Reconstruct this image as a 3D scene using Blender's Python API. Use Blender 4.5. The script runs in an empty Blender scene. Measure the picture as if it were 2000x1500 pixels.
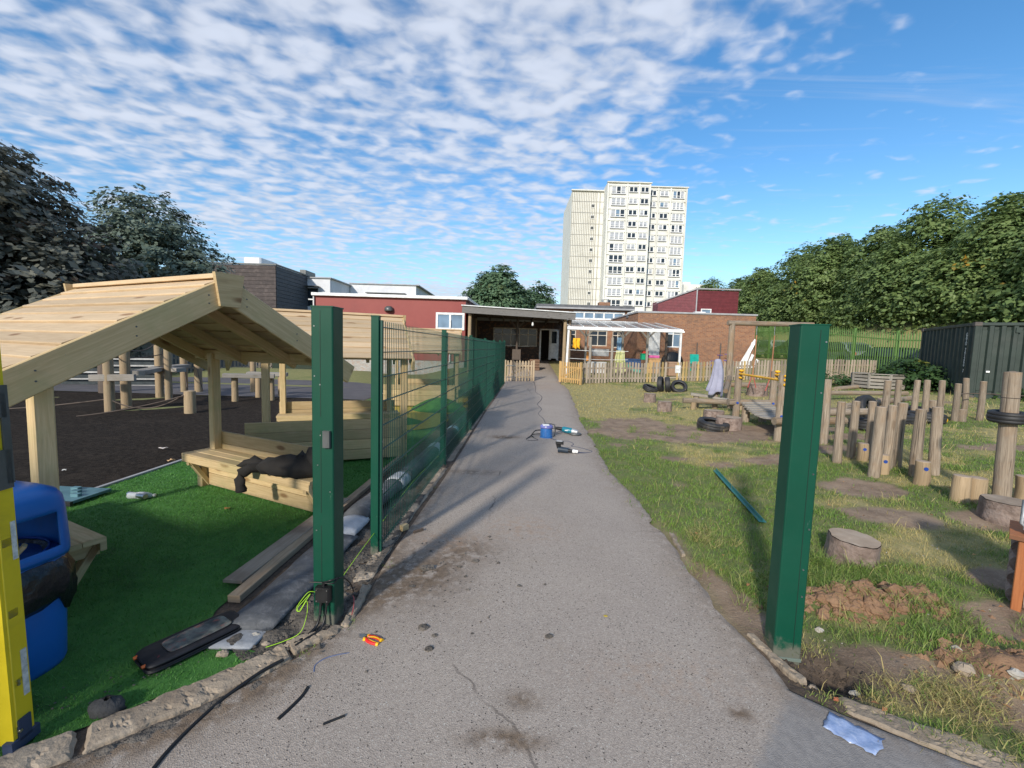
import bpy, bmesh, math, random
import numpy as np
from mathutils import Vector, Matrix

S = bpy.context.scene
COL = S.collection
R = math.radians
rnd = random.Random(7)

# ------------------------------------------------------------------ camera
cam_d = bpy.data.cameras.new('camera')
cam_d.sensor_width = 36.0
cam_d.lens = 850.0 / 2000.0 * 36.0
cam_d.clip_start = 0.05
cam_d.clip_end = 3000.0
cam = bpy.data.objects.new('camera', cam_d)
COL.objects.link(cam)
_p, _r = math.atan(71.5 / 850.0), R(1.7)
_fw = Vector((0, math.cos(_p), -math.sin(_p)))
_up = Vector((0, math.sin(_p), math.cos(_p)))
_rt = Vector((1, 0, 0))
_R = _rt * math.cos(_r) + _up * math.sin(_r)
_U = _up * math.cos(_r) - _rt * math.sin(_r)
cam.matrix_world = Matrix(((_R.x, _U.x, -_fw.x, 0), (_R.y, _U.y, -_fw.y, 0), (_R.z, _U.z, -_fw.z, 1.75), (0, 0, 0, 1)))
S.camera = cam
S.render.resolution_x, S.render.resolution_y = 1024, 768

# ------------------------------------------------------------------ sky, sun, exposure
SUN_EL, SUN_AZ = R(26.0), math.atan2(-0.41, -0.91)
W = bpy.data.worlds.new('World'); S.world = W; W.use_nodes = True
wn, wl = W.node_tree.nodes, W.node_tree.links
for n in list(wn): wn.remove(n)

def N(t, kind, **kw):
    n = t.nodes.new(kind)
    for k, v in kw.items():
        if k.startswith('i_'):
            key = k[2:]
            key = int(key) if key.isdigit() else key.replace('_', ' ')
            n.inputs[key].default_value = v
        else:
            setattr(n, k, v)
    return n

def M(t, op, a, b=None, c=None, clamp=False):
    n = t.nodes.new('ShaderNodeMath'); n.operation = op; n.use_clamp = clamp
    for i, x in enumerate((a, b, c)):
        if x is None: continue
        if isinstance(x, (int, float)): n.inputs[i].default_value = x
        else: t.links.new(x, n.inputs[i])
    return n.outputs[0]

def RANGE(t, x, a, b, c=0.0, d=1.0, smooth=True):
    n = t.nodes.new('ShaderNodeMapRange')
    n.interpolation_type = 'SMOOTHSTEP' if smooth else 'LINEAR'
    n.clamp = True
    t.links.new(x, n.inputs[0])
    for i, v in enumerate((a, b, c, d)): n.inputs[i + 1].default_value = v
    return n.outputs[0]

def MIX(t, fac, a, b):
    n = t.nodes.new('ShaderNodeMix'); n.data_type = 'RGBA'
    for sock, x in ((n.inputs[0], fac), (n.inputs[6], a), (n.inputs[7], b)):
        if isinstance(x, (int, float)): sock.default_value = x
        elif isinstance(x, (tuple, list)): sock.default_value = (*x[:3], 1)
        else: t.links.new(x, sock)
    return n.outputs[2]

def world_nodes():
    t = W.node_tree
    tc = N(t, 'ShaderNodeTexCoord')
    sky = N(t, 'ShaderNodeTexSky', sky_type='NISHITA', sun_disc=False, sun_elevation=SUN_EL, sun_rotation=SUN_AZ,
            altitude=50.0, air_density=1.0, dust_density=0.25, ozone_density=1.35)
    hs = N(t, 'ShaderNodeHueSaturation', i_Saturation=1.32, i_Value=0.69)
    t.links.new(sky.outputs[0], hs.inputs['Color'])
    sep = N(t, 'ShaderNodeSeparateXYZ'); t.links.new(tc.outputs['Generated'], sep.inputs[0])
    z = M(t, 'ADD', M(t, 'MAXIMUM', sep.outputs[2], 0.0), 0.045)
    px, py = M(t, 'DIVIDE', sep.outputs[0], z), M(t, 'DIVIDE', sep.outputs[1], z)
    comb = N(t, 'ShaderNodeCombineXYZ'); t.links.new(px, comb.inputs[0]); t.links.new(py, comb.inputs[1])
    mp = N(t, 'ShaderNodeMapping'); mp.inputs['Rotation'].default_value = (0, 0, R(-24)); mp.inputs['Scale'].default_value = (0.95, 1.12, 1)
    mp.inputs['Location'].default_value = (3.3, 1.7, 0)
    t.links.new(comb.outputs[0], mp.inputs[0])
    def noise(scale, detail, rough=0.5, dist=0.0):
        n = N(t, 'ShaderNodeTexNoise', i_Scale=scale, i_Detail=detail, i_Roughness=rough, i_Distortion=dist)
        t.links.new(mp.outputs[0], n.inputs['Vector']); return n.outputs['Fac']
    cover = noise(0.55, 3.0, 0.55)
    puffs = noise(8.2, 1.8, 0.45, 0.35)
    fine = noise(19.0, 3.0, 0.5, 0.5)
    wisps = N(t, 'ShaderNodeTexNoise', i_Scale=2.2, i_Detail=6.0, i_Roughness=0.62, i_Distortion=1.2)
    mp2 = N(t, 'ShaderNodeMapping'); mp2.inputs['Rotation'].default_value = (0, 0, R(28)); mp2.inputs['Scale'].default_value = (0.30, 2.0, 1)
    t.links.new(comb.outputs[0], mp2.inputs[0]); t.links.new(mp2.outputs[0], wisps.inputs['Vector'])
    # the cloud field thins out towards the south-east (right)
    bias = M(t, 'ADD', M(t, 'ADD', M(t, 'MULTIPLY', M(t, 'SUBTRACT', cover, 0.5), 0.80), RANGE(t, px, -3.6, -1.3, -0.27, 0.09)), RANGE(t, px, 0.0, 1.5, 0.06, -0.29))
    d = M(t, 'ADD', M(t, 'ADD', M(t, 'MULTIPLY', puffs, 1.05), M(t, 'MULTIPLY', fine, 0.34)), bias)
    dens = RANGE(t, d, 0.56, 1.04, 0.0, 0.90)
    veil = RANGE(t, M(t, 'ADD', wisps.outputs['Fac'], M(t, 'MULTIPLY', bias, 0.12)), 0.48, 0.82, 0.0, 0.46)
    tot = M(t, 'SUBTRACT', 1.0, M(t, 'MULTIPLY', M(t, 'SUBTRACT', 1.0, dens), M(t, 'SUBTRACT', 1.0, veil)))
    up = RANGE(t, sep.outputs[2], -0.02, 0.05, 0.0, 1.0)
    tot = M(t, 'MULTIPLY', tot, up)
    shade = RANGE(t, puffs, 0.35, 0.75, 0.88, 1.06)
    cl = MIX(t, 1.0, (0, 0, 0), (2.5, 2.72, 3.18))
    clm = N(t, 'ShaderNodeVectorMath', operation='SCALE'); t.links.new(cl, clm.inputs[0]); t.links.new(shade, clm.inputs[3])
    low = RANGE(t, sep.outputs[2], 0.0, 0.24, 0.60, 0.0)
    base = MIX(t, low, hs.outputs[0], (1.08, 1.72, 2.85))
    col = MIX(t, tot, base, clm.outputs[0])
    bg = N(t, 'ShaderNodeBackground', i_Strength=0.15)
    t.links.new(col, bg.inputs[0])
    o = N(t, 'ShaderNodeOutputWorld'); t.links.new(bg.outputs[0], o.inputs[0])
world_nodes()

sun_d = bpy.data.lights.new('sun', 'SUN'); sun_d.energy = 2.25; sun_d.angle = R(3.6); sun_d.color = (1.0, 0.93, 0.82)
sun = bpy.data.objects.new('sun', sun_d); COL.objects.link(sun)
_to = Vector((math.sin(SUN_AZ) * math.cos(SUN_EL), math.cos(SUN_AZ) * math.cos(SUN_EL), math.sin(SUN_EL)))
sun.rotation_euler = _to.to_track_quat('Z', 'Y').to_euler()
sun.location = _to * 60
vs = S.view_settings
vs.view_transform = 'Standard'; vs.look = 'None'; vs.exposure = 0.90; vs.gamma = 1.0; vs.use_curve_mapping = False

# ------------------------------------------------------------------ mesh building
class MB:
    """collects pieces of geometry with UVs (u runs along the grain) and links them as one mesh object"""
    def __init__(s): s.v = []; s.f = []; s.uv = []; s.sm = []; s.mi = []; s.cur = 0
    def add(s, vs_, fs_, uvs=None, smooth=False):
        b = len(s.v); s.v += [tuple(v) for v in vs_]
        for i, f in enumerate(fs_):
            s.f.append(tuple(b + k for k in f)); s.sm.append(smooth); s.mi.append(s.cur)
            if uvs: s.uv.append(uvs[i])
            else:
                a = [vs_[k] for k in f]; s.uv.append([(q[0] + q[1], q[2]) for q in a])
    def prism(s, prof, p0, ax, ay, az, length, smooth=False, prof1=None, caps=True):
        """2D profile (in ax, ay) swept along az by length"""
        n = len(prof); p0 = Vector(p0); prof1 = prof1 or prof
        vv = [p0 + ax * a + ay * b for a, b in prof] + [p0 + az * length + ax * a + ay * b for a, b in prof1]
        fs, uv = [], []
        o = rnd.random() * 50; per = 0.0
        for i in range(n):
            j = (i + 1) % n; w = math.hypot(prof[j][0] - prof[i][0], prof[j][1] - prof[i][1])
            fs.append((i, j, n + j, n + i)); uv.append([(o, o + per), (o, o + per + w), (o + length, o + per + w), (o + length, o + per)]); per += w
        s.add(vv, fs, uv, smooth)
        if caps:
            s.add(vv, [tuple(range(n - 1, -1, -1)), tuple(range(n, 2 * n))],
                  [[(o + prof[k][0] * .3, o + prof[k][1]) for k in range(n - 1, -1, -1)], [(o + prof1[k][0] * .3, o + prof1[k][1]) for k in range(n)]])
    def beam(s, p0, p1, w, h, up=(0, 0, 1), ch=None):
        """square timber from p0 to p1; w across, h along up"""
        p0, p1 = Vector(p0), Vector(p1); az = (p1 - p0); L = az.length; az.normalize()
        u = Vector(up)
        if abs(az.dot(u.normalized())) > 0.98: u = Vector((0, 1, 0)) if abs(az.y) < 0.9 else Vector((1, 0, 0))
        ax = az.cross(u).normalized(); ay = ax.cross(az).normalized()
        c = min(w, h) * 0.08 if ch is None else ch
        a, b = w / 2, h / 2
        if c > 0: prof = [(-a + c, -b), (a - c, -b), (a, -b + c), (a, b - c), (a - c, b), (-a + c, b), (-a, b - c), (-a, -b + c)]
        else: prof = [(-a, -b), (a, -b), (a, b), (-a, b)]
        s.prism(prof, p0, ax, ay, az, L)
    def box(s, c, size, rz=0.0, ch=None):
        c = Vector(c); sx, sy, sz = size
        ex = Vector((math.cos(rz), math.sin(rz), 0)); ey = Vector((-math.sin(rz), math.cos(rz), 0)); ez = Vector((0, 0, 1))
        m = max(sx, sy, sz)
        if m == sx: s.beam(c - ex * sx / 2, c + ex * sx / 2, sy, sz, (0, 0, 1), ch)
        elif m == sy: s.beam(c - ey * sy / 2, c + ey * sy / 2, sx, sz, (0, 0, 1), ch)
        else: s.beam(c - ez * sz / 2, c + ez * sz / 2, sx, sy, tuple(ey), ch)
    def cyl(s, p0, p1, r0, r1=None, n=12, rough=0.0, rings=1, dome=0.0, bend=0.0):
        r1 = r0 if r1 is None else r1
        p0, p1 = Vector(p0), Vector(p1); az = (p1 - p0); L = az.length; az.normalize()
        u = Vector((0, 0, 1)) if abs(az.z) < 0.9 else Vector((1, 0, 0))
        ax = az.cross(u).normalized(); ay = ax.cross(az).normalized()
        o = rnd.random() * 50; vv = []; k = [1 + rough * (rnd.random() - .5) for _ in range(n)]
        for q in range(rings + 1):
            t = q / rings; rr = r0 + (r1 - r0) * t
            for i in range(n):
                a = 2 * math.pi * i / n; e = rr * (k[i] + rough * .4 * (rnd.random() - .5))
                vv.append(p0 + az * (L * t) + ax * (math.cos(a) * e + bend * math.sin(math.pi * t)) + ay * math.sin(a) * e)
        fs, uv = [], []
        for q in range(rings):
            for i in range(n):
                j = (i + 1) % n
                fs.append((q * n + i, q * n + j, (q + 1) * n + j, (q + 1) * n + i))
                c0, c1 = o + 6.283 * r0 * i / n, o + 6.283 * r0 * (i + 1) / n; l0, l1 = o + L * q / rings, o + L * (q + 1) / rings
                uv.append([(l0, c0), (l0, c1), (l1, c1), (l1, c0)])
        s.add(vv, fs, uv, True)
        top = vv[rings * n:]; ctr = p1 + az * dome
        s.add(vv[:n], [tuple(range(n - 1, -1, -1))], [[(o + i * .01, o + i * .02) for i in range(n)]])
        s.add(top + [ctr], [(i, (i + 1) % n, n) for i in range(n)], [[(o + .3, o + math.cos(i) * r1), (o + .3, o + math.cos(i + 1) * r1), (o + .3, o)] for i in range(n)], dome > 0)
    def tube(s, pts, r, n=6, closed=False):
        pts = [Vector(p) for p in pts]; m = len(pts); vv = []
        for i, p in enumerate(pts):
            a = pts[i - 1] if (i > 0 or closed) else p; b = pts[(i + 1) % m] if (i < m - 1 or closed) else p
            d = (b - a).normalized(); u = Vector((0, 0, 1)) if abs(d.z) < .95 else Vector((1, 0, 0))
            ax = d.cross(u).normalized(); ay = ax.cross(d).normalized()
            rr = r(i / (m - 1)) if callable(r) else r
            for k in range(n):
                t = 2 * math.pi * k / n; vv.append(p + ax * math.cos(t) * rr + ay * math.sin(t) * rr)
        fs = []
        for i in range(m if closed else m - 1):
            j = (i + 1) % m
            for k in range(n): fs.append((i * n + k, i * n + (k + 1) % n, j * n + (k + 1) % n, j * n + k))
        s.add(vv, fs, None, True)
        if not closed: s.add(vv, [tuple(range(n - 1, -1, -1)), tuple(range((m - 1) * n, m * n))])
    def lathe(s, prof, c=(0, 0, 0), n=24, axis='Z', smooth=True, closed=False):
        c = Vector(c); m = len(prof); vv = []
        for r_, z_ in prof:
            for k in range(n):
                t = 2 * math.pi * k / n
                q = (r_ * math.cos(t), r_ * math.sin(t), z_)
                if axis == 'X': q = (z_, q[0], q[1])
                if axis == 'Y': q = (q[0], z_, q[1])
                vv.append(c + Vector(q))
        fs, uv = [], []
        for i in range(m if closed else m - 1):
            j = (i + 1) % m
            for k in range(n):
                fs.append((i * n + k, i * n + (k + 1) % n, j * n + (k + 1) % n, j * n + k))
                uv.append([(i * .05, k / n), (i * .05, (k + 1) / n), ((i + 1) * .05, (k + 1) / n), ((i + 1) * .05, k / n)])
        s.add(vv, fs, uv, smooth)
    def quad(s, a, b, c, d, uv=None): s.add([a, b, c, d], [(0, 1, 2, 3)], [uv] if uv else None)
    def poly(s, pts): s.add(pts, [tuple(range(len(pts)))])
    def extrude(s, poly, z0, z1):
        n = len(poly); vv = [(x, y, z0) for x, y in poly] + [(x, y, z1) for x, y in poly]
        s.add(vv, [(i, (i + 1) % n, n + (i + 1) % n, n + i) for i in range(n)] + [tuple(range(n - 1, -1, -1)), tuple(range(n, 2 * n))])
    def mesh(s, name):
        me = bpy.data.meshes.new(name); me.from_pydata(s.v, [], s.f)
        l = me.uv_layers.new(name='UVMap'); flat = [c for f in s.uv for p in f for c in p]
        l.data.foreach_set('uv', flat); me.polygons.foreach_set('use_smooth', s.sm)
        if any(s.mi): me.polygons.foreach_set('material_index', s.mi)
        return me
    def build(s, name, mat, parent=None, **tags):
        me = s.mesh(name)
        for m_ in (mat if isinstance(mat, (list, tuple)) else [mat]): me.materials.append(m_)
        return link(name, me, parent, **tags)

def link(name, me, parent=None, loc=None, rot=None, **tags):
    o = bpy.data.objects.new(name, me); COL.objects.link(o)
    if parent: o.parent = parent
    if loc is not None: o.location = loc
    if rot is not None: o.rotation_euler = rot
    for k, v in tags.items(): o[k] = v
    return o

def thing(name, label, category, loc=(0, 0, 0), rz=0.0, group=None):
    o = bpy.data.objects.new(name, None); COL.objects.link(o); o.location = loc; o.rotation_euler = (0, 0, rz)
    o.empty_display_size = 0.2
    o['label'] = label; o['category'] = category
    if group: o['group'] = group
    return o

def tag(o, label, category, group=None):
    o['label'] = label; o['category'] = category
    if group: o['group'] = group
    return o

def copy_tree(o, parent=None):
    c = o.copy(); COL.objects.link(c)
    if parent: c.parent = parent
    for ch in o.children: copy_tree(ch, c)
    return c

def np_mesh(name, verts, faces, colors=None, smooth=False, uv=None):
    """fast mesh from numpy arrays; faces all of one size; colors per vertex"""
    me = bpy.data.meshes.new(name); nv, nf, k = len(verts), len(faces), faces.shape[1]
    me.vertices.add(nv); me.vertices.foreach_set('co', np.asarray(verts, np.float32).ravel())
    me.loops.add(nf * k); me.loops.foreach_set('vertex_index', np.asarray(faces, np.int32).ravel())
    me.polygons.add(nf); me.polygons.foreach_set('loop_start', np.arange(0, nf * k, k, dtype=np.int32))
    me.polygons.foreach_set('loop_total', np.full(nf, k, np.int32))
    if smooth: me.polygons.foreach_set('use_smooth', np.ones(nf, bool))
    if colors is not None:
        a = me.color_attributes.new('tone', 'FLOAT_COLOR', 'POINT')
        c = np.ones((nv, 4), np.float32); c[:, :colors.shape[1]] = colors; a.data.foreach_set('color', c.ravel())
    me.update(calc_edges=True); me.validate()
    return me

# numpy value noise
def vnoise(x, y, seed=0):
    xi, yi = np.floor(x).astype(np.int64), np.floor(y).astype(np.int64); fx, fy = x - xi, y - yi
    fx, fy = fx * fx * (3 - 2 * fx), fy * fy * (3 - 2 * fy)
    def h(a, b):
        n = (a * 374761393 + b * 668265263 + seed * 1442695041) & 0x7fffffff
        n = ((n ^ (n >> 13)) * 1274126177) & 0x7fffffff
        return ((n ^ (n >> 16)) & 0xffff) / 65535.0
    return (h(xi, yi) * (1 - fx) + h(xi + 1, yi) * fx) * (1 - fy) + (h(xi, yi + 1) * (1 - fx) + h(xi + 1, yi + 1) * fx) * fy
def fbm(x, y, o=4, seed=0):
    s_, a, t = 0.0, 1.0, 0.0
    for i in range(o): s_ = s_ + a * vnoise(x * 2 ** i, y * 2 ** i, seed + i); t += a; a *= .5
    return s_ / t
def sst(a, b, x):
    t = np.clip((x - a) / (b - a), 0, 1); return t * t * (3 - 2 * t)
# ------------------------------------------------------------------ materials
MATS = {}
def new_mat(name):
    m = bpy.data.materials.new(name); m.use_nodes = True; MATS[name] = m
    t = m.node_tree; b = t.nodes['Principled BSDF']; return m, t, b
def coords(t, kind='Object', scale=(1, 1, 1)):
    tc = N(t, 'ShaderNodeTexCoord'); mp = N(t, 'ShaderNodeMapping'); mp.inputs['Scale'].default_value = scale
    t.links.new(tc.outputs[kind], mp.inputs[0]); return mp.outputs[0]
def NZ(t, v, scale, detail=3.0, rough=0.55, dist=0.0):
    n = N(t, 'ShaderNodeTexNoise', i_Scale=scale, i_Detail=detail, i_Roughness=rough, i_Distortion=dist)
    t.links.new(v, n.inputs['Vector']); return n.outputs['Fac']
def bump(t, b, h, strength=0.3, dist=0.01):
    n = N(t, 'ShaderNodeBump', i_Strength=strength, i_Distance=dist); t.links.new(h, n.inputs['Height']); t.links.new(n.outputs[0], b.inputs['Normal'])
def rough_mat(name, c1, c2, scale=3.0, rough=0.75, bscale=60.0, bstr=0.15, bdist=0.004, dirt=None, dscale=1.2, damt=0.5, metallic=0.0, spec=None, rvar=0.0):
    """two tones blended by noise, optional third 'dirt' tone, fine bump"""
    m, t, b = new_mat(name); v = coords(t)
    n1 = NZ(t, v, scale, 5.0, 0.6)
    c = MIX(t, RANGE(t, n1, .32, .68), c1, c2)
    if dirt: c = MIX(t, M(t, 'MULTIPLY', RANGE(t, NZ(t, v, dscale, 6.0, .68, .6), .50, .70), damt), c, dirt)
    oi = N(t, 'ShaderNodeObjectInfo')
    hs = N(t, 'ShaderNodeHueSaturation'); t.links.new(c, hs.inputs['Color']); t.links.new(RANGE(t, oi.outputs['Random'], 0, 1, .9, 1.1, False), hs.inputs['Value'])
    t.links.new(hs.outputs[0], b.inputs['Base Color'])
    b.inputs['Metallic'].default_value = metallic
    if rvar: t.links.new(RANGE(t, NZ(t, v, scale * 2.3, 4), .3, .7, rough - rvar, rough + rvar), b.inputs['Roughness'])
    else: b.inputs['Roughness'].default_value = rough
    if spec is not None: b.inputs['Specular IOR Level'].default_value = spec
    if bstr: bump(t, b, NZ(t, v, bscale, 4.0, .6), bstr, bdist)
    return m
def wood_mat(name, c1, c2, knot, grain=16.0, rough=0.72, stain=None, samt=0.4, knots=1.0, obj_var=.12, bstr=.25, cracks=0.0):
    """grain along UV u"""
    m, t, b = new_mat(name); v = coords(t, 'UV', (1.0, 1.0, 1.0))
    oi = N(t, 'ShaderNodeObjectInfo')
    off = N(t, 'ShaderNodeVectorMath', operation='ADD'); t.links.new(v, off.inputs[0])
    cb = N(t, 'ShaderNodeCombineXYZ'); t.links.new(M(t, 'MULTIPLY', oi.outputs['Random'], 37.0), cb.inputs[0]); t.links.new(M(t, 'MULTIPLY', oi.outputs['Random'], 91.0), cb.inputs[1]); t.links.new(cb.outputs[0], off.inputs[1])
    vv = off.outputs[0]
    st = N(t, 'ShaderNodeMapping'); st.inputs['Scale'].default_value = (0.9, grain, 1); t.links.new(vv, st.inputs[0])
    g = NZ(t, st.outputs[0], 3.2, 5.0, .6, 1.1)
    c = MIX(t, RANGE(t, g, .3, .72), c1, c2)
    kn = N(t, 'ShaderNodeMapping'); kn.inputs['Scale'].default_value = (1.9, 5.5, 1); t.links.new(vv, kn.inputs[0])
    vo = N(t, 'ShaderNodeTexVoronoi', i_Scale=1.0, i_Randomness=1.0); t.links.new(kn.outputs[0], vo.inputs['Vector'])
    kf = M(t, 'MULTIPLY', RANGE(t, vo.outputs['Distance'], .085, .20, 1.0, 0.0), knots * .9)
    c = MIX(t, kf, c, knot)
    if cracks:
        ck = N(t, 'ShaderNodeMapping'); ck.inputs['Scale'].default_value = (1.3, 55, 1); t.links.new(vv, ck.inputs[0])
        c = MIX(t, M(t, 'MULTIPLY', RANGE(t, NZ(t, ck.outputs[0], 1.0, 2.0, .5, .6), .60, .68), cracks), c, tuple(x * .35 for x in c1))
    if stain: c = MIX(t, M(t, 'MULTIPLY', RANGE(t, NZ(t, coords(t), 2.2, 5, .65), .45, .68), samt), c, stain)
    hs = N(t, 'ShaderNodeHueSaturation'); t.links.new(c, hs.inputs['Color'])
    t.links.new(RANGE(t, oi.outputs['Random'], 0, 1, 1 - obj_var, 1 + obj_var, False), hs.inputs['Value'])
    t.links.new(hs.outputs[0], b.inputs['Base Color']); b.inputs['Roughness'].default_value = rough
    bump(t, b, g, bstr, .004)
    return m
def plain(name, c, rough=.5, metallic=0.0, bstr=.05, bscale=40, var=.06, coat=0.0):
    c2 = tuple(min(1, x * (1 + var * 2.5)) for x in c); c1 = tuple(x * (1 - var * 2.5) for x in c)
    m = rough_mat(name, c1, c2, 4.0, rough, bscale, bstr, .003, metallic=metallic, rvar=min(.12, rough * .3))
    if coat: m.node_tree.nodes['Principled BSDF'].inputs['Coat Weight'].default_value = coat
    return m
def glass_mat(name, c, rough=.06, tint=(.02, .025, .03)):
    m, t, b = new_mat(name); v = coords(t)
    c_ = MIX(t, RANGE(t, NZ(t, v, .9, 2), .35, .65), c, tuple(x * .55 for x in c))
    t.links.new(c_, b.inputs['Base Color']); b.inputs['Roughness'].default_value = rough; b.inputs['Specular IOR Level'].default_value = .45
    bump(t, b, NZ(t, v, 1.6, 2), .04, .05)
    return m

pine = wood_mat('fresh_pine', (.47, .335, .165), (.60, .445, .245), (.22, .115, .045), 15, .7, (.40, .335, .155), .6, 1.1, .20)
pine_roof = wood_mat('roof_pine', (.50, .36, .215), (.60, .45, .28), (.27, .15, .07), 13, .75, (.44, .33, .20), .5, 1.1, .17)
grey_wood = wood_mat('weathered_log', (.180, .138, .100), (.345, .28, .212), (.12, .075, .04), 20, .85, (.27, .165, .085), .6, .6, .18, .7, .85)
log_new = wood_mat('trail_post', (.30, .215, .125), (.39, .285, .175), (.2, .11, .05), 14, .8, (.30, .25, .15), .4, .6, .12, .5, .5)
old_grey = wood_mat('silver_wood', (.25, .225, .195), (.36, .33, .285), (.15, .12, .09), 22, .85, (.2, .165, .12), .5, .5, .15, .5)
picket_wood = wood_mat('picket_wood', (.28, .225, .17), (.37, .305, .235), (.18, .11, .06), 16, .85, (.27, .24, .20), .7, .5, .28, .3)
gate_wood = wood_mat('gate_wood', (.50, .31, .115), (.58, .38, .16), (.28, .15, .05), 14, .7)
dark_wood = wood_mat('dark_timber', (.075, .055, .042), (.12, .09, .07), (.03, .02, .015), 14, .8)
bark = rough_mat('stump_bark', (.15, .105, .085), (.30, .225, .19), 9, .9, 26, .9, .02, (.36, .30, .27), 6, .5)
stump_top = rough_mat('stump_top', (.30, .225, .16), (.40, .32, .24), 5, .85, 50, .3, .004, (.17, .12, .09), 4, .6)
trunk_bark = rough_mat('trunk_bark', (.07, .05, .035), (.14, .105, .075), 6, .9, 20, .8, .03)
green_paint = rough_mat('green_powder_coat', (.003, .056, .032), (.004, .066, .038), 1.6, .46, 350, .06, .0006, (.014, .07, .045), 5, .3, rvar=.06, spec=.28)
green_wire = rough_mat('green_wire_coat', (.004, .060, .040), (.006, .075, .05), 2, .42, 300, .03, .0005)
steel = plain('brushed_steel', (.42, .42, .42), .35, 1.0)
steel_grey = plain('grey_box_metal', (.10, .105, .105), .4, .3)
black_plastic = plain('black_plastic', (.012, .012, .013), .42)
black_rubber = rough_mat('tyre_rubber', (.014, .014, .015), (.028, .028, .029), 4, .62, 40, .3, .004, (.22, .17, .115), 2.0, .55)
tyre_clean = rough_mat('tyre_rubber_dark', (.014, .014, .016), (.03, .03, .032), 4, .6, 40, .3, .004, (.10, .085, .07), 2.0, .4)
white_paint = plain('white_paint', (.78, .78, .77), .45)
upvc = plain('white_upvc', (.80, .80, .79), .3)
blue_bin = rough_mat('blue_polyethylene', (.006, .105, .38), (.009, .125, .44), 2, .38, 120, .05, .001, (.03, .12, .32), 3, .3, rvar=.08)
blue_dark = plain('blue_plastic', (.02, .07, .34), .4)
bag_black = rough_mat('black_bin_liner', (.008, .008, .010), (.016, .016, .02), 5, .28, 14, .7, .02)
yellow_grp = rough_mat('yellow_fibreglass', (.66, .50, .010), (.76, .585, .018), 3, .42, 200, .05, .001, (.35, .26, .03), 4, .35)
yellow_paint = plain('yellow_paint', (.80, .42, .012), .4)
concrete = rough_mat('kerb_concrete', (.26, .205, .15), (.37, .30, .225), 5, .9, 45, .7, .012, (.13, .10, .075), 3.2, .7)
lav_cloth = rough_mat('lavender_towel', (.29, .29, .38), (.36, .36, .46), 4, .95, 160, .5, .004)
black_cloth = rough_mat('black_jacket_cloth', (.012, .010, .009), (.022, .019, .017), 6, .9, 120, .5, .004)
yellow_cloth = rough_mat('yellow_cloth', (.80, .43, .02), (.85, .48, .03), 3, .9, 60, .3)
lime_cloth = rough_mat('pale_green_cloth', (.50, .52, .22), (.60, .60, .32), 5, .9, 60, .3)
brick = None
def brick_mat(name, c1, c2, mortar, sx, sy, dirt=(.16, .10, .07)):
    m, t, b = new_mat(name); v = coords(t, 'UV', (1, 1, 1))
    br = N(t, 'ShaderNodeTexBrick', offset=.5, i_Scale=1.0, i_Mortar_Size=.012, i_Mortar_Smooth=.2, i_Bias=0.0, i_Brick_Width=sx, i_Row_Height=sy)
    br.inputs['Color1'].default_value = (*c1, 1); br.inputs['Color2'].default_value = (*c2, 1); br.inputs['Mortar'].default_value = (*mortar, 1)
    t.links.new(v, br.inputs['Vector'])
    c = MIX(t, M(t, 'MULTIPLY', RANGE(t, NZ(t, v, .8, 6, .7, .5), .42, .7), .55), br.outputs['Color'], dirt)
    c = MIX(t, M(t, 'MULTIPLY', RANGE(t, NZ(t, v, 5.5, 3, .6), .5, .62), .35), c, (.41, .20, .095))
    t.links.new(c, b.inputs['Base Color']); b.inputs['Roughness'].default_value = .88
    bump(t, b, br.outputs['Fac'], -.35, .01); return m
brick_red = brick_mat('red_brick', (.215, .082, .043), (.345, .158, .080), (.27, .20, .145), .225, .075)
brick_grey = brick_mat('grey_brick', (.40, .385, .36), (.50, .48, .45), (.30, .29, .27), .225, .075, (.28, .26, .24))
red_panel = rough_mat('red_render_panel', (.255, .042, .036), (.29, .055, .046), .7, .55, 30, .04, .002, (.22, .05, .045), .6, .4)
red_clad = plain('dark_red_cladding', (.16, .032, .040), .5)
white_render = rough_mat('white_render', (.66, .67, .70), (.74, .75, .77), 1.5, .8, 60, .08, .002, (.5, .5, .52), .5, .3)
dark_clad = wood_mat('charcoal_cladding', (.045, .036, .036), (.095, .075, .07), (.03, .02, .02), 9, .8, (.14, .11, .10), .6, .2)
roof_felt = rough_mat('grey_roof_felt', (.10, .105, .115), (.15, .155, .165), 3, .85, 60, .2, .004)
fascia_grey = rough_mat('grey_fascia', (.30, .30, .31), (.38, .38, .385), 2, .6, 60, .06, .002, (.2, .2, .2), 1.5, .4)
cream_panel = rough_mat('cream_concrete_panel', (.66, .655, .61), (.73, .725, .68), .5, .8, 8, .06, .01, (.50, .48, .42), .30, .5)
win_dark = glass_mat('dark_window_glass', (.030, .042, .058), .12)  # blue-grey of the reflected sky mixed into the pane colour
win_blue = glass_mat('sky_reflection_glass', (.20, .30, .42), .1)  # sky reflection painted in as the blue of the pane
win_curtain = glass_mat('curtained_window', (.50, .52, .56), .25)
cream_frame = plain('cream_window_frame', (.58, .53, .45), .5)
container_green = rough_mat('container_green', (.020, .033, .027), (.028, .044, .036), 1.6, .6, 60, .05, .002, (.05, .058, .05), 1.4, .5, rvar=.08)
palisade_green = rough_mat('palisade_green', (.10, .20, .045), (.13, .245, .06), 2.0, .5, 80, .05, .001, (.11, .18, .05), 1.2, .4)
poly_sheet, _t, _b = new_mat('clear_roof_sheet'); _b.inputs['Base Color'].default_value = (.40, .42, .44, 1); _b.inputs['Roughness'].default_value = .25; _b.inputs['Alpha'].default_value = .28
turf_yellow = rough_mat('yellow_turf', (.46, .34, .045), (.58, .44, .07), 12, .95, 120, .8, .01)

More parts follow.
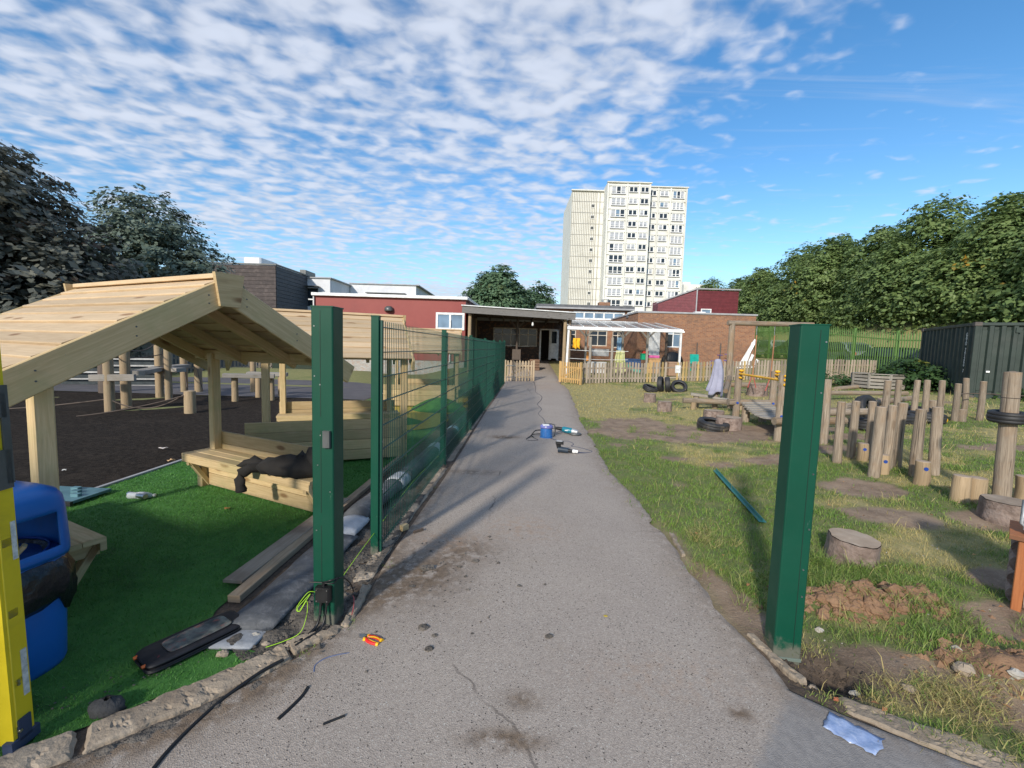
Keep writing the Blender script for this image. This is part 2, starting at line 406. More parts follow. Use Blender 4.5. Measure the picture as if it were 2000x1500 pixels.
def leaf_mat(name, dark, light, odd=None, trans=.35):
    m, t, b = new_mat(name)
    at_ = N(t, 'ShaderNodeVertexColor', layer_name='tone'); sep = N(t, 'ShaderNodeSeparateColor'); t.links.new(at_.outputs[0], sep.inputs[0])
    c = MIX(t, sep.outputs[0], dark, light)
    if odd: c = MIX(t, sep.outputs[1], c, odd)
    t.links.new(c, b.inputs['Base Color']); b.inputs['Roughness'].default_value = .5; b.inputs['Specular IOR Level'].default_value = .35
    tr = N(t, 'ShaderNodeBsdfTranslucent'); t.links.new(c, tr.inputs[0])
    mx = N(t, 'ShaderNodeMixShader'); mx.inputs[0].default_value = trans
    t.links.new(b.outputs[0], mx.inputs[1]); t.links.new(tr.outputs[0], mx.inputs[2])
    t.links.new(mx.outputs[0], t.nodes['Material Output'].inputs[0]); return m
leaf_right = leaf_mat('maple_leaf', (.120, .195, .062), (.245, .325, .115), (.55, .30, .03))
leaf_dark = leaf_mat('chestnut_leaf', (.090, .100, .082), (.19, .19, .15), (.10, .055, .03), .25)
leaf_blue = leaf_mat('oak_leaf', (.095, .140, .112), (.20, .245, .185), (.08, .08, .04), .25)
leaf_mid = leaf_mat('far_tree_leaf', (.085, .165, .092), (.175, .265, .145), (.1, .12, .04))
leaf_bush = leaf_mat('bramble_leaf', (.030, .075, .022), (.075, .14, .045), (.30, .28, .05))
blade = leaf_mat('grass_blade', (.105, .200, .032), (.205, .335, .062), (.52, .42, .18), .3)
turf_blade = leaf_mat('artificial_grass_fibre', (.058, .20, .028), (.110, .310, .052), (.10, .12, .04), .2)

def ground_mat():
    m, t, b = new_mat('lawn_soil')
    vc = N(t, 'ShaderNodeVertexColor', layer_name='tone'); sp = N(t, 'ShaderNodeSeparateColor'); t.links.new(vc.outputs[0], sp.inputs[0])
    v = coords(t)
    g = MIX(t, RANGE(t, NZ(t, v, 5, 6, .7), .3, .7), (.10, .135, .038), (.18, .185, .064))
    d = MIX(t, RANGE(t, NZ(t, v, 9, 6, .72), .35, .65), (.36, .30, .135), (.26, .24, .09))
    c = MIX(t, sp.outputs[1], g, d)
    s1 = MIX(t, RANGE(t, NZ(t, v, 3.5, 7, .7), .35, .65), (.20, .135, .088), (.31, .222, .15))
    s1 = MIX(t, RANGE(t, NZ(t, v, 70, 3, .7), .60, .70), s1, (.40, .33, .26))
    c = MIX(t, sp.outputs[0], c, s1)
    dk = MIX(t, RANGE(t, NZ(t, v, 14, 6, .7), .35, .65), (.070, .050, .036), (.13, .095, .068))
    c = MIX(t, sp.outputs[2], c, dk)
    t.links.new(c, b.inputs['Base Color']); b.inputs['Roughness'].default_value = .95
    bump(t, b, NZ(t, v, 45, 6, .7), .8, .02); return m
lawn = ground_mat()

def path_mat():
    m, t, b = new_mat('worn_asphalt')
    vc = N(t, 'ShaderNodeVertexColor', layer_name='tone'); sp = N(t, 'ShaderNodeSeparateColor'); t.links.new(vc.outputs[0], sp.inputs[0])
    v = coords(t)
    big = RANGE(t, NZ(t, v, .9, 5, .6, .4), .3, .7)
    c = MIX(t, big, (.350, .298, .252), (.430, .370, .312))
    vo = N(t, 'ShaderNodeTexVoronoi', i_Scale=165.0); t.links.new(v, vo.inputs['Vector'])
    sep = N(t, 'ShaderNodeSeparateColor'); t.links.new(vo.outputs['Color'], sep.inputs[0])
    st = MIX(t, sep.outputs[0], (.21, .176, .152), (.48, .41, .35))
    c = MIX(t, .56, c, st)
    c = MIX(t, RANGE(t, sep.outputs[1], .982, .99), c, (.50, .46, .40))
    c = MIX(t, RANGE(t, sep.outputs[2], .975, .985), c, (.08, .068, .06))
    c = MIX(t, M(t, 'MULTIPLY', RANGE(t, NZ(t, v, 2.4, 6, .72, .7), .54, .75), .45), c, (.33, .27, .205))
    cw = N(t, 'ShaderNodeVectorMath', operation='ADD'); t.links.new(v, cw.inputs[0])
    cn = N(t, 'ShaderNodeTexNoise', i_Scale=3.0, i_Detail=4.0); t.links.new(v, cn.inputs['Vector']); cs = N(t, 'ShaderNodeVectorMath', operation='SCALE'); t.links.new(cn.outputs['Color'], cs.inputs[0]); cs.inputs[3].default_value = .22; t.links.new(cs.outputs[0], cw.inputs[1])
    ce = N(t, 'ShaderNodeTexVoronoi', feature='DISTANCE_TO_EDGE', i_Scale=.42); t.links.new(cw.outputs[0], ce.inputs['Vector'])
    crack = M(t, 'MULTIPLY', RANGE(t, ce.outputs['Distance'], .0015, .005, 1.0, 0.0), RANGE(t, NZ(t, v, .8, 3), .50, .62))
    c = MIX(t, M(t, 'MULTIPLY', crack, .75), c, (.07, .058, .05))
    dp = MIX(t, RANGE(t, NZ(t, v, 30, 5, .7), .3, .7), (.22, .205, .195), (.29, .268, .25))
    c = MIX(t, sp.outputs[0], c, dp)
    dirt = MIX(t, RANGE(t, NZ(t, v, 25, 5, .7), .3, .7), (.115, .085, .062), (.225, .165, .115))
    c = MIX(t, M(t, 'MULTIPLY', sp.outputs[1], RANGE(t, NZ(t, v, 11, 5, .7), .32, .55)), c, dirt)
    c = MIX(t, M(t, 'MULTIPLY', sp.outputs[2], RANGE(t, NZ(t, v, 16, 5, .7), .40, .70, 0.0, .6)), c, (.37, .22, .125))
    t.links.new(c, b.inputs['Base Color']); b.inputs['Roughness'].default_value = .86; b.inputs['Specular IOR Level'].default_value = .3
    h = M(t, 'ADD', M(t, 'MULTIPLY', vo.outputs['Distance'], 1.0), NZ(t, v, 220, 3, .6))
    bump(t, b, h, .5, .004); return m
asphalt = path_mat()
turf = rough_mat('artificial_turf', (.048, .18, .026), (.078, .245, .042), 7, .9, 260, .9, .01, (.024, .07, .014), 2, .5)
rubber = rough_mat('rubber_mulch', (.020, .0165, .014), (.048, .039, .032), 14, .97, 70, 1.0, .03, (.064, .051, .041), 2.2, .6, spec=.08)
tarmac = rough_mat('play_tarmac', (.075, .072, .078), (.10, .095, .10), 2, .9, 120, .4, .004)
fabric_grey = rough_mat('grey_membrane', (.066, .069, .076), (.115, .12, .128), 7, .75, 40, .5, .01, (.21, .21, .22), 9, .6)
soil_dark = rough_mat('damp_soil', (.075, .065, .055), (.15, .13, .11), 9, .95, 30, 1.0, .03, (.22, .19, .16), 6, .5)
clay = rough_mat('orange_clay', (.190, .108, .060), (.270, .162, .095), 7, .95, 30, .9, .02, (.20, .11, .06), 9, .5)

def dusty(m, top=.30, col=(.16, .145, .12), amt=.75):
    """dried mud splashes and dust low on an object standing on the ground (object z up)"""
    t = m.node_tree; b = t.nodes['Principled BSDF']; l = b.inputs['Base Color'].links[0]; src = l.from_socket
    v = coords(t); sp = N(t, 'ShaderNodeSeparateXYZ'); t.links.new(v, sp.inputs[0])
    n = M(t, 'ADD', NZ(t, v, 14, 6, .7, .5), M(t, 'MULTIPLY', NZ(t, v, 3, 3), .5))
    f = RANGE(t, M(t, 'SUBTRACT', n, M(t, 'MULTIPLY', sp.outputs[2], 1.0 / top)), .28, .62)
    sc = RANGE(t, NZ(t, coords(t, 'Object', (1, 1, .25)), 46, 3, .7), .70, .76)
    c = MIX(t, M(t, 'MULTIPLY', f, amt), src, col); c = MIX(t, M(t, 'MULTIPLY', sc, .35), c, (.20, .26, .23))
    t.links.new(c, b.inputs['Base Color'])
dusty(green_paint)
dusty(grey_wood, .22, (.16, .125, .085), .6)
dusty(pine, .14, (.22, .17, .10), .5)
# ------------------------------------------------------------------ terrain
PR = [(18.16, 2.37), (13.61, 2.03), (10.5, 1.72), (8.28, 1.61), (6.18, 1.47), (5.02, 1.54), (3.87, 1.53), (3.41, 1.49), (2.98, 1.50), (2.74, 1.48), (2.37, 1.54), (2.14, 1.52), (1.99, 1.70), (1.76, 2.05), (1.4, 2.75), (0.6, 4.6), (-4, 12)]
PL = [(30, -.2), (19.48, -.36), (11.93, -.70), (7.15, -.83), (5.48, -.89), (4.16, -.96), (3.26, -1.0), (2.73, -.97), (2.47, -1.06), (2.25, -1.19), (2.10, -1.30), (1.94, -1.44), (1.80, -1.57), (1.65, -1.80), (1.4, -2.25), (0.6, -3.8), (-4, -12)]
def xr(Y): p = sorted(PR); return np.interp(Y, [a for a, _ in p], [b for _, b in p])
def xl(Y): p = sorted(PL); return np.interp(Y, [a for a, _ in p], [b for _, b in p])
def gauss(X, Y, cx, cy, rx, ry, rot=0.0):
    dx, dy = X - cx, Y - cy; c, s_ = math.cos(rot), math.sin(rot)
    u, v = (dx * c + dy * s_) / rx, (-dx * s_ + dy * c) / ry
    return np.exp(-(u * u + v * v))
def H(X, Y):
    X = np.asarray(X, float); Y = np.asarray(Y, float)
    base = np.interp(Y, [0, 15, 21, 23, 30, 40], [0, .02, .13, .3, 1.0, 1.0])
    base = base * (1 - .95 * sst(-3.0, -5.5, X) * (Y < 40) * sst(45, 30, Y))
    z = base + .035 * np.clip(X - 2.5, 0, 14)
    z = z + 3.1 * sst(21.8, 26.5, X) * sst(-10, 5, Y) * sst(130, 90, Y)
    z = z + .42 * np.exp(-((Y - 20.5) / 2.2) ** 2) * sst(-5.2, -7.0, X) * sst(-16, -13, X)   # grass bank by the red building
    off = sst(0.0, .35, X - xr(Y)) * sst(28, 20, X)
    z = z + off * ((fbm(X * 1.3, Y * 1.3, 4, 3) - .5) * .10 + (fbm(X * 7, Y * 7, 3, 9) - .5) * .03 * sst(14, 6, Y))
    near = sst(6, 4, Y)
    z = z + near * (.09 * gauss(X, Y, 2.52, 2.95, .42, .17, -.1) * (.55 + 1.1 * fbm(X * 9, Y * 9, 3, 5)) + .09 * gauss(X, Y, 2.85, 2.30, .36, .22, -.3) * (.5 + fbm(X * 9, Y * 9, 3, 6)))
    z = z - near * .12 * gauss(X, Y, 1.80, 2.29, .17, .12)
    z = z - .02 * sst(.1, -.05, X - xr(Y)) * sst(-.5, .2, X)      # the path sheet lies above the soil
    return z
def Hs(x, y): return float(H(np.array([x]), np.array([y]))[0])

# bare soil patches on the lawn: centre, radii, turn, strength
SOIL = [(3.6, 9.2, 1.9, .95, -.1, 1.3), (7.0, 8.6, .8, .35, 0, .9), (3.9, 3.3, .35, .15, .2, .8), (2.0, 7.9, .3, .3, 0, .5), (8.8, 7.6, 1.2, .3, .1, .7), (4.8, 9.1, .9, .8, 0, 1.3), (2.9, 10.4, .9, .8, 0, .9), (4.5, 5.45, .55, .33, -.2, 1.2), (4.1, 4.5, .55, .28, -.15, 1.1), (5.3, 4.45, .75, .28, .05, 1.2), (5.6, 7.6, .8, .5, 0, .7),
        (4.5, 6.9, .8, .35, .1, .7), (3.35, 2.75, .45, .22, .1, 1.1), (3.9, 2.5, .8, .4, 0, 1.1), (6.2, 9.5, 1.0, .6, 0, 1.0), (7.5, 5.2, 1.2, .3, 0, .8), (3.3, 6.6, .5, .3, 0, .6), (2.5, 2.1, .9, .16, -.35, 1.2), (2.2, 2.35, .35, .2, -.3, 1.0), (3.0, 1.9, .6, .2, -.3, .9), (1.62, 2.9, .12, .5, .1, 1.1),
        (8.3, 12.5, 1.6, .5, .1, .7), (5, 15, 2, .5, 0, .35), (10, 17.5, 3, .5, 0, .6), (2.7, 7.0, .35, .25, 0, .5), (13.5, 14, 1.8, .5, -.4, .6), (2.2, 5.6, .3, .2, 0, .4)]
def soil_mask(X, Y):
    s_ = 0 * X
    for cx, cy, rx, ry, ro, k in SOIL: s_ = np.maximum(s_, k * gauss(X, Y, cx, cy, rx, ry, ro))
    s_ = s_ * 1.15 + (fbm(X * 2.6, Y * 2.6, 4, 21) - .5) * .75
    edge = sst(.16, .02, X - xr(Y)) * sst(5.2, 3.2, Y)
    return np.clip(np.maximum(sst(.34, .58, s_), edge * .9), 0, 1)
def dark_mask(X, Y):
    return np.clip(1.6 * gauss(X, Y, 1.80, 2.32, .27, .22) + .9 * sst(.30, .1, X - xr(Y)) * sst(2.9, 2.2, Y) * (X > 1.4), 0, 1)
def dry_mask(X, Y):
    d = fbm(X * .8, Y * .8, 4, 33) * .75 + fbm(X * 3.3, Y * 3.3, 3, 40) * .35 + .08 * sst(7, 14, Y) + .16 * sst(9.5, 12, Y) * sst(5.5, 3.4, X)
    d = d - .30 * gauss(X, Y, 1.9, 6.5, .8, 4.0) - .22 * gauss(X, Y, 2.4, 3.6, .9, .6) + .10 * gauss(X, Y, 3.2, 6.6, .9, .6)
    d = d + .35 * gauss(X, Y, 2.25, 2.12, .45, .16, -.4)
    return np.clip(sst(.46, .70, d), 0, 1)

def axis(parts):
    o = []
    for a, b, n in parts: o += list(np.linspace(a, b, n, endpoint=False))
    return np.array(o + [parts[-1][1]])
def grid_mesh(name, X, Y, Z, col):
    ny, nx = X.shape; v = np.stack([X, Y, Z], -1).reshape(-1, 3)
    i = np.arange(nx * ny).reshape(ny, nx); f = np.stack([i[:-1, :-1], i[:-1, 1:], i[1:, 1:], i[1:, :-1]], -1).reshape(-1, 4)
    return np_mesh(name, v, f, col.reshape(-1, col.shape[-1]), True)
def terrain():
    ax = axis([(-900, -60, 10), (-60, -16, 22), (-16, 1.2, 30), (1.2, 4.4, 80), (4.4, 10, 70), (10, 30, 50), (30, 60, 12), (60, 900, 10)])
    ay = axis([(-200, -10, 8), (-10, 1.2, 16), (1.2, 4.2, 76), (4.2, 10, 76), (10, 26, 64), (26, 60, 24), (60, 140, 14), (140, 1400, 12)])
    X, Y = np.meshgrid(ax, ay); Z = H(X, Y)
    so = soil_mask(X, Y); lawn_side = sst(-.3, .1, X - xr(Y)); so = so * lawn_side
    dr = dry_mask(X, Y) * (.35 + .65 * lawn_side)
    hill = (X > 20); dr = np.where(hill, np.maximum(dr, .85), dr)
    strip = ((X < -.2) & (X > -2.6) & (Y < 22)); dk = dark_mask(X, Y); dk = np.where(strip, 1, dk); so = np.where(strip, .5, so)
    me = grid_mesh('ground', X, Y, Z, np.stack([so, dr, dk], -1)); me.materials.append(lawn)
    link('ground', me, kind='structure')
terrain()

def sheet(name, x0, x1, ys, nx, mat, dz=.004, col=None, hf=None, jag=0.0):
    """a sheet between x0(y) and x1(y) following the terrain"""
    s_ = np.linspace(0, 1, nx); Y = np.repeat(ys[:, None], nx, 1)
    a, b = np.vectorize(x0)(ys), np.vectorize(x1)(ys)
    if jag: b = b + (fbm(ys * 3.5, ys * 0 + 1, 5, 4) - .5) * jag * 2.2 * sst(2.2, 3.0, ys); a = a - (fbm(ys * 6, ys * 0 + 7, 4, 8) - .5) * jag * .4
    X = a[:, None] + (b - a)[:, None] * s_[None]
    Z = (H(X, Y) if hf is None else hf(X, Y)) + dz
    c = col(X, Y) if col else np.ones(X.shape + (3,))
    me = grid_mesh(name, X, Y, Z, c); me.materials.append(mat)
    return link(name, me, kind='structure')
def path_h(X, Y):
    b = np.interp(Y, [0, 15, 21, 23, 30, 40], [0, .02, .13, .3, 1.0, 1.0])
    e = np.minimum(X - xl(Y), xr(Y) - X)
    return b + .004 - .028 * sst(.05, -.01, e) + (fbm(X * 1.1, Y * .8, 3, 2) - .5) * .012 * sst(0, .4, e)
def path_col(X, Y):
    # resurfaced strip, lower right: boundary runs from (1.62,2.1) towards the camera
    bx = np.interp(Y, [1.2, 1.60, 2.08, 2.16], [.55, .98, 1.45, 1.62])
    patch = sst(-.02, .02, X - bx) * (Y < 2.2) * sst(2.2, 2.05, Y)
    edge = np.exp(-((X - xl(Y)) / .16) ** 2) * sst(8, 3, Y) * .8 + np.exp(-((X - xl(Y)) / .30) ** 2) * sst(2.5, 1.9, Y) + .5 * np.exp(-((xr(Y) - X) / .22) ** 2)
    spill = 1.1 * gauss(X, Y, -.62, 3.15, .30, .35) + .8 * gauss(X, Y, -.35, 3.6, .3, .25) + 1.2 * gauss(X, Y, -.86, 2.98, .13, .2) + .8 * gauss(X, Y, -.5, 5.9, .35, .12) + 1.6 * gauss(X, Y, .02, 1.80, .16, .05) + 1.8 * gauss(X, Y, -.10, 8.3, .24, .14) + .9 * gauss(X, Y, .1, 2.02, .10, .06) + gauss(X, Y, 1.16, 1.98, .05, .04) * 1.4
    orange = 1.0 * gauss(X, Y, -.55, 3.75, .28, .2) + .8 * gauss(X, Y, .15, 4.1, .4, .3) + 1.0 * gauss(X, Y, 1.5, 18.5, .7, 1.4) + .5 * gauss(X, Y, .9, 2.2, .5, .2)
    return np.clip(np.stack([patch, edge + spill, orange], -1), 0, 1)
ysp = axis([(-4, 1.3, 14), (1.3, 4.5, 110), (4.5, 9, 70), (9, 22, 70), (22, 29.5, 20)])
sheet('path', lambda y: float(xl(y)) if y < 20.8 else float(np.interp(y, [20.8, 22.2], [-.3, -2.6])), lambda y: float(xr(y)) - .01 if y < 18 else float(np.interp(y, [18, 20.6, 21.5], [2.35, 2.3, 2.7])), ysp, 90, asphalt, .004, path_col, path_h, .09)

# flat play surfaces on the left
flat = lambda X, Y: H(X * 0 - 6.0, np.clip(Y, -9, 15)) * 0
def tl(y): return float(np.interp(y, [-4, 4.4, 6.3, 7.6, 19.5], [-4.66, -4.64, -4.60, -4.54, -4.3]))
def kerbx(y): return float(np.interp(y, [-4, .6, 1.4, 1.64, 1.73, 1.83, 1.96, 2.08, 2.25, 2.42, 2.5], [-12, -4.4, -2.6, -2.05, -1.93, -1.81, -1.68, -1.52, -1.36, -1.20, -1.24]))
def tr(y): return kerbx(y) - .004 if y < 2.30 else float(np.interp(y, [2.30, 2.36, 2.5, 2.66, 6.4, 19.5], [-1.36, -1.62, -1.80, -1.86, -1.62, -1.2]))
yt = axis([(-4, 1.2, 8), (1.2, 3, 40), (3, 8, 30), (8, 19.5, 24)])
sheet('artificial_lawn', tl, tr, yt, 30, turf, .012, None, flat)
sheet('play_surface', lambda y: -34, lambda y: tl(y) - .055, axis([(-12, 13.2, 20)]), 30, rubber, .006, None, lambda X, Y: 0 * X + (fbm(X * 1.5, Y * 1.5, 3, 12) - .5) * .02)
sheet('playground_tarmac', lambda y: -34, lambda y: tl(y) - .055, axis([(13.2, 18.0, 8)]), 30, tarmac, .02, None, lambda X, Y: np.maximum(H(X, Y), 0) * (Y > 17))
def edging():
    m = MB(); ys = np.linspace(-2, 13, 40)
    for a, b in zip(ys[:-1], ys[1:]): m.beam((tl(a) - .028, a, -.01), (tl(b) - .028, b, -.01), .05, .09, ch=.004)
    m.build('turf_edging', fascia_grey, kind='structure')
edging()
# yellow and green shapes of the play turf further along the fence
def turf_shape(name, poly, z, mat):
    m = MB(); m.extrude(poly, .014, z); m.build(name, mat, kind='structure')
def ell(cx, cy, rx, ry, n=28): return [(cx + rx * math.cos(2 * math.pi * i / n), cy + ry * math.sin(2 * math.pi * i / n)) for i in range(n)]
turf_shape('yellow_turf', ell(-2.75, 13.2, 1.55, 3.4), .020, turf_yellow)
turf_shape('yellow_turf', ell(-2.2, 9.9, .75, 1.2), .022, turf_yellow)
def mound(name, cx, cy, rx, ry, h):
    m = MB(); n, k = 28, 6; vv = []
    for q in range(k + 1):
        t = q / k
        for i in range(n):
            a = 2 * math.pi * i / n; vv.append((cx + rx * (1 - t) * math.cos(a), cy + ry * (1 - t) * math.sin(a), .012 + h * math.sin(t * math.pi / 2)))
    m.add(vv, [(q * n + i, q * n + (i + 1) % n, (q + 1) * n + (i + 1) % n, (q + 1) * n + i) for q in range(k) for i in range(n)], None, True)
    m.build(name, turf, kind='structure')
mound('turf_mound', -2.0, 11.9, .75, .9, .30); mound('turf_mound', -2.9, 9.6, 1.0, .55, .16)

# ------------------------------------------------------------------ grass, turf fibres, leaves on the ground (uncountable)
RS = np.random.RandomState(11)
def blades(name, X, Y, Z, h, w, lean, tone, mat, segs=2):
    n = len(X); a = RS.uniform(0, 2 * np.pi, n); ca, sa = np.cos(a), np.sin(a)
    la = RS.uniform(0, 2 * np.pi, n); lx, ly = np.cos(la) * lean * h, np.sin(la) * lean * h
    P = np.stack([X, Y, Z], -1); wv = np.stack([ca * w, sa * w, 0 * w], -1) * .5
    mid = P + np.stack([lx * .35, ly * .35, h * .6], -1); tip = P + np.stack([lx, ly, h * (1 - .25 * lean)], -1)
    if segs == 2:
        V = np.stack([P - wv, P + wv, mid - wv * .75, mid + wv * .75, tip], 1).reshape(-1, 3); k = 5
        b = np.arange(n)[:, None] * 5
        F = np.concatenate([b + np.array([0, 1, 3]), b + np.array([0, 3, 2]), b + np.array([2, 3, 4])], 0)
    else:
        V = np.stack([P - wv, P + wv, tip], 1).reshape(-1, 3); k = 3; F = np.arange(n)[:, None] * 3 + np.array([0, 1, 2])
    me = np_mesh(name, V, F, np.repeat(tone, k, 0)); me.materials.append(mat)
    return link(name, me, kind='stuff')
def lawn_blades():
    Xs, Ys, hs, ws, ls, ts = [], [], [], [], [], []
    zones = [(1.35, 7.5, 1.45, 4.2, 5200, .050, .0040), (1.25, 10.5, 4.2, 7.5, 2300, .052, .0060), (1.3, 15, 7.5, 12, 800, .052, .0095), (1.5, 19, 12, 21, 210, .06, .017)]
    for x0, x1, y0, y1, dens, hh, ww in zones:
        n = int((x1 - x0) * (y1 - y0) * dens); X = RS.uniform(x0, x1, n); Y = RS.uniform(y0, y1, n)
        keep = (X < Y * 1.32 + .8)
        X, Y = X[keep], Y[keep]
        inn = X - xr(Y) + (fbm(Y * 3.1, X * 0 + 3, 4, 15) - .30) * .46 * sst(2.8, 3.6, Y)
        s_ = np.clip(soil_mask(X, Y) + .9 * gauss(X, Y, 2.52, 2.95, .40, .17, -.1) + 1.3 * gauss(X, Y, 1.76, 2.28, .2, .15) + .8 * gauss(X, Y, 2.9, 2.3, .35, .2), 0, 1)
        tuft = fbm(X * 5, Y * 5, 3, 50)
        p = np.clip((1 - s_) ** 1.6 * (.35 + 1.3 * tuft) * sst(-.02, .06, inn), 0, 1) + .02 * (inn > 0)
        k = RS.uniform(0, 1, len(X)) < p; X, Y, s_, tuft = X[k], Y[k], s_[k], tuft[k]
        d = dry_mask(X, Y); n = len(X)
        lush = np.clip(.55 + 1.2 * (tuft - .4), .35, 1.4) * (1 - .35 * d)
        h = hh * RS.lognormal(0, .35, n) * lush; seed = RS.uniform(0, 1, n) < .012 * (1 + 2 * d); h = np.where(seed, h * 2.6 + .03, h)
        dryc = np.clip(d * .95 + RS.normal(0, .22, n) + seed * .6, 0, 1)
        Xs.append(X); Ys.append(Y); hs.append(h); ws.append(ww * RS.uniform(.7, 1.3, n)); ls.append(RS.uniform(.2, 1.25, n))
        ts.append(np.stack([np.clip(.5 + RS.normal(0, .28, n) + (tuft - .5), 0, 1), dryc, 0 * d], -1))
    X, Y = np.concatenate(Xs), np.concatenate(Ys)
    blades('lawn_grass', X, Y, H(X, Y) - .004, np.concatenate(hs), np.concatenate(ws), np.concatenate(ls), np.concatenate(ts), blade)
lawn_blades()
def turf_fibres():
    n = 120000; X = RS.uniform(-4.62, -1.2, n); Y = 1.45 + 6.5 * RS.uniform(0, 1, n) ** 1.5
    rt_ = np.vectorize(tr)(Y); k = (X < rt_ - .01) & (X > -1.22 * Y - .5); X, Y = X[k], Y[k]; n = len(X)
    g = fbm(X * 3, Y * 3, 3, 70)
    t = np.stack([np.clip(g + RS.normal(0, .25, n), 0, 1), np.clip(RS.normal(-.1, .2, n), 0, 1), 0 * X], -1)
    blades('turf_fibres', X, Y, 0 * X + .010, RS.uniform(.012, .026, n) * (.8 + .05 * Y), .0022 + .0009 * Y, RS.uniform(.3, 1.2, n), t, turf_blade, 1)
turf_fibres()
def tufts(name, spots, mat, h=.12, per=60, r=.08):
    Xs, Ys, hs, ts = [], [], [], []
    for x, y, k, dry in spots:
        n = int(per * k); a = RS.uniform(0, 6.28, n); q = r * np.sqrt(RS.uniform(0, 1, n)) * (.6 + .6 * k)
        Xs.append(x + q * np.cos(a)); Ys.append(y + q * np.sin(a)); hs.append(h * RS.uniform(.5, 1.2, n) * k)
        ts.append(np.stack([RS.uniform(.2, 1, n), np.clip(dry + RS.normal(0, .2, n), 0, 1), 0 * a], -1))
    X, Y = np.concatenate(Xs), np.concatenate(Ys); n = len(X)
    T = np.concatenate(ts); return blades(name, X, Y, H(X, Y) - .004, np.concatenate(hs), RS.uniform(.0022, .0048, n), RS.uniform(.4, 1.3, n) + .9 * T[:, 1], T, mat)
spots = [(2.55 + RS.normal(0, .3), 3.35 + RS.normal(0, .15), 1.0, .1) for _ in range(26)] + [(1.72 + RS.normal(0, .1), 3.25 + RS.normal(0, .3), .8, .3) for _ in range(12)] + [(1.75, 3.95, 1.1, .85), (1.9, 4.05, 1.0, .8), (1.82, 3.8, .9, .9), (2.05, 3.9, .8, .9)]
spots += [(RS.normal(2.25, .22), RS.normal(2.13, .09), RS.uniform(.35, .7), RS.choice([.95, .95, .85, .3])) for _ in range(34)] + [(RS.uniform(1.9, 3.2), RS.uniform(1.75, 2.2), RS.uniform(.3, .6), RS.choice([.95, .8, .2])) for _ in range(34)]
spots += [(2.95 + RS.normal(0, .25), 2.75 + RS.normal(0, .2), .9, .15) for _ in range(16)] + [(2.2 + RS.normal(0, .3), 3.1 + RS.normal(0, .15), .8, .2) for _ in range(14)]
spots += [(3.5 + RS.normal(0, .5), 8.8 + RS.normal(0, .35), .9, .15) for _ in range(9)] + [(2.6, 9.3, 1.1, .1), (2.75, 9.6, 1.1, .1), (3.6, 9.7, 1, .1)]
tufts('grass_tufts', spots, blade)
tufts('kerb_weeds', [(-.97, 2.55, .45, .1), (-1.1, 2.33, .4, .2), (-1.13, 2.30, .35, .1), (-.93, 3.28, .4, .1), (1.60, 2.10, .55, .2), (1.66, 2.04, .4, .4), (-.90, 5.2, .3, .2)], blade, .07, 60, .06)
# ------------------------------------------------------------------ trees
def crown_mesh(name, seed, lobes, nclus, per, leaf, mat, spread=.55, odd=.02, droop=.25, shell=.62, cut=None):
    rs = np.random.RandomState(seed); wt = np.array([l[3] * l[4] + l[4] * l[5] + l[3] * l[5] for l in lobes]); wt /= wt.sum()
    li = rs.choice(len(lobes), nclus, p=wt); L = np.array(lobes)[li]
    d = rs.normal(0, 1, (nclus, 3)); d /= np.linalg.norm(d, axis=1)[:, None]
    rad = shell + (1.04 - shell) * rs.uniform(0, 1, nclus) ** .6; inner = rs.uniform(0, 1, nclus) < .12; rad = np.where(inner, rs.uniform(.1, .6, nclus), rad)
    C = L[:, :3] + d * rad[:, None] * L[:, 3:6]
    # uneven outline
    C += d * ((vnoise(C[:, 0] * .9 + C[:, 2], C[:, 1] * .9 - C[:, 2], seed) - .5) * .9)[:, None]
    if cut is not None: k = cut(C); C, d, nclus = C[k], d[k], int(k.sum())
    hole = vnoise(C[:, 0] * .8 + 3 * d[:, 0], C[:, 2] * .8 + C[:, 1] * .5, seed + 9) > .22; C, d = C[hole], d[hole]; nclus = len(C)
    n = nclus * per; ci = np.repeat(np.arange(nclus), per)
    out = d[ci]; up = np.array([0, 0, 1.0])
    # leaves lie in drooping fans facing outwards and upwards
    t1 = np.cross(out, up); t1 /= (np.linalg.norm(t1, axis=1)[:, None] + 1e-6); t2 = out + 0.0 * up
    q = rs.normal(0, 1, (n, 3)) * np.array([1, 1, .30])
    sc = spread * rs.uniform(.6, 1.35, nclus)[ci]
    P = C[ci] + q * sc[:, None] * .55; r_ = np.linalg.norm(q[:, :2], axis=1)
    P[:, 2] -= droop * (r_ ** 2) * sc * .4
    nrm = out * .70 + up * .55 + rs.normal(0, .27, (n, 3)); nrm /= np.linalg.norm(nrm, axis=1)[:, None]
    a = np.cross(nrm, rs.normal(0, 1, (n, 3))); a /= np.linalg.norm(a, axis=1)[:, None]; b = np.cross(nrm, a)
    s_ = (leaf * np.clip(rs.lognormal(-.12, .38, n), .35, 1.8))[:, None]
    V = np.stack([P - a * s_ * .5, P + b * s_ * .34 - nrm * s_ * .06, P + a * s_ * .5 - nrm * s_ * .14, P - b * s_ * .34 - nrm * s_ * .06], 1).reshape(-1, 3)
    F = np.arange(n * 4).reshape(n, 4)
    ct = rs.uniform(0, 1, nclus)[ci] * .65 + rs.uniform(0, 1, n) * .45
    od = (rs.uniform(0, 1, nclus) < odd)[ci] * rs.uniform(.3, 1, n)
    tone = np.stack([np.clip(ct, 0, 1), od, 0 * ct], -1)
    me = np_mesh(name, V, F, np.repeat(tone, 4, 0)); me.materials.append(mat); return me
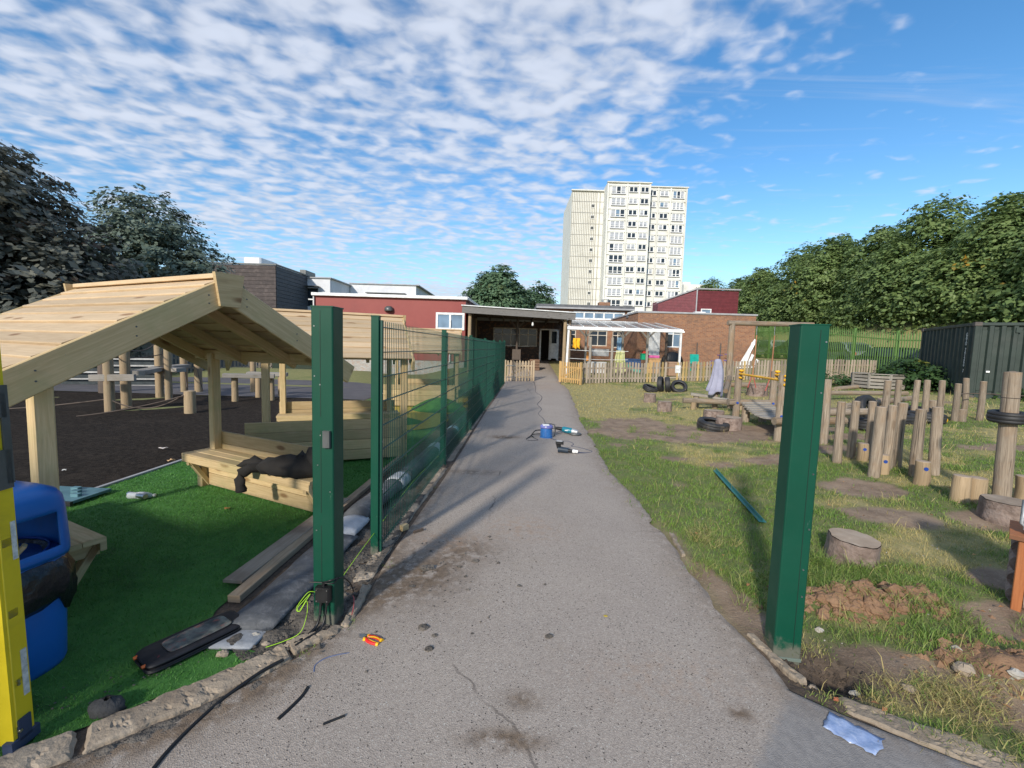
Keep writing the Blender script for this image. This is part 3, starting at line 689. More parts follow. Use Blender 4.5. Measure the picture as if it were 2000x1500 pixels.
def trunk_mesh(base, top, r0, lobes, seed):
    m = MB(); rr = random.Random(seed); base, top = Vector(base), Vector(top)
    pts = [base + (top - base) * t + Vector((rr.uniform(-.12, .12), rr.uniform(-.12, .12), 0)) * (t > 0) for t in (0, .15, .35, .55, .75, 1)]
    m.tube(pts, lambda t: r0 * (1.25 - .95 * t) if t > .05 else r0 * 1.5, 10)
    for l in lobes:
        for _ in range(3):
            s = base + (top - base) * rr.uniform(.3, .95); e = Vector(l[:3]) + Vector((rr.uniform(-1, 1) * l[3], rr.uniform(-1, 1) * l[4], rr.uniform(-.6, .8) * l[5])) * .65
            mid = (s + e) / 2 + Vector((0, 0, rr.uniform(.1, .6))); m.tube([s, (s + mid) / 2 + Vector((0, 0, .05)), mid, e], lambda t: r0 * (.42 - .36 * t), 6)
    return m
def tree(name, label, loc, lobes, seed, nclus, per, leaf, mat, r0=.22, top=None, group=None, rz=0, scale=1.0, cat='tree', spread=.55, odd=.02, **kw):
    t = thing(name, label, cat, loc, rz, group); t.scale = (scale,) * 3
    link('crown', crown_mesh('crown', seed, lobes, nclus, per, leaf, mat, spread, odd, **kw), t)
    tm = trunk_mesh((0, 0, -.3), top or (0, 0, max(l[2] for l in lobes)), r0, lobes, seed); tm.build('trunk', trunk_bark, t)
    return t

# the two big dark trees at the left
tree('chestnut_tree', 'tall dark spreading tree at the left edge behind the nearest shelter', (-21.2, 16.5, 0),
     [(0, 0, 4.6, 3.6, 3.8, 3.6), (1.2, -1.0, 5.6, 2.6, 2.6, 2.6), (2.5, 1.0, 3.6, 2.6, 2.6, 2.4), (-2, 1, 4.5, 3, 3, 3.4), (.6, .4, 6.9, 1.9, 2, 1.75), (3.0, -.6, 2.5, 2.0, 2.2, 1.9), (-1.5, -2.5, 3.0, 3.0, 2.6, 2.6)],
     3, 2300, 30, .21, leaf_dark, .38, (0, 0, 7), spread=.55, odd=.06, droop=.5, scale=1.1)
tree('oak_tree', 'rounded bluish dark tree between the tall dark tree and the charcoal clad block', (-21.4, 26.0, 0),
     [(0, 0, 6.4, 3.3, 3.4, 3.6), (2.0, 0, 5.0, 2.8, 2.8, 2.8), (-2.6, 0, 5.4, 3.2, 3, 3.2), (.2, -.8, 8.6, 1.9, 2, 1.9), (2.6, -.5, 4.4, 2.0, 2, 2.0), (-1, -2, 3.6, 4, 2.4, 2.6), (2.4, -1, 2.6, 2.2, 2, 1.8)],
     5, 2200, 28, .22, leaf_blue, .34, (0, 0, 8.6), spread=.55, odd=.02, scale=.95)
tree('background_tree', 'dark leafy mass closing the gap below the two big left trees', (-26.0, 21.5, 0),
     [(0, 0, 3.2, 4.2, 3.0, 3.4), (4.5, 3, 2.6, 3.4, 3.0, 2.8), (-4, -3, 3.5, 4, 4, 3.8)], 8, 700, 20, .34, leaf_dark, .3, (0, 0, 4.5), spread=.7)
# trees over the school roof
tree('lime_tree', 'round dense tree rising behind the entrance canopy roof', (-2.2, 56, .8), [(0, 0, 6.6, 3.4, 3.4, 4.4), (-2.0, 0, 5.2, 2.8, 3, 3.6), (1.8, 0, 5.4, 2.8, 3, 3.8), (0, 0, 9.0, 2.2, 2.2, 2.0)], 12, 1700, 22, .38, leaf_mid, .3, spread=.75)
tree('lime_tree', 'lower round tree between the dense tree and the white tower block', (3.0, 60, .8), [(0, 0, 5.6, 2.6, 3, 4.0), (-1.8, 0, 4.8, 2.4, 2.4, 3.4), (1.3, 0, 4.6, 1.9, 2.4, 3.2)], 14, 1100, 22, .38, leaf_mid, .3, spread=.75)
# the row on the bank at the right: three crowns shared by the row
ROWV = []
for sd, lob in ((31, [(0, 0, 4.3, 2.5, 2.7, 3.7), (-1.1, .8, 3.0, 2.4, 2.5, 2.8), (-.9, -1.2, 2.7, 2.4, 2.4, 2.5), (.3, .2, 7.0, 1.5, 1.6, 1.7), (-1.3, 0, 1.4, 2.0, 2.6, 1.3)]),
                (37, [(0, 0, 4.0, 2.5, 2.8, 3.4), (-1.2, -.9, 3.2, 2.4, 2.4, 2.9), (.2, 1.1, 5.2, 1.8, 1.8, 2.3), (-.3, -.5, 6.5, 1.4, 1.4, 1.5), (-1.2, .6, 1.5, 2.1, 2.5, 1.4)]),
                (41, [(0, 0, 4.4, 2.4, 2.5, 3.7), (-.9, 1.3, 2.9, 2.5, 2.4, 2.6), (-1.2, -.4, 5.0, 1.8, 2.0, 2.2), (.2, .4, 7.1, 1.3, 1.4, 1.4), (-1.2, -1.0, 1.5, 2.1, 2.4, 1.4)])):
    ROWV.append((crown_mesh('crown', sd, lob, 1050, 36, .225, leaf_right, .66, .0035, .5), trunk_mesh((0, 0, -.3), (0, 0, 6), .2, lob, sd).mesh('trunk')))
    ROWV[-1][1].materials.append(trunk_bark)
row = [(27.2, 16.0, .98), (27.0, 20.2, .98), (27.3, 24.6, .95), (26.9, 28.6, .96), (27.4, 33.0, .95), (27.0, 37.6, .94), (27.3, 42.4, .98), (26.8, 47.6, .94), (27.5, 53.5, .90), (26.6, 60.0, .90), (28.2, 67.0, .9)]
rl = ['broad leafy maple behind the green container, tallest at the right edge', 'leafy maple with yellow leaf clusters behind the green container end', 'leafy maple with a pointed top behind the right end of the palisade fence',
      'full leafy maple above the palisade, right of the gate post', 'leafy maple directly behind the top of the right gate post', 'leafy maple just left of the right gate post top', 'leafy maple rising left of the swing crossbeam end',
      'smaller leafy maple towards the red clad building', 'pale topped maple second from the red clad building', 'low maple beside the red clad building, end of the row', 'hazy maple farthest along the bank']
for i, (x, y, sc) in enumerate(row):
    t = thing('maple_tree', rl[i], 'tree', (x, y, Hs(x, y) - .1), rnd.uniform(-.5, .5), 'trees on the bank behind the palisade fence'); t.scale = (sc, sc, sc * rnd.uniform(.90, .98))
    link('crown', ROWV[i % 3][0], t); link('trunk', ROWV[i % 3][1], t)
# hawthorn undergrowth at the foot of the row
def undergrowth():
    lobes = [(25.2 + rnd.uniform(-.5, .9), y, Hs(25.4, y) + .4, 1.3, 1.6, 1.1) for y in np.arange(15, 66, 1.9)]
    me = crown_mesh('undergrowth', 77, lobes, 900, 18, .24, leaf_right, .5, .01, .3); link('undergrowth', me, kind='stuff')
undergrowth()
# unseen street tree behind the photographer, placed so its shade falls over the turf and the bin
tree('street_tree', 'leafy young street tree out of view behind the camera, shading the turf and the bin', (-5.6, -4.1, 0), [(.1, .2, 3.5, .95, .85, .65), (-.1, .1, 4.1, .7, .7, .5), (.4, -.1, 3.1, .7, .7, .4)], 55, 240, 15, .17, leaf_right, .06, (.05, .1, 3.9), spread=.36)
# bramble bush by the container, small green plants by the picket fence
def bush(name, label, loc, lobes, seed, ncl, leaf=.13, cat='bush'):
    t = thing(name, label, cat, loc); m = MB(); rr = random.Random(seed)
    for l in lobes:
        for _ in range(4): m.tube([(l[0] * .4, l[1] * .4, -.1), (l[0] * .7 + rr.uniform(-.2, .2), l[1] * .7, l[2] * .8), (l[0] + rr.uniform(-.5, .5) * l[3], l[1] + rr.uniform(-.4, .4), l[2] + rr.uniform(0, .9) * l[5])], .012, 4)
    link('foliage', crown_mesh('foliage', seed, lobes, ncl, 22, leaf, leaf_bush, .3, .008, .3, .35), t); m.build('stem', trunk_bark, t); return t
bush('bramble_bush', 'sprawling bramble bush against the dark end of the green container', (15.6, 17.6, Hs(15.6, 17.6)), [(.2, 0, .45, .8, .7, .5), (.9, -.7, .4, .7, .7, .45), (-.5, .4, .4, .6, .6, .45), (1.2, -1.7, .25, .5, .6, .35), (.55, .2, .75, .5, .5, .4)], 61, 420)
bush('weed_clump', 'bright green weed clump at the foot of the picket fence near the planter', (13.5, 19.6, Hs(13.5, 19.6)), [(0, 0, .15, .55, .4, .25)], 62, 40, .12, 'plant')
bush('shrub', 'low dull green shrub between the weed clump and the slatted planter', (14.1, 18.8, Hs(14.1, 18.8)), [(0, 0, .22, .6, .45, .3)], 63, 55, .1, 'plant')
bush('ivy_clump', 'creeping green ivy along the bottom of the container side', (17.2, 13.6, Hs(17.2, 13.6)), [(-.9, .35, .12, .5, .2, .22), (-.2, .05, .2, .6, .2, .3), (.6, -.35, .15, .5, .2, .25)], 64, 70, .1, 'plant')
# ------------------------------------------------------------------ buildings
def wall_face(m, a, b, z0, z1, zb=None, th=.25, out=None):
    """thick wall slab from a to b (plan), outer face on the line; the body lies behind (out = outward normal)"""
    ax, ay = a; bx, by = b; L = math.hypot(bx - ax, by - ay); nx, ny = out
    z1b = z1 if zb is None else zb
    v = [(ax, ay, z0), (bx, by, z0), (bx, by, z1b), (ax, ay, z1), (ax - nx * th, ay - ny * th, z0), (bx - nx * th, by - ny * th, z0), (bx - nx * th, by - ny * th, z1b), (ax - nx * th, ay - ny * th, z1)]
    m.add(v, [(0, 1, 2, 3), (5, 4, 7, 6), (4, 0, 3, 7), (1, 5, 6, 2), (3, 2, 6, 7)],
          [[(0, z0), (L, z0), (L, z1b), (0, z1)], [(0, z0), (L, z0), (L, z1b), (0, z1)], [(0, z0), (th, z0), (th, z1), (0, z1)], [(0, z0), (th, z0), (th, z1b), (0, z1b)], [(0, 0), (L, 0), (L, th), (0, th)]])
def wall_with_holes(m, x0, x1, y, z0, z1, holes, th=.25):
    """front wall (facing -y) with rectangular openings"""
    xs = sorted({x0, x1} | {h[0] for h in holes} | {h[1] for h in holes}); zs = sorted({z0, z1} | {h[2] for h in holes} | {h[3] for h in holes})
    for a, b in zip(xs[:-1], xs[1:]):
        for c, d in zip(zs[:-1], zs[1:]):
            mx, mz = (a + b) / 2, (c + d) / 2
            if any(h[0] < mx < h[1] and h[2] < mz < h[3] for h in holes): continue
            m.add([(a, y, c), (b, y, c), (b, y, d), (a, y, d)], [(0, 1, 2, 3)], [[(a, c), (b, c), (b, d), (a, d)]])
    for a, b, c, d in holes:
        e = y + th
        m.add([(a, y, c), (a, e, c), (a, e, d), (a, y, d), (b, y, c), (b, e, c), (b, e, d), (b, y, d)], [(0, 1, 2, 3), (5, 4, 7, 6), (3, 2, 6, 7), (1, 0, 4, 5)])
    m.add([(x0, y, z1), (x1, y, z1), (x1, y + th, z1), (x0, y + th, z1)], [(0, 1, 2, 3)])
    m.add([(x0, y, z0), (x0, y + th, z0), (x0, y + th, z1), (x0, y, z1)], [(3, 2, 1, 0)]); m.add([(x1, y, z0), (x1, y + th, z0), (x1, y + th, z1), (x1, y, z1)], [(0, 1, 2, 3)])
def window(parent, x0, x1, z0, z1, y, cols, rows=None, frame=upvc, glass=win_dark, fw=.06, depth=.09, name='window'):
    """framed window facing -y: frame part, panes as sub-parts; rows = heights (fractions) from the bottom"""
    rows = rows or [1.0]; m = MB(); W_, H_ = x1 - x0, z1 - z0
    m.box(((x0 + x1) / 2, y + depth / 2, z0 + fw / 2), (W_, depth, fw)); m.box(((x0 + x1) / 2, y + depth / 2, z1 - fw / 2), (W_, depth, fw))
    for x in (x0 + fw / 2, x1 - fw / 2): m.box((x, y + depth / 2, (z0 + z1) / 2), (fw, depth - .004, H_ - 2 * fw))
    cw = (W_ - fw) / cols
    zc = [z0 + fw / 2]; 
    for r_ in rows: zc.append(zc[-1] + (H_ - fw) * r_)
    for i in range(1, cols): m.box((x0 + fw / 2 + cw * i, y + depth / 2, (z0 + z1) / 2), (fw * .9, depth - .008, H_ - 2 * fw))
    for q in zc[1:-1]: m.box(((x0 + x1) / 2, y + depth / 2 + .003, q), (W_ - 2 * fw, depth - .014, fw * .8))
    f = m.build(name, frame, parent)
    for i in range(cols):
        for j in range(len(rows)):
            a, b = x0 + fw / 2 + cw * i, x0 + fw / 2 + cw * (i + 1); c, d = zc[j], zc[j + 1]
            g = MB(); g.box(((a + b) / 2, y + depth * .6, (c + d) / 2), (b - a - .002, .012, d - c - .002), ch=0)
            gl = glass[(i + j * 3) % len(glass)] if isinstance(glass, list) else glass
            g.build('pane', gl, f)
    return f

# ---- brick school building: wing with door, recessed classroom front, clerestory
sb = thing('school_building', 'single storey red brick school building with flat roofs and clerestory windows', 'building')
m = MB()
wall_with_holes(m, 7.34, 14.32, 26.0, .2, 4.02, [(7.9, 8.76, .9, 3.02), (9.04, 9.96, 2.02, 3.05)])
wall_face(m, (7.34, 36), (7.34, 26.25), .2, 4.02, out=(-1, 0)); wall_face(m, (14.32, 26.25), (14.32, 38), .2, 4.02, out=(1, 0))
wall_with_holes(m, -2.6, 7.33, 29.0, .2, 3.5, [(-1.34, 1.58, 1.83, 3.04), (1.72, 3.04, .95, 3.04), (3.35, 4.15, 2.0, 3.04), (4.98, 6.22, 2.0, 3.04), (6.55, 7.30, 1.92, 3.04)])
m.build('wall', brick_red, sb)
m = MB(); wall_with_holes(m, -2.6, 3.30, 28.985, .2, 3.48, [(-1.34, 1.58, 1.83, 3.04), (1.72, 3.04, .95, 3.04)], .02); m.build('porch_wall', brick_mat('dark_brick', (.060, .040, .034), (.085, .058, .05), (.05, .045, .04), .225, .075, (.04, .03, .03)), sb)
m = MB(); m.box((10.83, 26.12, 4.07), (7.1, .36, .10)); m.box((7.46, 31.2, 4.07), (.36, 9.8, .10)); m.box((14.2, 32.2, 4.07), (.36, 11.8, .10)); m.build('coping', fascia_grey, sb)
m = MB(); m.box((10.83, 31.5, 3.88), (6.7, 10.4, .12)); m.box((2.3, 31.3, 3.58), (10.2, 4.9, .14)); m.build('roof', roof_felt, sb)
m = MB(); m.box((2.35, 28.83, 3.56), (10.0, .12, .22)); m.build('fascia', fascia_grey, sb)
m = MB(); m.beam((7.3, 28.4, 3.95), (8.42, 28.4, 3.80), .5, .16); m.build('flashing', roof_felt, sb)
for x0, x1, z0, z1, c, rr in ((-1.34, 1.58, 1.83, 3.04, 5, [.66, .34]), (3.35, 4.15, 2.0, 3.04, 2, [.7, .3]), (4.98, 6.22, 2.0, 3.04, 2, [.7, .3]), (6.55, 7.30, 1.92, 3.04, 2, [.74, .26])):
    window(sb, x0 + .004, x1 - .004, z0 + .004, z1 - .004, 29.06, c, rr, cream_frame)
window(sb, 9.05, 9.95, 2.03, 3.04, 26.05, 2, [.8, .2], upvc, [win_dark, win_blue])
m = MB(); m.box((8.33, 26.10, 1.95), (.82, .05, 2.1)); 
for k in range(6): m.box((7.99 + k * .136, 26.072, 1.95), (.012, .01, 2.0))
d = m.build('door', white_paint, sb); m = MB(); m.cyl((8.64, 26.06, 1.95), (8.64, 25.98, 1.95), .02); m.box((8.60, 25.98, 1.95), (.12, .02, .02)); m.build('handle', steel, d)
# entrance: frame, side light, open door leaf, dark lobby behind
m = MB(); m.box((1.79, 29.1, 2.0), (.12, .12, 2.06)); m.box((2.98, 29.1, 2.0), (.10, .12, 2.06)); m.box((2.38, 29.1, 3.0), (1.3, .12, .09)); m.box((2.42, 29.1, 2.0), (.09, .12, 1.98)); m.build('door_frame', upvc, sb)
m = MB(); m.box((2.70, 28.98, 1.55), (.46, .05, .9)); m.box((2.70, 28.98, 2.05), (.46, .052, .1)); 
for x in (2.50, 2.90): m.box((x, 28.976, 1.98), (.07, .06, 1.95))
m.box((2.70, 28.976, 2.92), (.40, .058, .08)); d = m.build('door', upvc, sb); m = MB(); m.box((2.70, 28.985, 2.48), (.34, .02, .78)); m.build('pane', win_dark, d)
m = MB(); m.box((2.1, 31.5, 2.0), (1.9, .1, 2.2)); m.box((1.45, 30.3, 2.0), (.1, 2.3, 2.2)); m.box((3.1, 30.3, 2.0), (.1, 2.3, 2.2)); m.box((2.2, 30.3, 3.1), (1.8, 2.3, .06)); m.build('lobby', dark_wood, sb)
# clerestory
m = MB(); wall_with_holes(m, 1.9, 8.5, 33.0, 3.4, 4.75, [(4.45, 8.30, 3.98, 4.62)]); wall_face(m, (8.5, 33.25), (8.5, 38), 3.4, 4.75, out=(1, 0)); m.build('upper_wall', brick_red, sb)
m = MB(); m.box((5.3, 35.5, 4.90), (7.3, 5.6, .30)); m.build('upper_roof', roof_felt, sb); m = MB(); m.box((5.3, 32.66, 4.79), (7.3, .06, .12)); m.build('upper_fascia', fascia_grey, sb)
window(sb, 4.46, 8.29, 3.99, 4.61, 32.97, 5, [1.0], upvc, win_blue, .13)
m = MB(); m.box((7.0, 34.5, 5.2), (.85, .7, .5)); m.build('roof_vent', brick_red, sb); m = MB(); m.cyl((6.85, 34.3, 5.44), (6.85, 34.3, 5.68), .07); m.cyl((7.25, 34.3, 5.44), (7.25, 34.3, 5.72), .07); m.build('flue', steel, sb)

# ---- timber entrance canopy
ec = thing('entrance_canopy', 'open fronted dark timber canopy with grey fascia over the school entrance', 'canopy')
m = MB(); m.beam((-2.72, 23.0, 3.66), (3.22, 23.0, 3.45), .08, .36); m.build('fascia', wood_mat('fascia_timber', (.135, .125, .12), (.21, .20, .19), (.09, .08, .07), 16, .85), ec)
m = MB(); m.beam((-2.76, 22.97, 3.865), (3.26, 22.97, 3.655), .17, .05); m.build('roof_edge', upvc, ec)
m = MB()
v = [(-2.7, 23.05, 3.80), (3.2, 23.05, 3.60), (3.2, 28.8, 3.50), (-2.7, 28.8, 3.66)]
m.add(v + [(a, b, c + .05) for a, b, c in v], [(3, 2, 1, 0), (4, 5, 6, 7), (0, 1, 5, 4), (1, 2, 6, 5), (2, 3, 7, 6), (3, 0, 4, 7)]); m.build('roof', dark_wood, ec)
for k in range(7):
    m = MB(); x = -2.45 + k * .9; z = 3.68 - .034 * (x + 2.45); m.beam((x, 23.06, z), (x, 28.7, z - .11), .06, .18); m.build('joist', dark_wood, ec)
for x, y in ((-2.35, 23.3), (2.72, 23.3), (2.98, 23.42), (3.05, 25.6), (-2.35, 26.6)):
    m = MB(); m.cyl((x, y, Hs(x, y) - .1), (x + .02, y, 3.42), .105, .095, 12, .12, 3); m.build('post', log_new if x < 0 or y < 23.35 else grey_wood, ec)
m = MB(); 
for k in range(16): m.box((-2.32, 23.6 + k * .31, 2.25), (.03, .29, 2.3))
m.build('shade_boarding', dark_wood, ec, kind='stuff'); m = MB()  # boarded sides added to keep the inside of the canopy dark
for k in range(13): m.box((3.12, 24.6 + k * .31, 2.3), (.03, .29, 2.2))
m.build('shade_boarding', dark_wood, ec, kind='stuff')
m = MB(); m.lathe([(0, -.14), (.05, -.13), (.06, -.04), (.04, .02), (.03, .06), (0, .06)], (1.01, 23.4, 3.06), 14); m.build('lamp', upvc, ec)
# tree-like prop post with two braces under the canopy, seat and box below the window
m = MB(); m.cyl((.22, 25.6, 1.2), (.22, 25.6, 3.4), .07); m.beam((.22, 25.6, 2.85), (-.22, 25.6, 3.3), .07, .09); m.beam((.22, 25.6, 2.85), (.66, 25.6, 3.3), .07, .09); m.build('braced_post', dark_wood, ec)
hc = thing('high_chair', 'dark wooden high backed chair under the canopy in front of the window', 'chair', (.20, 24.7, Hs(.2, 24.7)))
for sx in (-.2, .2):
    for sy in (-.18, .18):
        m = MB(); m.beam((sx, sy, 0), (sx * .92, sy, .62), .05, .05); m.build('leg', dark_wood, hc)
m = MB(); m.box((0, 0, .64), (.5, .45, .05)); m.build('seat', dark_wood, hc); m = MB(); m.beam((0, .2, .66), (0, .25, 1.2), .48, .04, (0, 1, 0)); m.build('backrest', dark_wood, hc)
cr = MB(); 
for k in range(4): cr.box((1.25, 24.9, Hs(1.2, 24.9) + .09 + k * .16), (.55, .45, .14))
tag(cr.build('wooden_box', wood_mat('box_wood', (.16, .085, .05), (.21, .12, .07), (.08, .04, .02))), 'brown wooden box of stacked boards standing beside the entrance door', 'box')

# ---- red building with grey brick base
rb = thing('red_building', 'low red panelled building with white roof edge and grey brick base', 'building')
m = MB(); wall_with_holes(m, -11.34, -2.76, 25.0, .86, 4.35, [(-4.45, -2.80, 2.62, 3.62)]); wall_face(m, (-2.76, 25.25), (-2.76, 34), .86, 4.35, out=(1, 0)); m.build('wall', red_panel, rb)
m = MB(); wall_with_holes(m, -11.30, -2.80, 25.03, -.4, .857, []); m.build('base_wall', brick_grey, rb)
m = MB(); m.box((-7.05, 24.92, 4.43), (8.8, .24, .17)); m.build('roof_edge', upvc, rb); m = MB(); m.beam((-2.70, 25.06, 4.43), (-2.35, 31, 4.43), .20, .165); m.build('verge', upvc, rb)
m = MB(); m.box((-7.05, 29.6, 4.40), (8.6, 9.0, .1)); m.build('roof', roof_felt, rb)
window(rb, -4.44, -2.81, 2.63, 3.61, 24.95, 2, [1.0], upvc, win_blue, .12)
m = MB(); m.lathe([(.0, .16), (.13, .15), (.24, .06), (.26, -.10), (.24, -.14), (0, -.14)], (-7.1, 24.93, 3.72), 16); m.build('wall_lamp', steel_grey, rb)
m = MB(); m.cyl((-11.36, 24.9, 3.2), (-11.36, 24.9, 4.3), .04); m.box((-11.5, 24.9, 4.12), (.3, .06, .07)); m.build('gutter_pipe', upvc, rb)
m = MB(); m.box((-3.62, 24.93, 2.0), (.10, .06, 2.4)); m.build('downpipe', upvc, rb)

# ---- white rendered school block and charcoal clad block farther back
wb = thing('white_building', 'white rendered two storey block with stepped flat roofs', 'building')
def block(m, x0, x1, y0, y1, z0, z1):
    m.add([(x0, y0, z0), (x1, y0, z0), (x1, y1, z0), (x0, y1, z0), (x0, y0, z1), (x1, y0, z1), (x1, y1, z1), (x0, y1, z1)],
          [(0, 1, 5, 4), (1, 2, 6, 5), (2, 3, 7, 6), (3, 0, 4, 7), (4, 5, 6, 7)],
          [[(x0, z0), (x1, z0), (x1, z1), (x0, z1)], [(y0, z0), (y1, z0), (y1, z1), (y0, z1)], [(0, z0), (x1 - x0, z0), (x1 - x0, z1), (0, z1)], [(y0, z0), (y1, z0), (y1, z1), (y0, z1)], [(0, 0), (1, 0), (1, 1), (0, 1)]])
m = MB(); wall_with_holes(m, -23.4, -19.25, 46.0, 0, 8.3, [(-21.7, -20.5, 5.4, 7.3)]); block(m, -23.3, -19.28, 46.3, 56, 0, 8.28); wall_face(m, (-19.25, 46.3), (-19.25, 52), 0, 8.3, out=(1, 0)); m.build('wall', white_render, wb)
m = MB(); wall_with_holes(m, -19.2, -11.5, 51.4, 0, 8.55, [(-16.8, -12.9, 6.1, 7.4)]); wall_face(m, (-11.5, 51.65), (-11.5, 66), 0, 8.55, out=(1, 0)); block(m, -19.1, -11.55, 51.7, 66, 0, 8.5); m.build('wall', white_render, wb)
m = MB(); m.box((-21.3, 46.1, 8.36), (4.4, .5, .12)); m.box((-15.3, 51.5, 8.61), (7.9, .5, .12)); m.box((-11.4, 58.6, 8.61), (.5, 14.6, .12)); m.box((-19.2, 49, 8.36), (.4, 5.6, .12)); m.build('coping', fascia_grey, wb)
window(wb, -21.69, -20.51, 5.41, 7.29, 46.1, 1, [1.0], steel_grey, win_dark, .08); window(wb, -16.79, -12.91, 6.11, 7.39, 51.5, 3, [1.0], steel_grey, win_dark, .08)
m = MB(); 
for k in range(5): m.box((-21.3, 45.85 - k * .16, 7.38 + k * .01), (2.3, .08, .07))
m.build('sun_louvre', steel_grey, wb)
m = MB()
for k in range(5): m.box((-14.85, 51.25 - k * .16, 7.5 + k * .01), (4.6, .08, .07))
m.build('sun_louvre', steel_grey, wb)
cb = thing('charcoal_building', 'charcoal timber clad block standing left of the white rendered block', 'building')
m = MB(); block(m, -31, -21.70, 40.05, 47.9, 0, 8.45); m.build('core_wall', dark_wood, cb)
for k in range(24):
    m = MB(); z = .2 + k * .345; m.box((-26.3, 40.0, z + .165), (9.3, .06, .325)); m.build('cladding_board', dark_clad, cb)
m = MB()
for k in range(24): m.box((-21.64, 44.0, .36 + k * .345), (.06, 7.9, .325))
m.build('side_cladding', plain('slate_cladding', (.085, .088, .10), .7), cb, kind='stuff')
m = MB(); m.box((-26.3, 39.98, 8.55), (9.5, .2, .12)); m.box((-21.6, 44.0, 8.55), (.2, 8.1, .12)); m.build('coping', steel_grey, cb)
m = MB(); m.box((-21.8, 46.5, 8.8), (.6, 2.2, .5)); m.build('roof_unit', steel_grey, cb)
fb = MB(); fb.box((-33.3, 58, 6), (2.2, 4, 12.2)); tag(fb.build('pale_building', white_render), 'small pale roofline peeking above the charcoal block beside the oak', 'building')

# ---- dark red clad hall at the right of the school
rc = thing('red_clad_hall', 'dark red clad hall rising behind the brick wing', 'building')
m = MB(); block(m, 14.05, 17.25, 34.06, 43.9, .8, 6.58); m.build('core_wall', red_clad, rc)
for k in range(26):
    m = MB(); z = 3.6 + k * .115; m.beam((14.05, 34.03, z), (17.25, 34.03, z), .035, .105, (0, -.12, 1)); m.build('cladding_board', red_clad, rc)
v0, v1 = Vector((14.02, 34.05, 0)), Vector((15.0, 44.0, 0))
m = MB(); m.add([(14.0, 34.05, .8), (14.0, 34.05, 6.58), (13.8, 44, 6.58), (13.8, 44, .8)], [(0, 1, 2, 3)])
lowroof = [(14.0, 34.04, 3.5), (14.0, 34.04, 6.58), (11.6, 35.6, 5.62), (11.6, 35.6, 3.5)]
m.add(lowroof + [(14.0, 40, 6.58), (11.6, 40, 5.62)], [(3, 0, 1, 2), (2, 1, 4, 5)]); m.build('side_wall', red_clad, rc)
m = MB()
for k in range(24):
    z = 3.7 + k * .12; x1 = 14.0; x0 = 11.6
    if z > 5.55: x0 = 11.6 + (z - 5.55) * 2.5
    if x0 < 13.9:
        y0 = 34.04 + (14.0 - x0) * .65; m.beam((x0, y0 - .02, z), (x1, 34.02, z), .035, .11)
m.build('slope_cladding', red_clad, rc, kind='stuff')
m = MB(); m.beam((11.5, 35.6, 5.68), (14.03, 33.98, 6.66), .2, .1); m.beam((13.98, 33.98, 6.66), (17.35, 33.98, 6.66), .2, .1); m.build('roof_edge', fascia_grey, rc)
m = MB(); m.cyl((14.02, 33.95, 4.2), (14.02, 33.95, 6.6), .05); m.build('downpipe', fascia_grey, rc)
window(rc, 14.4, 15.2, 4.1, 5.15, 33.93, 1, [1.0], upvc, win_blue, .08)
ac = thing('air_unit', 'white box shaped air unit on the flat roof beside the red hall window', 'air conditioner', (13.7, 32.6, 3.95)); m = MB(); m.box((0, 0, .45), (.75, .5, .75)); m.build('casing', white_paint, ac); m = MB(); m.lathe([(.0, -.26), (.26, -.26), (.28, -.255), (.28, -.25)], (0, 0, .45), 18, 'Y'); m.build('fan_grille', steel_grey, ac); m = MB(); m.box((0, 0, .04), (.7, .4, .08)); m.build('base', steel_grey, ac)

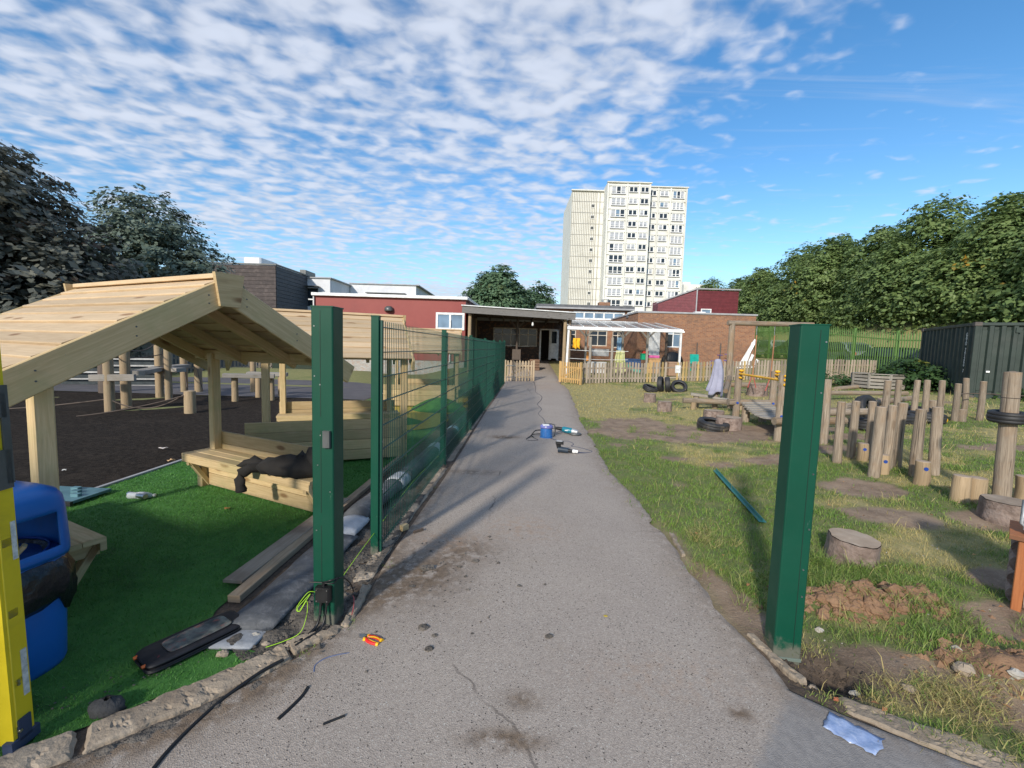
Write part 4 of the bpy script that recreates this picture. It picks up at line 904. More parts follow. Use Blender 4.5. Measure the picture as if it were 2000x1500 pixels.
# ---- white tower block
tb = thing('tower_block', 'tall cream concrete panel tower block with fifteen storeys of windows', 'tower block')
FH, NF = 2.61, 15
def tower():
    zt = 1.0 + FH * NF
    # left core wall set back, middle bay proud, right bay stepped
    m = MB(); block(m, 13.2, 21.2, 109, 127, 0, zt - .2); block(m, 20.9, 31.0, 105, 125, 0, zt + .5); block(m, 30.9, 40.3, 107, 126, 0, zt + .45)
    m.build('wall', cream_panel, tb)
    m = MB(); m.box((17.2, 108.8, zt - .08), (8.4, .6, .3)); m.box((26, 104.85, zt + .6), (10.4, .5, .25)); m.box((35.7, 106.85, zt + .55), (9.6, .5, .25)); m.build('parapet', cream_panel, tb)
    # vertical ribs of the core wall and of the panel joints
    m = MB()
    for k in range(14):
        x = 13.3 + k * .42; m.box((x, 108.93, (zt - .3) / 2), (.09, .16, zt - .3), ch=0)
    for x in (19.2, 20.0): m.box((x, 108.93, (zt - .3) / 2), (.12, .16, zt - .3), ch=0)
    m.build('rib', plain('panel_joint', (.36, .34, .28), .9), tb, kind='stuff')
    m = MB()
    for f in range(NF): m.box((17.1, 108.96, 1.0 + f * FH), (7.8, .10, .07), ch=0)
    m.build('joint_band', fascia_grey, tb, kind='stuff')
    bays = [(105, 20.9, [(21.9, 25.2, 3), (26.0, 28.0, 2), (28.7, 30.6, 2)]), (107, 30.9, [(31.2, 33.0, 2), (33.9, 35.9, 2), (36.9, 39.6, 3)])]
    for y, xa, cols in bays:
        xe = 31.0 if y == 105 else 40.3
        m = MB()
        for f in range(NF + 1): m.box(((xa + xe) / 2, y - .10, 1.0 + f * FH - .1), (xe - xa, .22, .26), ch=.02)
        m.build('floor_band', cream_panel, tb)
        xs = [xa + .18] + [(cols[i][1] + cols[i + 1][0]) / 2 for i in range(len(cols) - 1)] + [xe - .18]
        for x in xs:
            m = MB(); m.box((x, y - .14, (zt + .3) / 2), (.36, .30, zt + .3), ch=.03); m.build('pilaster', cream_panel, tb)
    # windows share meshes by type
    def wmesh(w, h, n, low):
        fr = MB(); t_ = .13
        fr.box((0, 0, h / 2 - t_ / 2), (w, .12, t_), ch=0); fr.box((0, 0, -h / 2 + t_ / 2), (w, .12, t_), ch=0)
        for i in range(n + 1): fr.box((-w / 2 + t_ / 2 + (w - t_) * i / n, 0, 0), (t_ * (1.7 if 0 < i < n else 1), .115, h - 2 * t_), ch=0)
        if low: fr.box((0, 0, -h / 2 + h * .32), (w - 2 * t_, .11, t_ * .9), ch=0)
        me = fr.mesh('window'); me.materials.append(upvc)
        pm = {}
        for gi, g in enumerate((win_dark, win_curtain, win_blue)):
            p = MB(); p.box((0, 0, 0), ((w - t_) / n - t_ * .5, .03, h - 2 * t_), ch=0); q = p.mesh('pane'); q.materials.append(g); pm[gi] = q
        sl = MB(); sl.box((0, -.08, -h / 2 - .07), (w + .1, .22, .10), ch=0); s_ = sl.mesh('sill'); s_.materials.append(fascia_grey)
        return me, pm, s_, t_
    kinds = {}
    for y, xa, cols in bays:
        for x0, x1, n in cols:
            w = x1 - x0; h = 1.75 if n == 3 else 1.25; key = (round(w, 2), n)
            if key not in kinds: kinds[key] = wmesh(w, h, n, n == 3)
            me, pm, sl, t_ = kinds[key]
            for f in range(2, NF):
                zc = 1.0 + f * FH + (1.50 if n == 3 else 1.72)
                o = link('window', me, tb, ((x0 + x1) / 2, y - .07, zc))
                link('sill', sl, o)
                cur = rnd.random()
                for i in range(n):
                    g = 0 if cur < .36 else (1 if cur < .74 else rnd.choice((0, 1, 2)))
                    if rnd.random() < .15: g = rnd.choice((0, 1))
                    link('pane', pm[g], o, (-w / 2 + t_ / 2 + (w - t_) * (i + .5) / n, .03, 0))
    a = wmesh(.9, .95, 1, False)
    for f in range(2, NF - 1):
        o = link('stair_window', a[0], tb, (18.35, 108.93, 1.0 + f * FH + 1.6)); link('pane', a[1][0], o, (0, .03, 0))
    m = MB(); 
    for x, h in ((24, 1.6), (27.5, 1.0), (29, 1.3)): m.cyl((x, 110, zt + .9), (x, 110, zt + .9 + h), .06)
    m.build('roof_aerial', steel_grey, tb, kind='stuff')
tower()
ft = thing('far_tower', 'second pale tower far behind, only its top showing above the red hall', 'tower block')
m = MB(); block(m, 84.0, 97.2, 220, 240, 0, 35.6); block(m, 84.0, 88, 222, 236, 35.5, 37); m.build('wall', cream_panel, ft)
for k in range(4):
    m = MB(); m.box((86.2 + k * 2.9, 219.95, 31.8), (1.5, .2, 1.2), ch=0); m.build('window', win_dark, ft)
# distant cream house wall and grey mesh wall at the far left
hs = thing('cream_house', 'low cream painted house wall far left beyond the climbing posts', 'house'); m = MB()
for k in range(9): m.box((-20.3, 22.9, .1 + k * .27), (4.6, .12, .262))
m.build('wall', rough_mat('cream_boards', (.62, .56, .46), (.70, .64, .54), 2, .8, 40, .05), hs); m = MB(); m.beam((-22.7, 22.85, 2.5), (-17.9, 22.85, 2.42), .5, .12); m.build('roof', dark_wood, hs); m = MB(); m.box((-20.3, 24.5, 1.2), (4.4, 3, 2.35)); m.build('core_wall', dark_wood, hs)
gs = thing('grey_shed', 'plain grey green shed wall beside the cream house', 'shed'); m = MB(); m.box((-16.4, 24.0, 1.2), (4.0, 2.0, 2.6)); m.build('wall', plain('shed_wall', (.15, .17, .19), .7), gs); m = MB(); m.box((-16.4, 24.0, 2.55), (4.3, 2.3, .12)); m.build('roof', roof_felt, gs)
# ------------------------------------------------------------------ play shelters
def shelter(loc, rz, label, detail=True):
    t = thing('play_shelter', label, 'shelter', loc, rz, 'timber play shelters along the fence')
    PX, PY, EL, ER, EY, ZE, ZR = .93, 1.02, -1.32, 1.02, 1.19, 1.52, 2.195
    for sx in (-1, 1):
        for sy in (-1, 1):
            m = MB(); m.box((sx * PX, sy * PY, .79), (.095, .095, 1.58), ch=.008); m.build('post', pine, t)
    sl = math.hypot(EY, ZR - ZE); nb = 9; un = Vector((0, EY, ZE - ZR)).normalized()
    for sy in (-1, 1):
        dn = Vector((0, sy * un.y, un.z)); nr = Vector((0, -sy * un.z, un.y)); 
        for k in range(nb):
            w = sl / nb; c = Vector((0, 0, ZR)) + dn * (w * (k + .5)) + Vector((0, -dn.z * sy, abs(dn.y))) * (.012 if k % 2 else .016)
            m = MB(); n2 = Vector((0, -dn.z * (1 if sy > 0 else 1), dn.y * sy)); n2 = Vector((0, sy * abs(dn.z), abs(dn.y)))
            tilt = (n2 + dn * -.10).normalized()
            m.beam(c + Vector((EL, 0, 0)), c + Vector((ER, 0, 0)), w * 1.10, .022, tuple(tilt), .005); m.build('roof_board', pine_roof, t)
        for sx in (-1, 1):                                           # barge boards with rounded foot
            a = Vector((ER + .018 if sx > 0 else EL - .018, 0, ZR - .075)); b = a + dn * (sl + .05)
            m = MB(); m.beam(a - dn * .02, b, .036, .185, tuple(Vector((0, sy * abs(dn.z), abs(dn.y)))), .006); m.build('barge_board', pine, t)
        m = MB(); m.beam((EL + .05, sy * (PY + .01), 1.56), (ER - .05, sy * (PY + .01), 1.56), .06, .11); m.build('wall_plate', pine, t)
        m = MB()
        for q in (-1.1, -.4, .4):
            a = Vector((q, 0, ZR - .08)); m.beam(a, a + dn * (sl - .12), .045, .09, tuple(Vector((0, sy * abs(dn.z), abs(dn.y)))))
            m.build('rafter', pine, t); m = MB()
    m = MB(); m.beam((EL - .02, 0, ZR + .035), (ER + .02, 0, ZR + .035), .11, .035); m.build('ridge_board', pine_roof, t)
    m = MB(); m.beam((EL, 0, ZR - .09), (ER, 0, ZR - .09), .045, .12); m.build('ridge_beam', pine, t)
    for sx in (-1, 1):
        m = MB(); x = ER + .045 if sx > 0 else EL - .045; m.add([(x - .018, -.11, ZR + .05), (x - .018, .11, ZR + .05), (x - .018, .075, ZR - .20), (x - .018, -.075, ZR - .20), (x + .018, -.11, ZR + .05), (x + .018, .11, ZR + .05), (x + .018, .075, ZR - .20), (x + .018, -.075, ZR - .20)],
              [(0, 1, 2, 3), (7, 6, 5, 4), (0, 4, 5, 1), (1, 5, 6, 2), (2, 6, 7, 3), (3, 7, 4, 0)]); m.build('gable_plate', pine, t)
    for sy in (-1, 1):                                               # a bench inside each long side
        kids0 = {c.name for c in t.children}; yb = sy * (PY + .06)
        for k in range(4):
            m = MB(); m.box((.02, yb, .12 + k * .148), (2.04, .028, .143), ch=.005); m.build('back_board', pine, t)
        for k in range(3):
            m = MB(); m.box((.04, sy * (PY - .03 - k * .122), .415), (2.10, .118, .036), ch=.006); m.build('seat_board', pine, t)
        m = MB(); m.box((.04, sy * (PY - .32), .375), (2.08, .034, .075), ch=.004); m.build('seat_rail', pine, t)
        for k in range(2):
            m = MB(); m.box((.04, sy * (PY - .10), .095 + k * .145), (1.86, .03, .14), ch=.004); m.build('apron_board', pine, t)
        for x in (-.92, 1.0):
            m = MB(); m.beam((x, sy * (PY - .10), .03), (x, sy * (PY - .31), .37), .075, .045, (0, 0, 1)); m.build('bracket', pine, t)
            m = MB(); m.box((x, sy * (PY - .15), .345), (.045, .34, .09)); m.build('seat_bearer', pine, t)
        m = MB(); m.box((-.95, sy * (PY - .14), .20), (.09, .09, .40)); m.build('bench_leg', pine, t)
        if sy < 0:
            for c in list(t.children):
                if c.name not in kids0: c.location = (-.17, -.06, 0)
    m = MB()
    for sy in (-1, 1):
        for k in range(4):
            for x in (-.93, -.90, 0, .03, .93, .96):
                for dz in (-.035, .035): m.cyl((x, sy * (PY + .074), .12 + k * .148 + dz), (x, sy * (PY + .0765), .12 + k * .148 + dz), .005, n=6)
    for q in (.12, .5, .9):
        for sy in (-1, 1):
            for o in (-.03, .03): y = sy * EY * q; z = ZR - .075 - (ZR - ZE) * q + o; m.cyl((ER + .035, y, z), (ER + .0385, y, z), .006, n=6)
    m.build('screw', steel_grey, t, kind='stuff')
    return t
sh1 = shelter((-3.15, 3.84, 0), R(-25.6), 'nearest timber shelter with gabled roof and a black jacket on its bench')
def shelter_copy(loc, rz, label):
    c = copy_tree(sh1); c.location = loc; c.rotation_euler = (0, 0, rz); c['label'] = label; return c
shelter_copy((-2.90, 7.24, .0), R(22), 'second timber shelter directly behind the left gate post')
shelter_copy((-2.65, 13.2, .0), R(9), 'farthest timber shelter half hidden by the mesh fence')

# black jacket lying on the bench of the nearest shelter
def jacket():
    j = thing('black_jacket', 'crumpled black jacket with one sleeve hanging over the bench edge', 'jacket', (-3.03, 3.86, .045), R(-25.6)); j.scale = (.9, .9, .9)
    z = .434
    def blob(name, rings, mat=black_cloth, seed=0):
        """rings: (x, y, z, ry, rz) ellipses across x"""
        m = MB(); n = 14; vv = []; rr = random.Random(seed)
        for x, y, zz, a, b in rings:
            for i in range(n):
                t = 2 * math.pi * i / n; k = 1 + .22 * (rr.random() - .5) + .16 * math.sin(3 * t + x * 31) + .10 * math.sin(7 * t - x * 53)
                vv.append((x + .015 * (rr.random() - .5), y + a * k * math.cos(t), max(z + .001, zz + b * k * math.sin(t)) if zz > z - .01 else zz + b * k * math.sin(t)))
        q = len(rings)
        m.add(vv, [(i * n + k, i * n + (k + 1) % n, (i + 1) * n + (k + 1) % n, (i + 1) * n + k) for i in range(q - 1) for k in range(n)] + [tuple(range(n - 1, -1, -1)), tuple(range((q - 1) * n, q * n))], None, True)
        return m.build(name, mat, j)
    blob('body', [(.30, 0.750, z + .03, .05, .03), (.36, 0.730, z + .06, .12, .06), (.46, 0.720, z + .085, .17, .085), (.58, 0.710, z + .10, .19, .10), (.70, 0.720, z + .105, .19, .115), (.80, 0.740, z + .09, .17, .10), (.90, 0.770, z + .10, .14, .11), (.97, 0.810, z + .12, .10, .13), (1.03, 0.840, z + .13, .07, .12), (1.08, 0.850, z + .08, .04, .06)], seed=1)
    blob('hood', [(.66, 0.860, z + .10, .05, .06), (.74, 0.870, z + .15, .07, .08), (.82, 0.870, z + .13, .07, .09), (.90, 0.890, z + .10, .06, .07)], seed=2)
    blob('collar', [(.88, 0.820, z + .12, .05, .08), (.94, 0.820, z + .20, .08, .11), (1.0, 0.820, z + .22, .08, .13), (1.06, 0.820, z + .17, .06, .11), (1.10, 0.820, z + .10, .04, .07)], seed=4)
    blob('sleeve', [(-.02, 0.670, z + .02, .04, .018), (.06, 0.680, z + .045, .06, .04), (.15, 0.710, z + .075, .07, .06), (.22, 0.730, z + .06, .07, .05), (.30, 0.730, z + .06, .06, .05)], seed=3)
    m = MB(); m.tube([(.34, 0.690, z + .05), (.28, 0.590, z + .045), (.23, 0.530, z + .0), (.21, 0.515, z - .07), (.225, 0.510, z - .14), (.235, 0.515, z - .19)], lambda t: .062 - .010 * t + .008 * math.sin(t * 21), 12); m.build('hanging_sleeve', black_cloth, j)
    m = MB(); m.tube([(.235, .515, z - .18), (.237, .515, z - .205)], .052, 12); m.build('cuff', black_cloth, j)
jacket()

# ------------------------------------------------------------------ litter bin, ladder and things lying near the kerb
def superellipse(a, b, n, e=3.2): 
    o = []
    for i in range(n):
        t = 2 * math.pi * i / n; c, s_ = math.cos(t), math.sin(t)
        o.append((a * abs(c) ** (2 / e) * (1 if c >= 0 else -1), b * abs(s_) ** (2 / e) * (1 if s_ >= 0 else -1)))
    return o
def litter_bin():
    t = thing('litter_bin', 'blue plastic hooded litter bin with a black liner bulging below the hood', 'bin', (-2.59, 2.06, -.02), R(79)); t.scale = (.95, .95, 1.0); n = 48
    def loft(name, rings, mat, cap0=True, cap1=True, e=3.6, skip=None):
        m = MB(); vv = []
        for a, b, z in rings: vv += [(x, y, z) for x, y in superellipse(a, b, n, e)]
        fs = [(i * n + k, i * n + (k + 1) % n, (i + 1) * n + (k + 1) % n, (i + 1) * n + k) for i in range(len(rings) - 1) for k in range(n) if not (skip and skip(i, k))]
        if cap0: fs.append(tuple(range(n - 1, -1, -1)))
        if cap1: fs.append(tuple(range((len(rings) - 1) * n, len(rings) * n)))
        m.add(vv, fs, None, True); return m.build(name, mat, t)
    loft('body', [(.20, .20, .012), (.238, .238, .025), (.25, .25, .06), (.258, .258, .30), (.262, .262, .62), (.255, .255, .64)], blue_bin)
    # liner folded over the rim
    m = MB(); vv = []; rr = random.Random(3); zs = [(.252, .62), (.276, .60), (.292, .54), (.296, .47), (.288, .40), (.272, .365), (.262, .37)]
    for i, (a, z) in enumerate(zs):
        for k, (x, y) in enumerate(superellipse(a, a, n, 3.2)):
            f = 1 + (.035 * math.sin(k * 1.7 + i) + .03 * (rr.random() - .5)) * (0 < i < 6); dz = (.045 * math.sin(k * .55) + .03 * math.sin(k * 1.3 + 1)) * i / 6
            vv.append((x * f, y * f, z + dz))
    m.add(vv, [(i * n + k, i * n + (k + 1) % n, (i + 1) * n + (k + 1) % n, (i + 1) * n + k) for i in range(len(zs) - 1) for k in range(n)], None, True); m.build('bin_liner', bag_black, t)
    # hood: window opening in the -y and +x faces
    rings = [(.268, .268, .62), (.272, .272, .64), (.272, .272, .68), (.268, .268, .72), (.264, .264, .86), (.262, .262, .885), (.255, .255, .93), (.235, .235, .965), (.19, .19, .99), (.12, .12, 1.0), (.03, .03, 1.003)]
    def skip(i, k):
        ang = (k + .5) / n * 360
        return 2 <= i <= 3 and (247 < ang < 295 or 67 < ang < 115)
    rings = rings[:3] + [(.267, .267, .79)] + rings[4:]
    h = loft('hood', rings, blue_bin, False, True, 4.5, skip)
    md = h.modifiers.new('thick', 'SOLIDIFY'); md.thickness = .012; md.offset = -1
    m = MB(); m.lathe([(.243, .60), (.247, .66), (.243, .665), (.238, .66)], (0, 0, 0), 32); m.build('liner_ring', blue_dark, t)
    m = MB(); m.lathe([(.236, .655), (.16, .60), (0, .58)], (0, 0, 0), 24); m.build('rubbish', bag_black, t)
    m = MB(); m.beam((-.02, -.14, .60), (.06, -.20, .72), .05, .02); m.build('wood_scrap', pine, t)
litter_bin()

def ladder():
    t = thing('extension_ladder', 'yellow fibreglass extension ladder standing at the left edge on the kerb', 'ladder', (-2.01, 1.70, .0), R(2)); t.rotation_euler = (0, R(-1.2), R(2)); 
    # local x across the rungs (towards -x is out of frame), y depth, ladder leaning very slightly back
    top = 3.2; 
    def rail(x, y0, z0, z1, name, w=.058, d=.080, side=1):
        m = MB(); prof = [(0, -d / 2), (w, -d / 2), (w, -d / 2 + .006), (.008, -d / 2 + .006), (.008, d / 2 - .006), (w, d / 2 - .006), (w, d / 2), (0, d / 2)]
        prof = [(p * side, q) for p, q in prof]; prof = prof if side > 0 else prof[::-1]
        m.prism(prof, (x, y0, z0), Vector((1, 0, 0)), Vector((0, 1, 0)), Vector((0, 0, 1)), z1 - z0)
        return m.build(name, yellow_grp, t)
    r1 = rail(0, 0, .05, top, 'rail', side=-1); rail(-.43, 0, .05, top, 'rail', side=1)
    rail(-.035, -.078, 1.16, top + .5, 'fly_rail', .045, .066, -1); rail(-.395, -.078, 1.16, top + .5, 'fly_rail', .045, .066, 1)
    for k in range(10):
        m = MB(); z = .30 + k * .30; m.box((-.215, 0, z), (.43, .035, .034)); m.build('rung', steel, t)
    for k in range(8):
        m = MB(); z = 1.36 + k * .30; m.box((-.215, -.078, z), (.36, .034, .034)); m.build('rung', steel, t)
    for x in (0, -.43):
        m = MB(); m.box((x - (.012 if x == 0 else -.012), 0, .045), (.040, .11, .05)); m.box((x + (.004 if x == 0 else -.004), 0, .10), (.008, .05, .09)); m.build('foot', plain('dark_blue_rubber', (.03, .045, .09), .6), t)
    m = MB(); m.box((.004, -.005, 1.20), (.008, .088, .16)); m.box((.004, -.01, 1.46), (.008, .09, .10)); m.box((.004, .03, 1.34), (.008, .03, .40)); m.build('fly_bracket', steel_grey, t)
    lab = rough_mat('worn_label', (.40, .42, .40), (.66, .66, .62), 30, .6, 60, .05, .001, (.2, .2, .2), 25, .6)
    m = MB(); m.box((.0015, .022, .33), (.003, .022, .20)); m.build('sticker', lab, t); m = MB(); m.box((.0015, .026, .90), (.003, .018, .16)); m.build('sticker', lab, t)
    m = MB()
    for z in (.295, .308): m.cyl((.0, -.006, z), (.006, -.006, z), .006, n=8)
    m.cyl((.0, -.02, .10), (.012, -.02, .10), .007, n=8); m.build('rivet', steel, t, kind='stuff')
    m = MB(); m.box((.0015, -.025, .62), (.003, .004, 1.0)); m.build('rail_stripe', plain('yellow_stripe', (.85, .66, .05), .4), t)
ladder()
def blue_bag():
    m = MB(); rr = random.Random(4); n, k = 16, 7; vv = []
    for q in range(k):
        ph = math.pi * (q + .5) / k
        for i in range(n):
            a = 2 * math.pi * i / n; f = 1 + .35 * (rr.random() - .5); vv.append((-2.27 + .13 * math.sin(ph) * math.cos(a) * f, 1.80 + .10 * math.sin(ph) * math.sin(a) * f, max(.014, .09 + .085 * math.cos(ph) * f)))
    m.add(vv, [(q * n + i, q * n + (i + 1) % n, (q + 1) * n + (i + 1) % n, (q + 1) * n + i) for q in range(k - 1) for i in range(n)] + [tuple(range(n)), tuple(range((k - 1) * n, k * n))])
    tag(m.build('blue_bag', rough_mat('blue_bag_film', (.03, .09, .42), (.10, .20, .60), 9, .35, 30, .5, .01)), 'crumpled blue plastic bag behind the ladder foot', 'bag')
blue_bag()
def rock(name, label, c, r, mat, seed, cat='stone', group=None, flat=.7, n=9):
    m = MB(); rr = random.Random(seed); k = 6; vv = []
    for q in range(k):
        ph = math.pi * (q + .5) / k
        for i in range(n):
            a = 2 * math.pi * (i + .5 * (q % 2)) / n; f = 1 + .45 * (rr.random() - .5)
            vv.append((c[0] + r[0] * math.sin(ph) * math.cos(a) * f, c[1] + r[1] * math.sin(ph) * math.sin(a) * f, c[2] + r[2] * (math.cos(ph) * f + .55)))
    m.add(vv, [(q * n + i, q * n + (i + 1) % n, (q + 1) * n + (i + 1) % n, (q + 1) * n + i) for q in range(k - 1) for i in range(n)] + [tuple(range(n)), tuple(range((k - 1) * n, k * n))], None, n > 10)
    return tag(m.build(name, mat), label, cat, group)
rock('dark_stone', 'dark lump of broken asphalt lying on the turf beside the ladder', (-1.83, 1.88, .01), (.075, .045, .045), rough_mat('asphalt_lump', (.02, .02, .022), (.05, .05, .052), 9, .9, 60, .8, .01), 3, 'stone', None, .7, 11)

def tool_pouch():
    t = thing('tool_pouch', 'black zipped tool pouch with a clear window lying on the turf', 'tool pouch', (-1.765, 2.345, .016), R(57.5)); t.scale = (1.16, 1.12, .80)
    n = 40
    def slab(name, a, b, z0, z1, mat, e=7, inset=.012):
        m = MB(); vv = []
        rings = [(a - inset, b - inset, z0), (a, b, z0 + .012), (a, b, z1 - .014), (a - inset * .6, b - inset * .6, z1 - .004), (a - inset * 1.6, b - inset * 1.6, z1)]
        for aa, bb, z in rings: vv += [(x, y, z + .004 * math.sin(x * 30)) for x, y in superellipse(aa, bb, n, e)]
        m.add(vv, [(i * n + k, i * n + (k + 1) % n, (i + 1) * n + (k + 1) % n, (i + 1) * n + k) for i in range(len(rings) - 1) for k in range(n)] + [tuple(range(n - 1, -1, -1)), tuple(range((len(rings) - 1) * n, len(rings) * n))], None, True)
        return m.build(name, mat, t)
    cloth = rough_mat('black_nylon', (.010, .009, .011), (.020, .018, .021), 20, .6, 400, .2, .001)
    slab('lower_case', .215, .105, 0, .034, cloth); slab('upper_case', .212, .10, .034, .066, cloth)
    w = rough_mat('clear_window_contents', (.05, .06, .065), (.22, .23, .20), 13, .22, 30, .1, .002, (.34, .10, .08), 17, .9)
    m = MB(); m.extrude([(x + .015, y) for x, y in superellipse(.135, .066, 32, 6)], .0655, .0690); m.build('window', w, t)
    m = MB(); pts = [(x + .015, y, .069) for x, y in superellipse(.137, .068, 40, 6)]; m.tube(pts, .0028, 5, True); m.build('window_piping', black_plastic, t)
    m = MB(); pts = [(x, y, .034) for x, y in superellipse(.2145, .1035, 60, 7)]; m.tube(pts, .0035, 5, True); m.build('zip', black_plastic, t)
    m = MB()
    for k in range(3): m.box((-.163, .028 - k * .016, .0672), (.020, .010, .002), ch=0)
    m.box((-.163, -.010, .0672), (.016, .004, .002), ch=0); m.build('white_mark', plain('grey_print', (.38, .38, .38), .6), t)
    m = MB(); m.extrude([(-.166 + x, -.038 + y) for x, y in superellipse(.013, .014, 12, 2)], .066, .0684); m.build('red_mark', plain('red_print', (.20, .03, .03), .6), t)
    org = plain('orange_tip', (.80, .16, .03), .4)
    for y in (.055, -.045):
        m = MB(); m.cyl((-.205, y, .048), (-.221, y, .046), .011, .009, 10); m.build('tool_tip', org, t)
tool_pouch()

def water_bottle():
    t = thing('water_bottle', 'crushed clear plastic bottle lying on the turf left of the bench', 'bottle', (-3.95, 4.56, .045), R(8))
    clear, _, b = new_mat('clear_bottle'); b.inputs['Base Color'].default_value = (.80, .84, .88, 1); b.inputs['Roughness'].default_value = .08; b.inputs['Alpha'].default_value = .45
    m = MB(); m.lathe([(0, -.13), (.032, -.128), (.036, -.11), (.034, -.06), (.037, -.05), (.033, -.03), (.037, 0), (.036, .05), (.022, .09), (.013, .105), (.013, .12)], (0, 0, 0), 14, 'X'); m.build('body', clear, t)
    m = MB(); m.lathe([(.016, .115), (.016, .135), (0, .136)], (0, 0, 0), 12, 'X'); m.build('cap', white_paint, t); m = MB(); m.lathe([(.0375, -.03), (.0375, .03)], (0, 0, 0), 14, 'X'); m.build('label', plain('bottle_label', (.55, .57, .62), .4), t)
    c = MB(); c.cyl((-4.12, 4.60, .04), (-3.86, 4.50, .055), .03, .026, 10); tag(c.build('drinks_can', steel), 'small silver can lying against the crushed bottle', 'can')
water_bottle()
def teal_lid():
    t = thing('teal_lid', 'flat teal plastic crate lid lying by the turf edge behind the bin', 'crate lid', (-4.72, 4.50, .02), R(-3)); teal = rough_mat('teal_plastic', (.07, .16, .19), (.11, .23, .27), 6, .5, 90, .1, .002)
    m = MB(); m.box((0, 0, .03), (.62, .42, .028)); m.build('panel', teal, t); m = MB(); m.box((0, -.215, .022), (.64, .03, .045)); m.build('rim', black_plastic, t)
    for k in range(3):
        m = MB(); m.beam((.0 + k * .1, .12 - k * .09, .044), (.0 + k * .1, .12 - k * .09, .075), .085, .05); m.build('rib', teal, t)
teal_lid()
# small litter on the play surface and turf
for i, (x, y, c, lb) in enumerate([(-5.35, 6.6, (.55, .5, .48), 'pale paper scrap on the dark play surface beyond the turf edge'), (-4.72, 5.95, (.45, .30, .17), 'brown curled bark chip on the turf edging'), (-5.6, 5.35, (.6, .6, .6), 'tiny white paper fleck on the play surface near the shelter post')]):
    m = MB(); rr = random.Random(i); n = 9; s_ = (.07, .06, .03)[i]
    pts = [(x + s_ * math.cos(6.28 * k / n) * rr.uniform(.6, 1.1), y + s_ * .4 * math.sin(6.28 * k / n), .03 + .03 * rr.random()) for k in range(n)]
    m.add(pts + [(a, b, c_ + .006) for a, b, c_ in pts], [tuple(range(n - 1, -1, -1)), tuple(range(n, 2 * n))] + [(k, (k + 1) % n, n + (k + 1) % n, n + k) for k in range(n)])
    tag(m.build('litter_scrap', plain('scrap_%d' % i, c, .9)), lb, 'litter')
m = MB(); n = 10; pts = [(-2.86 + .028 * math.cos(6.28 * k / n), 4.30 + .018 * math.sin(6.28 * k / n) * (1 + .3 * math.sin(k * 2)), .034 + .008 * math.sin(k * 1.7)) for k in range(n)]
m.add(pts + [(a, b, c + .003) for a, b, c in pts], [tuple(range(n - 1, -1, -1)), tuple(range(n, 2 * n))] + [(k, (k + 1) % n, n + (k + 1) % n, n + k) for k in range(n)]); tag(m.build('fallen_leaf', plain('dry_leaf', (.42, .22, .07), .8)), 'single dry orange leaf on the turf in front of the bench', 'leaf')

# ------------------------------------------------------------------ timber trail on the dark surface (far left)
tt = thing('timber_trail', 'timber post climbing trail with plank decks and sagging ropes on dark surfacing', 'climbing trail')
for x, y, h, r_ in ((-9.24, 9.92, 1.36, .10), (-9.30, 10.42, 1.62, .105), (-10.22, 12.55, 1.85, .10), (-10.53, 13.91, 1.46, .10), (-10.15, 14.02, 1.32, .11), (-9.6, 12.1, 1.5, .09), (-7.79, 12.17, .72, .085), (-7.73, 13.20, .72, .085), (-7.0, 12.6, .70, .085), (-7.15, 13.4, .7, .08), (-8.6, 14.4, 1.4, .09)):
    m = MB(); m.cyl((x, y, -.05), (x, y, h), r_, r_ * .96, 14, .04, 2, .015); m.build('post', log_new, tt)
m = MB(); m.beam((-9.55, 9.80, .78), (-8.70, 10.0, .80), .10, .15); m.build('plank_beam', old_grey, tt)
for a, b in (((-9.1, 10.5, .86), (-10.1, 12.5, .86)), ((-10.25, 12.4, .86), (-9.3, 12.2, .84)), ((-10.4, 13.8, .86), (-9.9, 12.2, .86)), ((-8.0, 12.0, .74), (-6.85, 12.5, .72)), ((-8.05, 13.2, .72), (-7.0, 13.5, .70))):
    m = MB(); m.beam(a, b, .30, .11); m.build('deck_plank', old_grey, tt)
m = MB(); m.cyl((-7.47, 10.03, -.05), (-7.47, 10.03, .52), .12, .115, 14, .05, 1, .02); m.build('short_post', log_new, tt)
def sag(a, b, d, n=14): return [Vector(a).lerp(Vector(b), i / n) - Vector((0, 0, d * 4 * (i / n) * (1 - i / n))) for i in range(n + 1)]
for a, b, d in (((-9.24, 9.92, 1.25), (-10.5, 13.8, 1.42), .12), ((-9.3, 10.42, 1.45), (-10.2, 12.5, 1.6), .14), ((-9.24, 9.92, .30), (-12.5, 9.0, .05), .08), ((-9.2, 9.9, .28), (-7.5, 10.0, .5), .28), ((-7.47, 10.0, .45), (-9.0, 8.9, .06), .06), ((-10.5, 13.9, .8), (-9.9, 13.2, .15), .02), ((-10.1, 13.9, .8), (-9.5, 13.3, .15), .02)):
    m = MB(); m.tube(sag(a, b, d), .014, 5); m.build('rope', dark_wood, tt)
